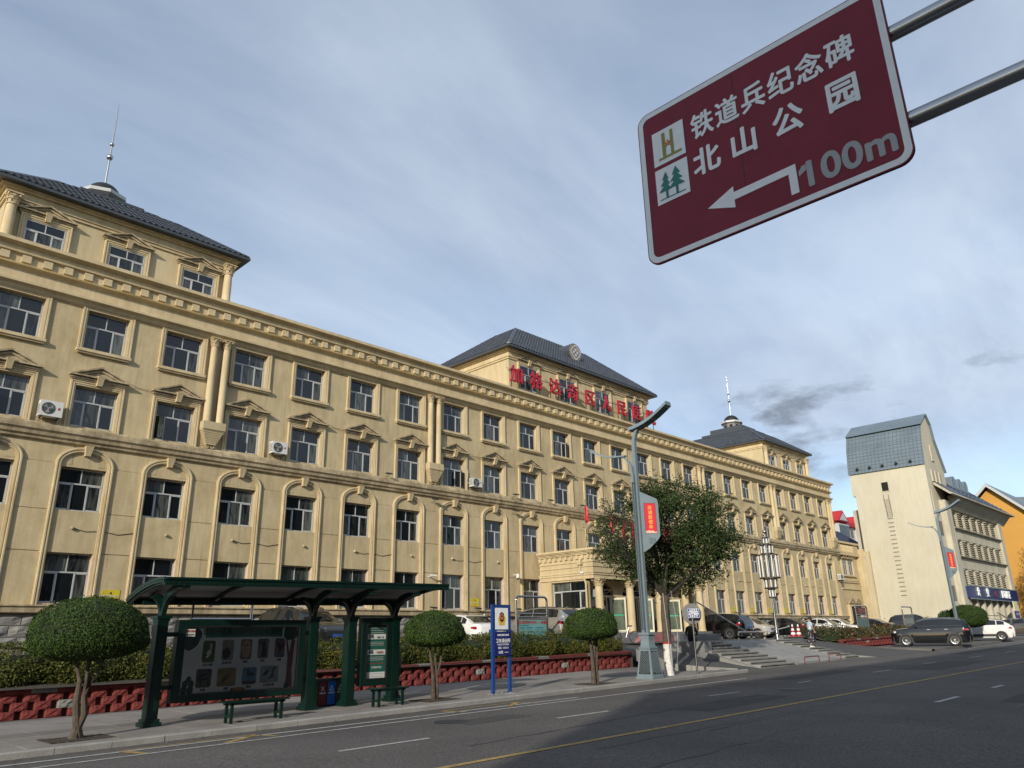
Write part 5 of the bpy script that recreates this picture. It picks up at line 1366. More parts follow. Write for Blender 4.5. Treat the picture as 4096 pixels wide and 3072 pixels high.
def bg_tree(name, label, x, y, z0, h, w, n, leaf, m, seed):
    t = thing(name, label, 'tree', (x, y, z0)); r_ = np.random.default_rng(seed)
    b = MB(); b.tube([(x, y, z0), (x+.1, y, z0+h*.4), (x, y, z0+h*.8)], [.25, .16, .05], 7); b.build('trunk', M_bark2, t, True)
    ncl = 60; c = r_.normal(0, 1, (ncl, 3)); c /= np.linalg.norm(c, axis=1)[:, None]; c *= (r_.uniform(.2, 1, ncl)**.5)[:, None]
    c = c*np.array([w/2, w/2, h*.40])+np.array([x, y, z0+h*.60])
    P = np.concatenate([q+r_.normal(0, 1, (n//ncl, 3))*w*.075 for q in c]); leaves('crown', P, P-np.array([x, y, z0+h*.5]), leaf, leaf*.5, m, t, .8)
bg_tree('roadside_tree', 'tall yellowing tree before the orange gabled hall', 120.5, 20.0, 1.5, 12.5, 6.5, 9000, .32, M_leafo, 21)
bg_tree('roadside_tree', 'darker dense tree low at the right picture edge', 126, 20.5, 1.5, 8.0, 7, 7000, .32, M_leafd, 22)
bg_tree('roadside_tree', 'yellow green tree cut by the right picture edge', 130, 16, 1.5, 13, 8, 8000, .34, M_leafo, 23)
bg_tree('hill_pine', 'small dark treetop behind the red roofed flats', 200, 98, 2, 29.5, 5, 1500, .5, M_leaft, 24)

# ================================================================== bus shelter
SY = 18.88
sh = thing('bus_shelter', 'dark green bus shelter with a curved canopy, poster case and timetable case', 'bus shelter', (11.2, SY, .15))
posts = (7.42, 11.45, 12.67, 14.18)
for px in posts:
    z0 = gz(px); b = MB()
    b.box(px-.20, px+.20, SY-.22, SY+.22, z0, z0+.09); b.box(px-.165, px+.165, SY-.18, SY+.18, z0+.09, z0+.16)
    b.box(px-.125, px+.125, SY-.14, SY+.14, z0+.16, 2.42); b.box(px-.17, px+.17, SY-.19, SY+.19, 2.42, 2.49); b.box(px-.14, px+.14, SY-.16, SY+.16, 2.36, 2.42)
    b.box(px-.09, px+.09, SY-.148, SY-.138, z0+.3, 2.25)
    po = b.build('post', M_green, sh)
    # curved forked bracket: to the street and to the back
    for s_, Lr, zt in ((-1, 1.0, 3.06), (1, .75, 2.93)):
        pts = []; n = 10
        outer = [(SY+s_*(.10+Lr*(1-math.cos(t))), 2.47+(zt-2.47)*math.sin(t)) for t in np.linspace(0, PI/2, n)]
        inner = [(SY+s_*(-.05+(Lr*.82)*(1-math.cos(t))), 2.60+(zt-2.50)*math.sin(t)) for t in np.linspace(0, PI/2, n)]
        b = MB()
        b.rings([[(px-.055, a[0], a[1]), (px+.055, a[0], a[1]), (px+.055, c[0], c[1]), (px-.055, c[0], c[1])] for a, c in zip(outer, inner)])
        b.build('bracket', M_green, po)
    for s_ in (-1, 1):   # side curls along the canopy
        n = 8
        b = MB(); b.rings([[(px+s_*(.05+.27*(1-math.cos(t))), SY-.05, 2.49+.40*math.sin(t)), (px+s_*(.05+.27*(1-math.cos(t))), SY+.05, 2.49+.40*math.sin(t)), (px+s_*(-.02+.2*(1-math.cos(t))), SY+.05, 2.62+.36*math.sin(t)), (px+s_*(-.02+.2*(1-math.cos(t))), SY-.05, 2.62+.36*math.sin(t))] for t in np.linspace(0, PI/2, n)])
        b.build('bracket', M_green, po)
    b = MB(); b.tube([(px+.12, SY-1.02, 3.10), (px+.12+.0, SY-.55, 3.06)], .05, 8); b.build('stub', M_green, po)
# canopy: curve from the street edge down to the back
cv = [(17.86, 3.28), (18.1, 3.29), (18.5, 3.27), (18.95, 3.21), (19.4, 3.12), (19.75, 3.02), (20.0, 2.93)]
xa_, xb_ = 7.02, 15.3
zx = lambda x: (x-7)*.0138
b = MB(); b.rings([[(x, y, z+zx(x)) for y, z in cv]+[(x, y, z-.03+zx(x)) for y, z in cv[::-1]] for x in (xa_, xb_)]); cano = b.build('canopy', M_green, sh)
b = MB()
for i in range(4):
    a = xa_+.12+i*2.06; c = a+1.96
    b.rings([[(x, y, z-.034+zx(x)) for y, z in cv[1:-1]]+[(x, y, z-.05+zx(x)) for y, z in cv[1:-1][::-1]] for x in (a, c)])
b.build('soffit_panels', M_pane_p, cano)['kind'] = 'stuff'
for i in range(5):
    x = xa_+.03+i*(xb_-xa_-.06)/4
    b = MB(); b.rings([[(x-.035, y, z-.03+zx(x)), (x+.035, y, z-.03+zx(x)), (x+.035, y, z-.14+zx(x)), (x-.035, y, z-.14+zx(x))] for y, z in cv]); b.build('rib', M_green, cano)
b = MB(); b.rings([[(x, 17.80, 3.30+zx(x)), (x, 17.88, 3.30+zx(x)), (x, 17.88, 3.12+zx(x)), (x, 17.83, 3.12+zx(x)), (x, 17.83, 3.24+zx(x)), (x, 17.80, 3.25+zx(x))] for x in (xa_-.03, xb_+.1)]); fb = b.build('front_beam', M_green, cano)
b = MB(); b.rings([[(x, 19.98, 2.96+zx(x)), (x, 20.08, 2.94+zx(x)), (x, 20.06, 2.78+zx(x)), (x, 19.98, 2.80+zx(x))] for x in (xa_-.03, xb_+.1)]); b.build('rear_beam', M_green, cano)
b = MB(); b.rings([[(x, SY+.7, 2.86+zx(x)), (x, SY+.78, 2.86+zx(x)), (x, SY+.78, 2.76+zx(x)), (x, SY+.7, 2.76+zx(x))] for x in (xa_+.2, xb_-.3)]); b.build('long_beam', M_green, cano)
b = MB(); b.rings([[(xa_-.05, y, z+.03), (xa_-.01, y, z+.03), (xa_-.01, y, z-.10), (xa_-.05, y, z-.10)] for y, z in cv]); eb = b.build('end_fascia', M_green, cano)
b = MB()
for i in range(62):
    x = xa_+.05+i*.134; b.lathe([(.022, 0), (.018, .012), (.001, .016)], 0, 0, 6); nv = 18
    b.v[-nv:] = [(x+vx, 17.83-vz, 3.18+zx(x)+vy) for vx, vy, vz in b.v[-nv:]]
st = b.build('studs', M_green, fb); st['kind'] = 'stuff'
b = MB()
for i in range(17):
    t = i/16*(len(cv)-1); k_ = min(int(t), len(cv)-2); f = t-k_; y = cv[k_][0]*(1-f)+cv[k_+1][0]*f; z = cv[k_][1]*(1-f)+cv[k_+1][1]*f
    b.box(xa_-.065, xa_-.05, y-.012, y+.012, z-.055, z-.03)
st = b.build('studs', M_green, eb); st['kind'] = 'stuff'
# poster case
def case(x0, x1, z0, z1, y, wx, wz0, wz1, name, slope=.0138):
    b = MB()
    b.box(x0, x1, y-.11, y+.11, wz1, z1); b.box(x0, x1, y-.11, y+.11, z0, wz0); b.box(x0, x0+wx, y-.11, y+.11, wz0, wz1); b.box(x1-wx, x1, y-.11, y+.11, wz0, wz1)
    b.box(x0+wx, x1-wx, y+.05, y+.10, wz0, wz1)
    c = b.build(name, M_green, sh)
    f = MB()
    for a, c_, d, e in [(x0+wx, x1-wx, wz1-.035, wz1), (x0+wx, x1-wx, wz0, wz0+.035), (x0+wx, x0+wx+.035, wz0+.035, wz1-.035), (x1-wx-.035, x1-wx, wz0+.035, wz1-.035)]: f.box(a, c_, y-.118, y-.07, d, e)
    f.build('inner_frame', M_black, c)
    return c
c1 = case(7.80, 11.20, .56, 2.40, SY, .16, .70, 2.26, 'poster_case')
b = MB(); b.box(7.54, 7.80, SY-.05, SY+.05, 2.02, 2.12); b.box(7.54, 7.80, SY-.05, SY+.05, .86, .96); b.box(11.2, 11.33, SY-.05, SY+.05, 2.02, 2.12); b.box(11.2, 11.33, SY-.05, SY+.05, .86, .96)
b.build('case_arm', M_green, sh)
yp = SY-.045
b = MB(); b.box(8.0, 11.0, yp-.005, yp, .74, 2.22); poster = b.build('poster', mat('poster_paper', (.86, .90, .88), .55, .10, .8), c1)
def flat(pts, m, y, parent, name):
    q = MB(); q.add([(x, y, z) for x, z in pts], [tuple(range(len(pts)))]); return q.build(name, m, parent)
def rect(x0, x1, z0, z1): return [(x0, z0), (x1, z0), (x1, z1), (x0, z1)]
def blobp(cx, cz, rx, rz, n=12, ph=0, wob=0): return [(cx+rx*(1+wob*math.sin(5*t+ph))*math.cos(t), cz+rz*(1+wob*math.cos(4*t+ph))*math.sin(t)) for t in np.linspace(0, 2*PI, n, endpoint=False)]
flat(rect(8.5, 10.55, 1.99, 2.22), mat('poster_green', (.06, .19, .15), .6, .15, 2), yp-.008, poster, 'title_band')
text('国家一级重点保护野生动物(部分)', .155, mat('poster_title', (.02, .075, .055), .6, .1, 3), poster, (9.5, yp-.011, 2.115), (1, 0, 0), (0, 0, 1), 0, .004, sx=.93)
pm_ = lambda n, c, c2=None: mat(n, c, .6, .25, 4, col2=c2)
Pk = [(8.62, 1.42, .31, .50, pm_('photo_meadow', (.10, .14, .05)), '东方白鹳'), (9.10, 1.45, .30, .48, pm_('photo_wood', (.26, .24, .22), (.44, .4, .36)), '黑嘴松鸡'), (9.58, 1.46, .30, .48, pm_('photo_brown', (.20, .15, .10)), '紫貂'),
      (10.04, 1.47, .30, .48, pm_('photo_dusk', (.12, .12, .14), (.28, .26, .3)), '貂熊'), (10.5, 1.48, .29, .47, pm_('photo_lake', (.12, .16, .28), (.3, .2, .18)), '金雕'),
      (8.56, .86, .38, .42, pm_('photo_dark', (.09, .10, .08)), '驼鹿'), (9.13, .86, .48, .42, pm_('photo_gold', (.34, .25, .11)), '原麝'), (9.72, .87, .38, .40, pm_('photo_blue', (.12, .30, .46)), '黑鹳'), (10.26, .89, .50, .40, pm_('photo_water', (.3, .34, .4), (.46, .5, .55)), '中华秋沙鸭')]
dkp = pm_('print_dark', (.015, .013, .012)); wtp = pm_('print_white', (.75, .76, .72)); tanp = pm_('print_tan', (.50, .36, .22))
for i, (x, z, w, h, m_, nm) in enumerate(Pk):
    r = .035
    pts = [(x-w/2+r, z), (x+w/2-r, z), (x+w/2, z+r), (x+w/2, z+h-r), (x+w/2-r, z+h), (x-w/2+r, z+h), (x-w/2, z+h-r), (x-w/2, z+r)]
    po = flat(pts, m_, yp-.008, poster, 'photo')
    yy = yp-.011
    if i == 0:
        flat([(x-.1, z+.14), (x-.02, z+.10), (x+.06, z+.2), (x+.07, z+.4), (x+.05, z+.44), (x+.02, z+.42), (x+.035, z+.3), (x-.02, z+.27)], wtp, yy, po, 'bird'); flat([(x-.13, z+.10), (x-.06, z+.14), (x-.02, z+.2), (x-.1, z+.18)], dkp, yy-.002, po, 'wing')
    elif i == 1: flat(blobp(x-.03, z+.17, .11, .13, 14, 1, .12), dkp, yy, po, 'bird'); flat(rect(x+.02, x+.05, z+.22, z+.47), tanp, yy, po, 'stem')
    elif i == 2: flat(blobp(x, z+.24, .12, .22, 16), tanp, yy, po, 'animal'); flat(blobp(x-.05, z+.33, .02, .02, 8), dkp, yy-.002, po, 'eye'); flat(blobp(x+.03, z+.34, .02, .02, 8), dkp, yy-.002, po, 'eye')
    elif i == 3: flat([(x-.06, z+.03), (x+.1, z+.04), (x+.09, z+.22), (x+.05, z+.4), (x+.0, z+.42), (x-.04, z+.36), (x-.03, z+.2)], dkp, yy, po, 'animal')
    elif i == 4: flat([(x-.02, z+.1), (x+.04, z+.1), (x+.14, z+.36), (x+.03, z+.3), (x-.1, z+.42), (x-.05, z+.24)], pm_('print_rust', (.12, .05, .03)), yy, po, 'bird')
    elif i == 5: flat([(x-.12, z+.2), (x+.12, z+.24), (x+.14, z+.05), (x+.11, z+.05), (x+.08, z+.17), (x-.03, z+.15), (x-.05, z+.04), (x-.08, z+.04), (x-.09, z+.14), (x-.16, z+.15), (x-.14, z+.27), (x-.05, z+.31), (x+.1, z+.30)], dkp, yy, po, 'animal')
    elif i == 6: flat([(x-.12, z+.16), (x+.07, z+.16), (x+.04, z+.05), (x+.07, z+.05), (x+.12, z+.2), (x+.14, z+.33), (x+.09, z+.31), (x+.05, z+.25), (x-.1, z+.26), (x-.12, z+.05), (x-.15, z+.05)], pm_('print_fawn', (.40, .22, .09)), yy, po, 'animal')
    elif i == 7: flat([(x-.06, z+.2), (x+.14, z+.21), (x+.1, z+.28), (x-.02, z+.28), (x-.03, z+.38), (x-.1, z+.3), (x-.06, z+.34)], dkp, yy, po, 'bird'); flat(rect(x-.18, x+.18, z+.02, z+.08), pm_('print_rust', (.12, .05, .03)), yy, po, 'shore')
    else: flat([(x-.2, z+.15), (x-.05, z+.2), (x-.03, z+.3), (x-.1, z+.28)], dkp, yy, po, 'duck'); flat([(x-.04, z+.08), (x+.12, z+.1), (x+.14, z+.3), (x+.2, z+.35), (x+.09, z+.36), (x+.06, z+.2)], pm_('print_grey', (.09, .09, .09)), yy, po, 'duck')
    text(nm, .062, M_black, poster, (x, yp-.01, z-.055), (1, 0, 0), (0, 0, 1), 0, .002)
lg = pm_('print_leaf', (.04, .09, .07)); br_ = pm_('print_bark', (.24, .08, .06))
flat(blobp(8.14, 2.02, .26, .30, 20, .5, .10), lg, yp-.009, poster, 'print_foliage')
flat([(10.72, .76), (10.92, .76), (10.88, 1.2), (10.93, 1.9), (10.84, 1.95), (10.78, 1.6), (10.70, 1.95), (10.66, 1.95), (10.74, 1.5), (10.74, 1.1)], br_, yp-.0092, poster, 'print_trunk')
flat(blobp(10.8, 2.08, .22, .18, 18, 2, .1), lg, yp-.0094, poster, 'print_foliage')
for (cx_, cz_, r_) in ((8.12, .95, .09), (8.2, 1.05, .08), (8.27, .95, .09), (8.1, .82, .10), (8.25, .82, .10), (9.28, .77, .05), (10.75, .8, .08)): flat(blobp(cx_, cz_, r_*.8, r_, 12), lg, yp-.0096-.0003*random.random(), poster, 'print_foliage')
flat(blobp(9.45, .775, .20, .05, 14), pm_('print_orange', (.46, .19, .08)), yp-.0098, poster, 'print_animal')
b = MB(); b.box(7.99, 11.01, SY-.085, SY-.08, .73, 2.23)
gm = bpy.data.materials.new('case_glazing'); gm.use_nodes = True; nt_ = gm.node_tree; nt_.nodes.clear()
o_ = N(nt_, 'ShaderNodeOutputMaterial'); mx_ = N(nt_, 'ShaderNodeMixShader'); tr0 = N(nt_, 'ShaderNodeBsdfTransparent'); gl0 = N(nt_, 'ShaderNodeBsdfGlossy'); gl0.inputs['Roughness'].default_value = .03
fr0 = N(nt_, 'ShaderNodeFresnel'); fr0.inputs[0].default_value = 1.45
nt_.links.new(fr0.outputs[0], mx_.inputs[0]); nt_.links.new(tr0.outputs[0], mx_.inputs[1]); nt_.links.new(gl0.outputs[0], mx_.inputs[2]); nt_.links.new(mx_.outputs[0], o_.inputs[0])
b.build('glazing', gm, c1)
b = MB(); b.box(7.99, 8.22, SY-.095, SY-.088, 2.02, 2.19); stk = b.build('sticker', M_paper, c1)
text('提取公积金', .052, M_redl, stk, (8.105, SY-.097, 2.135), (1, 0, 0), (0, 0, 1), 0, .002)
flat(rect(8.01, 8.20, 2.045, 2.075), pm_('print_grey', (.09, .09, .09)), SY-.097, stk, 'small_print')
c2 = case(13.02, 14.04, .64, 2.46, SY, .14, .80, 2.30, 'timetable_case')
b = MB(); b.box(12.8, 13.02, SY-.05, SY+.05, 1.1, 1.22); b.build('case_arm', M_green, sh)
b = MB(); b.box(13.2, 13.88, yp-.005, yp, .84, 2.26); tt = b.build('timetable', mat('timetable_green', (.015, .10, .075), .55, .1, 1), c2)
for z0, z1 in ((1.88, 2.02), (1.46, 1.60), (.84, 1.0)): flat(rect(13.2, 13.86, z0, z1), M_paper, yp-.008, tt, 'strip')
text('2路', .12, M_black, tt, (13.36, yp-.011, 1.95), (1, 0, 0), (0, 0, 1), 0, .003)
text('地区工会', .06, M_black, tt, (13.68, yp-.011, 1.925), (1, 0, 0), (0, 0, 1), 0, .001)
text('4路', .12, M_black, tt, (13.36, yp-.011, 1.53), (1, 0, 0), (0, 0, 1), 0, .003)
text('中国银行', .065, M_redl, tt, (13.68, yp-.011, 1.515), (1, 0, 0), (0, 0, 1), 0, .001)
text('大明医药连锁', .06, M_paper, tt, (13.56, yp-.009, 1.12), (1, 0, 0), (0, 0, 1), 0, .001)
for z in (2.18, 2.12, 2.06, 1.80, 1.76, 1.72, 1.40, 1.36, 1.32, .95, .88): flat(rect(13.26, 13.8, z-.007, z+.007), M_signg, yp-.0085, tt, 'print_line')
flat(rect(13.24, 13.82, 1.22, 1.235), M_redl, yp-.0086, tt, 'print_line')

# benches
def bench(x0, x1, y, label, slats=4):
    t = thing('street_bench', label, 'bench', ((x0+x1)/2, y, gz(x0)), 'green benches of the bus stop')
    z0 = gz((x0+x1)/2)
    for i in range(slats):
        b = MB(); yy = y-.19+i*.1; b.box(x0, x1, yy, yy+.085, z0+.43, z0+.465); b.build('slat', M_green, t)
    for x in (x0+.18, x1-.18):
        for yy in (y-.13, y+.13):
            b = MB(); b.box(x-.03, x+.03, yy-.03, yy+.03, z0, z0+.43); b.build('leg', M_green, t)
        b = MB(); b.box(x-.025, x+.025, y-.1, y+.1, z0+.12, z0+.17); b.build('stretcher', M_green, t)
    b = MB(); b.box(x0+.1, x1-.1, y-.16, y-.13, z0+.38, z0+.43); b.box(x0+.1, x1-.1, y+.13, y+.16, z0+.38, z0+.43); b.build('rail', M_green, t)
bench(8.55, 10.15, 17.72, 'longer green slatted bench in front of the wildlife poster')
bench(12.62, 13.75, 17.72, 'shorter green slatted bench under the bus timetable')
# four bins in a row
bins = [((.012, .10, .03), 'green litter bin half hidden by the shelter post', None, 11.85), ((.16, .012, .02), 'red hazardous waste bin in the row between shelter posts', '有害垃圾', 12.12), ((.02, .12, .45), 'blue recycling bin in the row between shelter posts', '可回收物', 12.40), ((.06, .065, .06), 'grey waste bin in the row between shelter posts', '其他垃圾', 12.68)]
for i, (c_, lab, tx, xc) in enumerate(bins):
    z0 = gz(xc)+.04; yb_ = 19.25
    m_ = mat('bin_paint_%d' % i, c_, .4, .1, 3)
    t = thing('litter_bin', lab, 'bin', (xc, yb_, z0), 'sorted waste bins')
    b = MB(); b.rings([[(xc-.125, yb_, z), (xc+.125, yb_, z), (xc+.125, yb_+.36, z), (xc-.125, yb_+.36, z)] for z in (z0, z0+.60)]); bo = b.build('body', m_, t)
    b = MB(); b.rings([[(xc-.135, yb_-.02, z0+.605), (xc+.135, yb_-.02, z0+.605), (xc+.135, yb_+.38, z0+.605), (xc-.135, yb_+.38, z0+.605)], [(xc-.12, yb_+.02, z0+.67), (xc+.12, yb_+.02, z0+.67), (xc+.12, yb_+.34, z0+.67), (xc-.12, yb_+.34, z0+.67)]]); b.build('lid', M_black, t)
    b = MB(); b.box(xc-.1, xc+.1, yb_+.02, yb_+.3, z0-.04, z0); b.build('foot', M_black, t)
    if tx:
        text(tx, .05, M_signw, bo, (xc, yb_-.003, z0+.30), (1, 0, 0), (0, 0, 1), 0, .001)
        mk = MB()
        if i == 1:
            for s_ in (-1, 1): mk.add([(xc-s_*.05-.008, yb_-.004, z0+.36), (xc-s_*.05+.008, yb_-.004, z0+.36), (xc+s_*.05+.008, yb_-.004, z0+.47), (xc+s_*.05-.008, yb_-.004, z0+.47)], [(0, 1, 2, 3)])
        else:
            P3 = [(0, .49), (-.06, .37), (.06, .37)]
            for a, c2_ in zip(P3, P3[1:]+P3[:1]):
                dx_, dz_ = c2_[0]-a[0], c2_[1]-a[1]; l_ = math.hypot(dx_, dz_); nx, nz_ = -dz_/l_*.008, dx_/l_*.008
                mk.add([(xc+a[0]-nx, yb_-.004, z0+a[1]-nz_), (xc+c2_[0]-nx, yb_-.004, z0+c2_[1]-nz_), (xc+c2_[0]+nx, yb_-.004, z0+c2_[1]+nz_), (xc+a[0]+nx, yb_-.004, z0+a[1]+nz_)], [(0, 1, 2, 3)])
        mk.build('symbol', M_signw, bo)

# ================================================================== signs on the pavement
ps = thing('police_direction_sign', 'blue two panel police station sign on two posts beside the pavement hedge', 'sign', (17.3, 17.57, .24))
for x in (16.97, 17.68):
    b = MB(); b.box(x-.045, x+.045, 17.53, 17.62, gz(x)-.02, 2.84); b.build('post', M_blue2, ps)
b = MB(); b.box(17.015, 17.635, 17.55, 17.61, 2.06, 2.84); p1 = b.build('upper_panel', M_blue2, ps)
b = MB(); b.box(17.06, 17.62, 17.54, 17.549, 2.10, 2.74); p1w = b.build('white_panel', M_signw, p1)
b = MB(); b.box(16.99, 17.70, 17.50, 17.60, 1.33, 2.03); p2 = b.build('lower_panel', M_blue, ps)
ex, ey, ez_ = 17.34, 17.536, 2.42
flat([(ex+.15*math.sin(a)*(1.05 if abs(a) > 1 else 1), ez_-.19*math.cos(a)*.98-.02) for a in np.linspace(-2.0, 2.0, 14)], M_gold, ey, p1w, 'wheat_wreath')
flat([(ex-.13, ez_-.19), (ex+.13, ez_-.19), (ex+.11, ez_-.14), (ex-.11, ez_-.14)], M_gold, ey-.001, p1w, 'ribbon')
flat([(ex, ez_+.21), (ex+.05, ez_+.17), (ex+.09, ez_+.16), (ex+.105, ez_+.05), (ex+.08, ez_-.06), (ex, ez_-.11), (ex-.08, ez_-.06), (ex-.105, ez_+.05), (ex-.09, ez_+.16), (ex-.05, ez_+.17)], M_black, ey-.002, p1w, 'shield')
flat([(ex+.078*math.cos(t), ez_+.06+.095*math.sin(t)) for t in np.linspace(0, 2*PI, 18, endpoint=False)], M_gold, ey-.003, p1w, 'badge_ring')
flat([(ex+.065*math.cos(t), ez_+.06+.082*math.sin(t)) for t in np.linspace(0, 2*PI, 18, endpoint=False)], M_redl, ey-.004, p1w, 'badge')
flat([(ex+.022*(1 if k_ % 2 == 0 else .4)*math.sin(k_*PI/5), ez_+.10+.022*(1 if k_ % 2 == 0 else .4)*math.cos(k_*PI/5)) for k_ in range(10)], M_gold, ey-.005, p1w, 'star')
flat(rect(ex-.04, ex+.04, ez_+.015, ez_+.035), M_gold, ey-.005, p1w, 'gate')
yy = 17.497
for tx, sz, z, sp_ in (('加格达奇区公安局', .062, 1.93, 1), ('卫东派出所', .125, 1.76, 1), ('POLICE STATION', .062, 1.655, 1.05), ('电话：2123113', .07, 1.555, 1)):
    text(tx, sz, M_signw, p2, (17.345, yy, z), (1, 0, 0), (0, 0, 1), 0, .0025 if sz < .1 else .004, spacing=sp_)
text('50米', .10, M_signw, p2, (17.24, yy, 1.425), (1, 0, 0), (0, 0, 1), 0, .003)
flat(rect(17.40, 17.56, 1.42, 1.435), M_signw, yy-.001, p2, 'arrow_bar')
b = MB(); 
for i in range(22):
    a = random.uniform(0, 6.28); r = random.uniform(.1, .5); b.sphere((17.35+r*math.cos(a)*1.3, 17.55+r*.5*math.sin(a), gz(17.3)+.005), random.uniform(.02, .07), 4, sz=.5)
o = b.build('rubble', M_conc); tag(o, 'broken concrete rubble round the feet of the blue police sign', 'rubble', kind='stuff')

pole = thing('no_parking_sign', 'steel pole with a small blue no parking plate before a round mirror back', 'sign', (27.45, 16.95, .38))
b = MB(); b.tube([(27.45, 16.95, .30), (27.45, 16.95, 2.72)], .038, 10); b.build('pole', M_steel, pole, True)
# plate and mirror face the traffic, turned toward the photographer
dH = Vector((.78, -.62, 0)); dN = Vector((-.62, -.78, 0))
def orient(mb, origin, H=dH, Nn=dN):
    o3 = Vector(origin); mb.v = [tuple(o3+H*v[0]-Nn*v[1]+Vector((0, 0, v[2]))) for v in mb.v]
b = MB(); b.box(-.245, .245, -.012, .012, -.19, .19); orient(b, (27.42, 16.87, 2.64)); pl = b.build('plate', M_blue2, pole)
b = MB()
for a, c, d, e in [(-.23, .23, .165, .178), (-.23, .23, -.178, -.165), (-.236, -.223, -.178, .178), (.223, .236, -.178, .178)]: b.box(a, c, -.016, -.0125, d, e)
orient(b, (27.42, 16.87, 2.64)); b.build('border', M_signw, pl)
for i, tx in enumerate(('全 段 禁 停', '严禁违章停车', '实行严管重罚', '违 者 必 究')):
    oo = Vector((27.42, 16.87, 2.64+.115-.077*i))+dN*.016; text(tx, .068, M_signw, pl, oo, dH, (0, 0, 1), 0, .003)
b = MB(); b.lathe([(.40, -.015), (.405, 0), (.38, .03), (.2, .06), (.01, .07)], 0, 0, 32); b.v = [(x, z+.06, y) for x, y, z in b.v]; orient(b, (27.55, 17.0, 2.62)); b.build('round_back', mat('mirror_back', (.20, .20, .195), .5, .08, 3), pole, True)

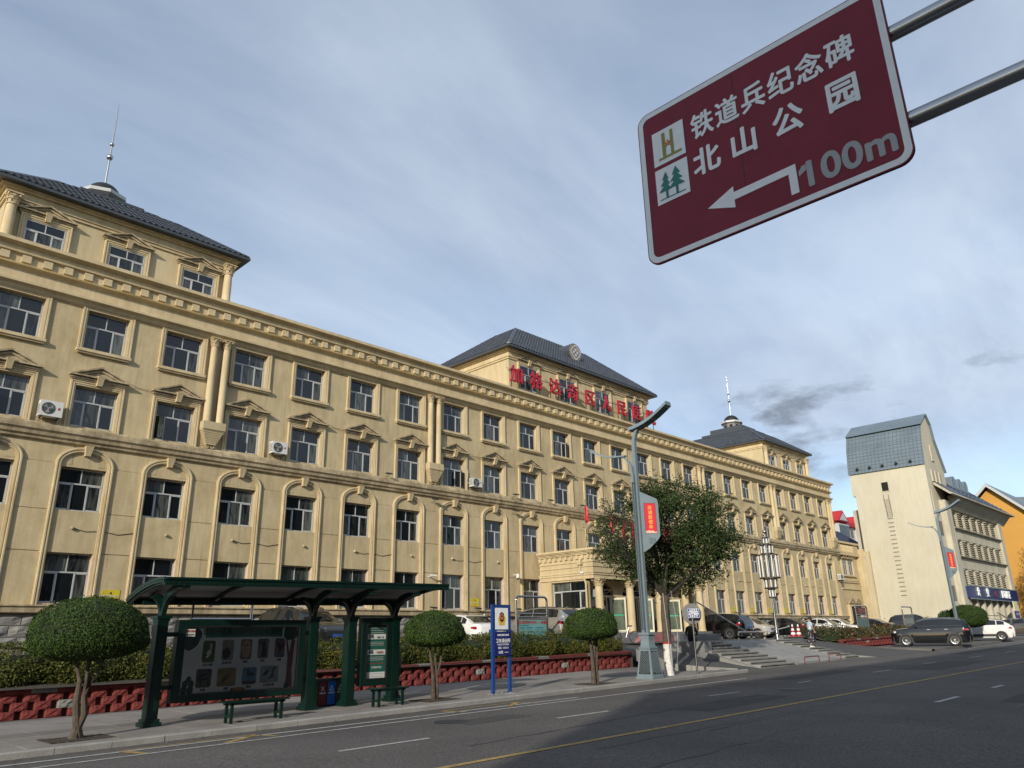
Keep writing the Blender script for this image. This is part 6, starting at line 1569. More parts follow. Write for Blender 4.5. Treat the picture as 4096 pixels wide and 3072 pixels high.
# ================================================================== street lamps
def lamp(x, y, z0, label):
    t = thing('street_lamp', label, 'street lamp', (x, y, z0), 'tall two armed street lamps with red banners', world=True)
    def B(): return MB()
    b = B()   # flared base with four corner ribs
    hb = 1.02
    b.rings([[(x+sx*w, y+sy_*w, z0+z) for sx, sy_ in ((-1, -1), (1, -1), (1, 1), (-1, 1))] for w, z in ((.36, 0), (.36, .10), (.335, .11), (.225, hb), (.25, hb+.02), (.25, hb+.07), (.20, hb+.09), (.17, hb+.30), (.18, 1.50), (.23, 1.52), (.23, 1.60))])
    base = b.build('base', M_lampg, t)
    for k_, (hx, hy) in enumerate(((0, -1), (-1, 0), (1, 0), (0, 1))):
        b = B(); nx, ny = (hx, hy); ax, ay = -hy, hx
        def q(u, z, o): 
            w = .335+(.225-.335)*(z-.11)/(hb-.11)+o
            return (x+nx*w+ax*u*(w-.035)*1., y+ny*w+ay*u*(w-.035), z0+z)
        b.add([q(-.86, .17, .004), q(.86, .17, .004), q(.86, hb-.06, .004), q(-.86, hb-.06, .004)], [(0, 1, 2, 3)]); pn = b.build('mesh_panel', M_lampd, base)
        b = B()
        for i in range(13):       # diagonal lattice bars
            for sg in (-1, 1):
                z1 = .17+i*.07-.0; 
                pa = None
                pts = []
                for s_ in np.linspace(0, 1, 7):
                    u = -.86+1.72*s_; z = (.17-.35+i*.085)+s_*.40
                    if .17 <= z <= hb-.06: pts.append(q(u*sg, z, .010))
                if len(pts) > 1: b.tube(pts, .007, 3, cap=False)
        b.build('lattice', M_lampg, pn)
    b = B()   # main mast
    b.rings([[(x+.02+sx*.075, y+sy_*.075, z0+z) for sx, sy_ in ((-1, -1), (1, -1), (1, 1), (-1, 1))] for z in (1.6, 8.4)]); mast = b.build('mast', M_lampg, t)
    pts = [(y, 8.4), (y-.02, 8.9), (y-.12, 9.2), (y-.3, 9.42)]
    b = B(); b.rings([[(x+.02+sx*.075, yy+sy_*.07, z0+z) for sx, sy_ in ((-1, -1), (1, -1), (1, 1), (-1, 1))] for yy, z in pts]); b.build('mast_bend', M_lampg, mast)
    # second slimmer leg with lattice, set to the building side left
    xo, yo = x-.16, y+.03
    b = B(); b.rings([[(xo+sx*.05, yo+sy_*.05, z0+z) for sx, sy_ in ((-1, -1), (1, -1), (1, 1), (-1, 1))] for z in (1.6, 7.5)]); leg = b.build('lattice_leg', M_lampg, t)
    b = B(); pts = [(yo, 7.5), (yo+.05, 7.85), (yo+.22, 8.15), (yo+.5, 8.32)]
    b.rings([[(xo+sx*.05, yy+sy_*.05, z0+z) for sx, sy_ in ((-1, -1), (1, -1), (1, 1), (-1, 1))] for yy, z in pts]); b.build('leg_bend', M_lampg, leg)
    b = B(); b.box(xo-.034, xo+.034, yo-.0525, yo-.051, z0+1.7, z0+7.2); b.box(xo-.0525, xo-.051, yo-.034, yo+.034, z0+1.7, z0+7.2); dk = b.build('mesh_panel', M_lampd, leg)
    b = B(); z = 1.72
    while z < 7.1:
        for sg in (-1, 1):
            b.tube([(xo-.034*sg, yo-.056, z0+z), (xo+.034*sg, yo-.056, z0+z+.10)], .006, 3, cap=False)
            b.tube([(xo-.056, yo-.034*sg, z0+z), (xo-.056, yo+.034*sg, z0+z+.10)], .006, 3, cap=False)
        z += .10
    b.build('lattice', M_lampg, dk)
    # heads
    def head(xc, ya, za, yb, zb, w, name, th=.09):
        b = B(); n = 7; rs = []
        for i in range(n+1):
            f = i/n; yy = ya+(yb-ya)*f; z = za+(zb-za)*f-.16*math.sin(PI*f)*abs(yb-ya)/2
            rs.append([(xc-w/2, yy, z0+z), (xc+w/2, yy, z0+z), (xc+w/2*.8, yy, z0+z+th), (xc-w/2*.8, yy, z0+z+th)])
        b.rings(rs); h = b.build(name, M_lampg, t)
        b = B(); r_ = rs[5]; r2_ = rs[n]
        for k_ in range(5):
            f0 = .05+.19*k_; f1 = f0+.13
            A = [tuple(Vector(rs[4][j]).lerp(Vector(rs[n][j]), f)) for j in (0, 1) for f in (f0, f1)]
            b.add([(A[0][0]+.04, A[0][1], A[0][2]-.006-0.03*math.sin(PI*f0)*0), (A[2][0]-.04, A[2][1], A[2][2]-.006), (A[3][0]-.04, A[3][1], A[3][2]-.006), (A[1][0]+.04, A[1][1], A[1][2]-.006)], [(0, 1, 3, 2)] if False else [(0, 1, 2, 3)])
        b.build('led_strips', mat('led_pale', (.45, .45, .42), .4, .1, 5), h)['kind'] = 'stuff'
        return h
    head(x+.02, y+.10, 9.30, y-1.75, 10.0, .42, 'road_arm', .15)
    head(xo, y+.30, 8.28, y+2.05, 8.78, .2, 'pavement_arm', .06)
    # banner case at an angle
    H = Vector((.75, -.66, 0)); D_ = Vector((-.66, -.75, 0)); og = Vector((x+.07, y-.05, z0))
    poly = [(0, 4.50), (.26, 4.66), (.62, 5.0), (.70, 5.14), (.70, 6.42), (.66, 6.56), (.56, 6.60), (0, 6.85)]
    b = B(); n = len(poly)
    vs = [tuple(og+H*px-D_*(-.06)+Vector((0, 0, pz))) for px, pz in poly]+[tuple(og+H*px-D_*.06+Vector((0, 0, pz))) for px, pz in poly]
    b.add(vs, [tuple(range(n)), tuple(range(n, 2*n))]+[(i, (i+1) % n, (i+1) % n+n, i+n) for i in range(n)]); bc = b.build('banner_case', M_lampg, t)
    def bp_(pts, m_, o, nm, par): 
        q_ = MB(); q_.add([tuple(og+H*px+D_*(.06+o)+Vector((0, 0, pz))) for px, pz in pts], [tuple(range(len(pts)))]); return q_.build(nm, m_, par)
    bn = bp_([(.13, 5.21), (.59, 5.21), (.59, 6.39), (.13, 6.39)], M_lampd, .002, 'banner_border', bc)
    ban = bp_([(.145, 5.225), (.575, 5.225), (.575, 6.375), (.145, 6.375)], M_banner, .004, 'banner', bc)
    bp_([(.145, 5.225), (.575, 5.225), (.575, 5.30), (.5, 5.28), (.42, 5.34), (.36, 5.31), (.28, 5.35), (.2, 5.31), (.145, 5.33)], mat('banner_pale', (.62, .42, .30), .6, .1, 4), .006, 'skyline', ban)
    for i, ch in enumerate('忠诚担使命'):
        oo = og+H*.36+D_*.068+Vector((0, 0, 6.20-.185*i)); text(ch, .17, M_gold, ban, oo, H, (0, 0, 1), 0, .003)
    for i in range(5): bp_([(.27+i*.055, 4.82), (.285+i*.055, 4.82), (.285+i*.055, 5.05), (.27+i*.055, 5.05)], M_lampd, .003, 'vent_slot', bc)
    return t
lamp(24.4, 17.05, gz(24.2), 'tall grey street lamp with a red banner case in front of the leafy tree')
lamp(63.4, 17.2, gz(63.4), 'distant grey street lamp with a red banner beside the cream tower')
# tall decorative tube lamp
dlx, dly = 45.45, 22.3
dl = thing('tube_lantern', 'slim lamp post with stacked tiers of white light tubes', 'street lamp', (dlx, dly, 1.43))
b = MB(); b.lathe([(.16, 1.42), (.14, 1.6), (.10, 2.2), (.075, 3.0), (.065, 7.7)], dlx, dly, 14); b.build('post', M_steel, dl, True)
b = MB(); b.sphere((dlx, dly, 7.88), .12, 7); b.build('finial', M_steel, dl, True)
M_tube = mat('tube_white', (.78, .78, .76), .4, .04, 5)
for z0, z1, r, n in ((7.08, 7.52, .16, 6), (6.48, 7.06, .34, 8), (5.02, 6.46, .58, 12), (4.42, 5.0, .36, 8), (3.86, 4.40, .16, 6)):
    b = MB()
    for z in (z0, z1-.04): b.rings([[(dlx+rr*math.cos(2*PI*j/24), dly+rr*math.sin(2*PI*j/24), zz_) for rr, zz_ in ((r, z), (r+.05, z), (r+.05, z+.05), (r, z+.05))] for j in range(25)], cap=False)
    ti = b.build('tier_ring', M_black, dl)
    for j in range(n):
        a = 2*PI*j/n+z0; cx_, cy_ = dlx+(r+.02)*math.cos(a), dly+(r+.02)*math.sin(a)
        q = MB(); q.tube([(cx_, cy_, z0+.08), (cx_, cy_, z1-.08)], .038, 6); q.build('light_tube', M_tube, ti, True)
        a2 = a+PI/n; cx_, cy_ = dlx+(r+.03)*math.cos(a2), dly+(r+.03)*math.sin(a2)
        q = MB(); q.tube([(cx_, cy_, z0), (cx_, cy_, z1)], .028, 5); q.build('dark_tube', M_black, ti)
# notice frames in the planters
def notice(x0, x1, y, z0, z1, zp0, zp1, label, kind, H=None):
    t = thing('notice_frame', label, 'notice board', ((x0+x1)/2, y, z0), None)
    r = .055; b = MB(); cr_ = .18
    pts = [(x0, y, z0), (x0, y, z1-cr_)]+[(x0+cr_-cr_*math.cos(a), y, z1-cr_+cr_*math.sin(a)) for a in np.linspace(.3, PI/2-.3, 3)]+[(x0+cr_, y, z1), (x1-cr_, y, z1)]+[(x1-cr_+cr_*math.sin(a), y, z1-cr_+cr_*math.cos(a)) for a in np.linspace(.3, PI/2-.3, 3)]+[(x1, y, z1-cr_), (x1, y, z0)]
    b.tube(pts, r, 10); b.build('tube_frame', M_steel, t, True)
    b = MB(); b.tube([(x0, y, zp1+.20), (x1, y, zp1+.20)], .04, 8); b.tube([(x0, y, zp1+.05), (x1, y, zp1+.05)], .03, 8); b.build('cross_rail', M_steel, t, True)
    b = MB(); b.box(x0+.06, x1-.06, y-.05, y+.05, zp0, zp1); bo = b.build('board', mat('board_bronze', (.20, .17, .15), .4, .08, 3, metal=.5), t)
    mface = {'teal': mat('board_teal', (.16, .34, .34), .5, .10, 1), 'grey': mat('board_grey', (.20, .21, .19), .5, .1, 1), 'green': mat('board_dull_green', (.10, .15, .14), .5, .1, 1)}[kind]
    fc_ = flat(rect(x0+.13, x1-.13, zp0+.06, zp1-.08), mface, y-.053, bo, 'face')
    W = x1-x0-.26
    if kind == 'teal':
        text('加区医院特色专科——疼痛科', W/11.5, M_redl, fc_, ((x0+x1)/2, y-.056, zp1-.20), (1, 0, 0), (0, 0, 1), 0, .004)
        tl = mat('board_teal_dark', (.03, .20, .25), .5, .1, 2)
        for a, c in ((.02, .20), (.27, .48), (.58, .88)): flat(rect(x0+.13+W*a, x0+.13+W*c, zp1-.46, zp1-.40), tl, y-.055, fc_, 'heading')
        flat([(x0+.14, zp1-.30), (x0+.13+W*.3, zp1-.30), (x0+.13+W*.38, zp1-.36), (x0+.14, zp1-.34)], tl, y-.055, fc_, 'ribbon')
        for k_ in range(13):
            for a, c in ((.02, .22), (.26, .50), (.55, .97)):
                if zp1-.52-k_*.065 > zp0+.1: flat(rect(x0+.13+W*a, x0+.13+W*(c-random.uniform(0, .1)), zp1-.53-k_*.065, zp1-.51-k_*.065), tl, y-.0552, fc_, 'print_line')
    elif kind == 'grey':
        for k_ in range(9): flat(rect(x0+.3, x1-.3-random.uniform(0, .3), zp0+.15+k_*.08, zp0+.18+k_*.08), M_black, y-.055, fc_, 'print_line')
    else:
        for k_ in range(6): flat(rect(x0+.35+k_*.22, x0+.50+k_*.22, zp0+.2, zp0+.42), M_black, y-.055, fc_, 'print_block')
    return t
notice(26.0, 28.12, 25.35, 1.2, 3.67, 1.3, 2.70, 'steel framed teal hospital notice board standing in the hedge', 'teal')
nb = notice(59.75, 61.9, 22.9, 1.3, 3.62, 1.3, 2.78, 'steel frame with a dark red plaque and a grey board before the annex', 'green')
b = MB(); b.box(60.15, 61.55, 22.86, 22.94, 3.02, 3.52); pl = b.build('red_plaque', mat('plaque_red', (.09, .02, .02), .45, .4, 6), nb)
text('医者仁心', .3, mat('plaque_letter', (.2, .06, .05), .4, .2, 4), pl, (60.85, 22.855, 3.27), (1, 0, 0), (0, 0, 1), .01, .01)
notice(70.0, 72.3, 23.0, 1.35, 3.70, 1.5, 2.82, 'steel notice frame with an empty top before the cream tower', 'grey')
t = thing('notice_frame', 'steel frame whose top shows between shelter posts above the poster case', 'notice board', (11.8, 25.4, 1.2))
b = MB(); b.tube([(10.95, 25.4, .8), (10.95, 25.4, 3.25), (13.0, 25.4, 3.25), (13.0, 25.4, .8)], .055, 10); b.build('tube_frame', M_steel, t, True)
b = MB(); b.tube([(10.95, 25.4, 2.62), (13.0, 25.4, 2.62)], .045, 8); b.build('cross_rail', M_steel, t, True)
b = MB(); b.box(11.0, 12.95, 25.36, 25.44, 1.0, 2.5); b.build('board', M_lampd, t)

# yellow warning plates on the wall
M_yel = mat('warning_yellow', (.56, .45, .02), .6, .12, 3)
where = {0: 'first bay above the dome tree', 3: 'second plate, just above the bus shelter roof', 6: 'third plate, between the police sign and shelter', 15: 'behind the round mirror pole', 16: 'above the black sport car', 17: 'above the pale electric car', 18: 'above the dark saloon', 19: 'above the walking woman', 21: 'last one before the annex'}
for kk, wtx in where.items():
    xc = bx(kk)+1.66; zc_ = 3.72 if kk != 6 else 3.80
    b = MB(); b.box(xc-.33, xc+.33, FY-.05, FY-.035, zc_-.22, zc_+.22); o = b.build('warning_plate', M_yel); tag(o, 'yellow falling objects warning plate on the wall, '+wtx, 'sign', 'yellow warning plates along the wall')
    text('高空坠物行人车辆', .078, M_paper, o, (xc, FY-.053, zc_-.02), (1, 0, 0), (0, 0, 1), 0, .002)
    text('请勿靠近', .075, M_gold, o, (xc, FY-.053, zc_-.13), (1, 0, 0), (0, 0, 1), 0, .001)
    q = MB(); q.add([(xc-.05, FY-.053, zc_+.06), (xc+.05, FY-.053, zc_+.06), (xc, FY-.053, zc_+.16)], [(0, 1, 2)]); q.build('triangle', M_black, o)
ORD = ('first', 'second', 'third', 'fourth', 'fifth', 'sixth', 'seventh', 'eighth', 'ninth', 'tenth', 'eleventh', 'twelfth', 'thirteenth', 'fourteenth', 'fifteenth', 'sixteenth', 'seventeenth', 'eighteenth')
# window air conditioners
def ac(x, z, label, w=.78, h=.55, face=1, y=FY):
    t = thing('air_conditioner', label, 'air conditioner', (x, y-.2, z), 'outdoor air conditioning units')
    b = MB(); b.box(x, x+w, y-.44, y-.10, z, z+h); bo = b.build('casing', M_plast, t)
    b = MB(); cxx = x+w*.36; czz = z+h*.5
    for r in (.08, .13, .18, .225): b.rings([[(cxx+rr*math.cos(2*PI*j/20), yy_, czz+rr*math.sin(2*PI*j/20)) for rr, yy_ in ((r, y-.455), (r+.008, y-.455), (r+.008, y-.445), (r, y-.445))] for j in range(21)], cap=False)
    b.build('fan_guard', M_lampd, bo)
    q = MB(); q.add([(cxx+.235*math.cos(2*PI*j/20), y-.443, czz+.235*math.sin(2*PI*j/20)) for j in range(20)], [tuple(range(20))]); q.build('fan_well', mat('fan_well_grey', (.13, .13, .125), .6, .1, 5), bo)
    q = MB()
    for a in (0, 2.1, 4.2): q.add([(cxx, y-.447, czz), (cxx+.2*math.cos(a), y-.447, czz+.2*math.sin(a)), (cxx+.2*math.cos(a+.8), y-.449, czz+.2*math.sin(a+.8))], [(0, 1, 2)])
    q.build('fan', M_signg, bo)
    q = MB(); q.box(x+w*.78, x+w*.88, y-.445, y-.441, z+h*.45, z+h*.6); q.build('logo', M_redl, bo)
    q = MB()
    for xx in (x+.1, x+w-.12): q.box(xx, xx+.03, y-.44, y, z-.03, z); q.tube([(xx, y-.42, z-.02), (xx, y, z-.22)], .012, 5)
    q.build('bracket', M_lampd, t)
    q = MB()
    for k_ in range(6): q.box(x-.004, x, y-.42, y-.13, z+.08+k_*.07, z+.11+k_*.07)
    q.build('side_vent', M_lampd, bo)
ac(7.17, 10.38, 'white fan unit beside a third floor window at the far left', .80, .62)
ac(17.0, 10.42, 'white fan unit beside a third floor window above the shelter roof', .78, .56)
ac(29.95, 10.40, 'white fan unit with a loose hose right of the second column pair', .76, .50)
ac(82.4, 6.98, 'small fan unit on the wall where hospital and annex meet', .8, .58)
b = MB(); b.tube([(29.95, FY-.2, 10.5), (29.75, FY-.12, 10.7), (29.85, FY-.1, 11.3), (29.7, FY-.08, 11.75)], .02, 6); tag(b.build('hose', M_white), 'loose pale hose curling up from a wall fan unit', 'hose')
# round wall lamps with their cables
for i, kk in enumerate((0, 1, 2, 3, 4, 5, 6, 7, 12, 13, 14, 15, 16, 17, 18, 19, 20, 21)):
    xc = bx(kk)+(.25 if kk % 2 else -.1); z = 6.15
    if kk < 4: z = 6.22
    t = thing('wall_lamp', 'small round wall lamp between the lower window floors, %s of the row from the left' % ORD[i], 'lamp', (xc, FY, z), 'row of small round wall lamps')
    b = MB(); b.sphere((xc, FY-.06, z), .07, 5); b.build('globe', M_trim if kk > 3 else M_trim2, t, True)
    if kk % 2 == 0:
        b = MB(); b.tube([(xc+.06, FY-.03, z), (xc+.5, FY-.015, z-.10), (xc+.9, FY-.02, z-.06)], .012, 4); b.tube([(xc+1.15, FY-.05, z-.05), (xc+1.7, FY-.05, z-.14), (xc+2.3, FY-.05, z-.02)], .012, 4); b.build('cable', M_lampd, t)
# small floodlights above the belt and ledge
def flood(x, z, label, y=FY):
    t = thing('floodlight', label, 'floodlight', (x, y, z), 'small floodlights on the hospital ledges')
    b = MB(); b.rings([[(x-.16, y-.48, z+.04), (x+.16, y-.48, z+.04), (x+.16, y-.18, z+.10), (x-.16, y-.18, z+.10)], [(x-.16, y-.46, z+.13), (x+.16, y-.46, z+.13), (x+.12, y-.2, z+.16), (x-.12, y-.2, z+.16)]]); b.build('housing', M_lampd, t)
    b = MB(); b.tube([(x, y-.3, z-.03), (x, y-.32, z+.1)], .015, 5); b.tube([(x, y-.3, z-.02), (x, y-.02, z-.02)], .012, 5); b.build('arm', M_lampd, t)
for i, kk in enumerate((4.5, 7.5, 8.5, 9.5, 12.5, 13.5, 16.5, 17.5, 19.5, 20.5)): flood(bx(kk), 10.24, 'small floodlight on the third floor ledge, %s from the left' % ORD[i])
for i, kk in enumerate((5.5, 7.5)): flood(bx(kk), 9.22, 'small floodlight hanging under the third floor ledge, %s of two' % ('left', 'right')[i])
for i, kk in enumerate((5.5, 6.5, 7.5, 15.5, 16.5, 17.5, 18.5, 19.5, 20.5, 21.5)): flood(bx(kk), 3.36, 'small floodlight on the lowest wall ledge, %s from the left' % ORD[i])
def camera_(x, z, label, dome):
    t = thing('security_camera', label, 'camera', (x, FY, z))
    b = MB(); b.tube([(x, FY, z), (x, FY-.35, z+.02)], .03, 6); b.build('arm', M_plast, t)
    b = MB()
    if dome: b.lathe([(.05, z+.06), (.10, z), (.12, z-.12), (.10, z-.2)], x, FY-.38, 12)
    else: b.tube([(x-.12, FY-.32, z+.05), (x+.22, FY-.42, z+.01)], .06, 8)
    h = b.build('housing', M_plast, t, True)
    if dome: b = MB(); b.sphere((x, FY-.38, z-.21), .09, 6); b.build('lens', M_black, h, True)
camera_(bx(5)+1.5, 5.10, 'white bullet camera on the wall above the shelter end', False)
camera_(bx(8)-1.65+.0, 5.45, 'white dome camera on the wall left of the porch', True)
b = MB(); b.tube([(PX0-.02, 29.4, 5.72), (PX0-.08, 29.4, 5.72), (PX0-.1, 29.3, 5.55)], .015, 5); b.box(PX0-.2, PX0-.06, 29.2, 29.42, 5.38, 5.52)
tag(b.build('security_camera', M_plast), 'small white camera on the porch side wall above its window', 'camera')
b = MB(); b.tube([(PX0-.1, 29.5, 6.2), (PX0-.1, 29.5, 5.5), (PX0-.12, 29.2, 5.1), (PX0-.1, 29.1, 4.8), (PX0-.1, 29.1, 1.5)], .06, 8); b.box(PX0-.22, PX0-.02, 29.35, 29.65, 5.9, 6.2)
tag(b.build('rain_pipe', M_bright), 'yellow rainwater pipe with a hopper on the porch side wall', 'pipe')
for i, (kk, z) in enumerate(((4.3, 16.6), (3.2, 16.62), (8.2, 16.6), (12.3, 16.6), (16.4, 16.6), (19.5, 16.6))):
    b = MB(); xq = bx(kk)-1.0; b.tube([(xq, FY-.3, z+.02), (xq, FY-.62, z-.03)], .06, 8)
    tag(b.build('drain_spout', M_trim2), 'short round drain spout poking from the hospital cornice, %s from the left' % ORD[(1, 0, 2, 3, 4, 5)[i]], 'spout', 'drain spouts in the cornice')
b = MB()
for kk in (0, 3, 6, 9): b.tube([(bx(kk)+1.2, FY-.1, 12.42), (bx(kk)+1.66, FY-.04, 12.34), (bx(kk+1)-1.15, FY-.1, 12.36)], .014, 4)
o = b.build('wall_cables', M_trim2); tag(o, 'thin pale cables sagging between window pediments', 'cables', kind='stuff')
b = MB()
for p_, q_ in (((29.8, 6.9), (30.5, 8.6)), ((37.5, 6.9), (38.5, 8.9)), ((38.5, 8.9), (39.6, 8.2)), ((35.6, 7.4), (36.6, 7.5)), ((38.0, 7.6), (38.0, 6.9))): b.tube([(p_[0]+6, 29.0, p_[1]), (q_[0]+6, 29.3, q_[1])], .012, 4)
tag(b.build('wire_frame', M_lampd), 'thin wire stays above the porch parapet', 'wires')
# red letters on the porch parapet seen through the tree
pl_ = thing('porch_sign', 'red characters standing on the porch parapet, mostly behind the tree', 'sign', (41.5, 28.4, 6.84))
for i, ch in enumerate('门诊部'):
    text(ch, 1.5, M_redl, pl_, (39.6+i*2.3, 28.5, 7.9), (1, 0, 0), (0, 0, 1), .06, .02, 'letter')
b = MB(); b.box(39, 45, 28.55, 28.6, 7.1, 7.14); b.box(39, 45, 28.55, 28.6, 8.6, 8.64)
for x_ in (39, 41, 43, 45): b.box(x_-.02, x_+.02, 28.5, 28.55, 6.84, 8.7)
b.build('rail', M_lampd, pl_)

# ================================================================== barrier, cones, hoops
M_cream = mat('barrier_cream', (.62, .55, .42), .5, .1, 5)
bar = thing('hoop_barrier', 'cream and black hooped barrier rail at the head of the ramp', 'barrier', (41.7, 22, 1.48))
b = MB(); b.tube([(40.2, 22, 1.80), (40.22, 22, 1.87), (40.3, 22, 1.90), (43.1, 22, 1.90), (43.2, 22, 1.87), (43.22, 22, 1.80)], .055, 10); b.build('rail', M_cream, bar, True)
for x in (40.2, 41.65, 43.22):
    b = MB(); b.tube([(x, 22, 1.47), (x, 22, 1.60)], .055, 8); b.tube([(x, 22, 1.72), (x, 22, 1.85)], .055, 8); lg_ = b.build('leg', M_cream, bar)
    b = MB(); b.tube([(x, 22, 1.6), (x, 22, 1.72)], .056, 8); b.build('black_band', M_black, lg_)
b = MB(); b.tube([(41.5, 22.1, 1.86), (36.7, 22.3, 3.46)], [.04, .035], 6); tag(b.build('boom_arm', M_white), 'long white boom pole slanting up past the round mirror', 'barrier')
b = MB(); b.tube([(42.5, 22.1, 1.84), (45.0, 22.0, 2.02), (46.15, 21.8, 2.18)], .026, 6); tag(b.build('tape_pole', M_white), 'thin white pole laid from the barrier to the cones', 'barrier')
def cone(x, y, z, label):
    t = thing('traffic_cone', label, 'traffic cone', (x, y, z), 'red and white striped cones', world=False)
    for i, (z0, z1, m_) in enumerate(((0, .10, M_redl), (.10, .21, M_signw), (.21, .32, M_redl), (.32, .43, M_signw), (.43, .55, M_redl), (.55, .66, M_signw))):
        r = lambda q: .155-.125*q/.66
        b = MB(); b.lathe([(r(z0), z0+.02), (r(z1), z1+.02)], 0, 0, 14); b.build('red_band' if m_ is M_redl else 'white_band', m_, t, True)
    b = MB(); b.box(-.18, .18, -.18, .18, 0, .025); b.build('foot', M_redl, t)
cone(44.95, 21.05, 1.60, 'leftmost striped cone, beside the tube lantern post'); cone(46.05-.35, 21.05, 1.60, 'middle striped cone on the low granite wall'); cone(46.1, 21.6, 1.47, 'rightmost striped cone, next to the walking woman')
for (xa, ya, xb2, yb2, lab) in ((36.6, 16.75, 38.45, 16.85, 'left low rusty red hoop at the foot of the ramp'), (39.85, 16.95, 40.95, 16.8, 'right low rusty red hoop at the foot of the ramp')):
    b = MB(); zg = gz(xa)-.10; b.tube([(xa, ya, zg), (xa, ya, zg+.27), (xa+.06, ya, zg+.32), (xb2-.06, yb2, zg+.32), (xb2, yb2, zg+.27), (xb2, yb2, zg)], .028, 8)
    tag(b.build('hoop_rail', mat('rust_red', (.16, .045, .035), .7, .2, 5), None, True), lab, 'hoop rail')
b = MB(); b.box(39.9, 44.6, 25.6, 26.0, 1.47, 1.86); tag(b.build('step_cheek_wall', M_granite), 'low grey stone wall beside the red ramp mat', 'wall')

# ================================================================== overhead direction sign
SX = 6.5
ov = thing('overhead_sign', 'big maroon direction sign with white characters hanging on two steel arms', 'road sign', (SX, .2, .1))
def opoly(y0, y1, z0, z1, r, n=6):   # rounded rectangle in (y,z); y decreases to the right as seen from the street
    P = []
    for cy, cz, a0 in ((y1-r, z1-r, 0), (y0+r, z1-r, PI/2), (y0+r, z0+r, PI), (y1-r, z0+r, 1.5*PI)):
        P += [(cy+r*math.cos(a0+PI/2*i/n), cz+r*math.sin(a0+PI/2*i/n)) for i in range(n+1)]
    return P
YL_, YR_, ZB_, ZT_ = 4.155, 1.36, 5.73, 7.70
b = MB(); b.prism(opoly(YR_, YL_, ZB_, ZT_, .14), SX, SX+.035, 'x'); plate = b.build('plate', M_signm, ov)
outer_ = opoly(YR_+.012, YL_-.012, ZB_+.012, ZT_-.012, .13); inner_ = opoly(YR_+.075, YL_-.075, ZB_+.075, ZT_-.075, .085)
b = MB(); n = len(outer_); b.add([(SX-.003, y, z) for y, z in outer_]+[(SX-.003, y, z) for y, z in inner_], [(i, (i+1) % n, (i+1) % n+n, i+n) for i in range(n)]); b.build('border', M_signw, plate)
XD, ZD = (0, -1, 0), (0, 0, 1)
for i, (ch, yc) in enumerate(zip('铁道兵纪念碑', (3.285, 2.955, 2.63, 2.32, 2.01, 1.79))):
    yc = 3.325-i*.303
    text(ch, .335, M_signw, plate, (SX-.004, yc, 7.16), XD, ZD, 0, .0075, 'letter', sx=.84)
for ch, yc in zip('北山公园', (3.32, 2.88, 2.40, 1.85)):
    text(ch, .355, M_signw, plate, (SX-.004, yc, 6.70), XD, ZD, 0, .010, 'letter', sx=.93)
text('100m', .385, M_signg, plate, (SX-.004, 1.915, 6.015), XD, ZD, 0, .011, 'letter', spacing=1.04)
def sflat(pts, m, off, par, name): q = MB(); q.add([(SX-off, y, z) for y, z in pts], [tuple(range(len(pts)))]); return q.build(name, m, par)
sflat([(2.335, 6.145), (2.30, 6.145), (2.30, 6.085), (2.375, 6.045), (2.375, 6.095)], M_signg, .0042, plate, 'letter')
b = MB()
ar = [(3.37, 6.13), (3.06, 6.26), (3.06, 6.19), (2.395, 6.20), (2.395, 5.88), (2.475, 5.88), (2.475, 6.115), (3.06, 6.10), (3.06, 6.01)]
b.add([(SX-.004, y, z) for y, z in ar], [(0, 1, 2, 7, 8), (2, 3, 6, 7), (3, 4, 5, 6)]); b.build('arrow', M_signw, plate)
bx1 = sflat([(3.97, 6.93), (3.555, 6.93), (3.555, 7.38), (3.97, 7.38)], M_signw, .004, plate, 'emblem_panel')
M_olive = mat('olive', (.26, .25, .03), .5, .1, 5)
for pts in ([(3.90, 6.985), (3.60, 6.985), (3.60, 7.015), (3.90, 7.015)], [(3.845, 7.015), (3.80, 7.015), (3.80, 7.33), (3.845, 7.33)], [(3.735, 7.015), (3.695, 7.015), (3.695, 7.33), (3.735, 7.33)]): sflat(pts, M_olive, .007, bx1, 'rail_mark')
sflat([(3.768+.055*(1 if k_ % 2 == 0 else .42)*math.sin(k_*PI/5), 7.17+.055*(1 if k_ % 2 == 0 else .42)*math.cos(k_*PI/5)) for k_ in range(10)], mat('star_orange', (.55, .13, .03), .5, .1, 5), .009, bx1, 'star')
sflat([(3.768+.02*(1 if k_ % 2 == 0 else .42)*math.sin(k_*PI/5), 7.17+.02*(1 if k_ % 2 == 0 else .42)*math.cos(k_*PI/5)) for k_ in range(10)], M_gold, .011, bx1, 'star')
bx2 = sflat([(3.97, 6.43), (3.55, 6.43), (3.55, 6.88), (3.97, 6.88)], M_signw, .004, plate, 'emblem_panel')
M_teal = mat('tree_teal', (.0, .17, .14), .5, .08, 5)
def tree_mark(yc, zb, s_, off, left):
    for k_ in range(3):
        w = (.065+.03*k_)*s_; z1 = zb+(.36-.09*k_)*s_; z0 = z1-.12*s_
        sflat([(yc+w, z0), (yc-(w if not left else w*.6), z0), (yc, z1)], M_teal, off+.0006*k_, bx2, 'tree_mark')
    sflat([(yc+.018*s_, zb-.05), (yc-.018*s_, zb-.05), (yc-.018*s_, zb+.1*s_), (yc+.018*s_, zb+.1*s_)], M_teal, off, bx2, 'tree_mark')
tree_mark(3.705, 6.53, .85, .007, False); tree_mark(3.835, 6.53, .80, .010, True)
sflat([(3.93, 6.475), (3.60, 6.475), (3.60, 6.487), (3.93, 6.487)], M_teal, .007, bx2, 'ground_mark')
b = MB(); b.box(SX-.0045, SX-.0035, 2.925, 2.93, 6.2, 7.6); b.build('crease', mat('crease_dark', (.05, .01, .015), .5, .1, 5), plate)
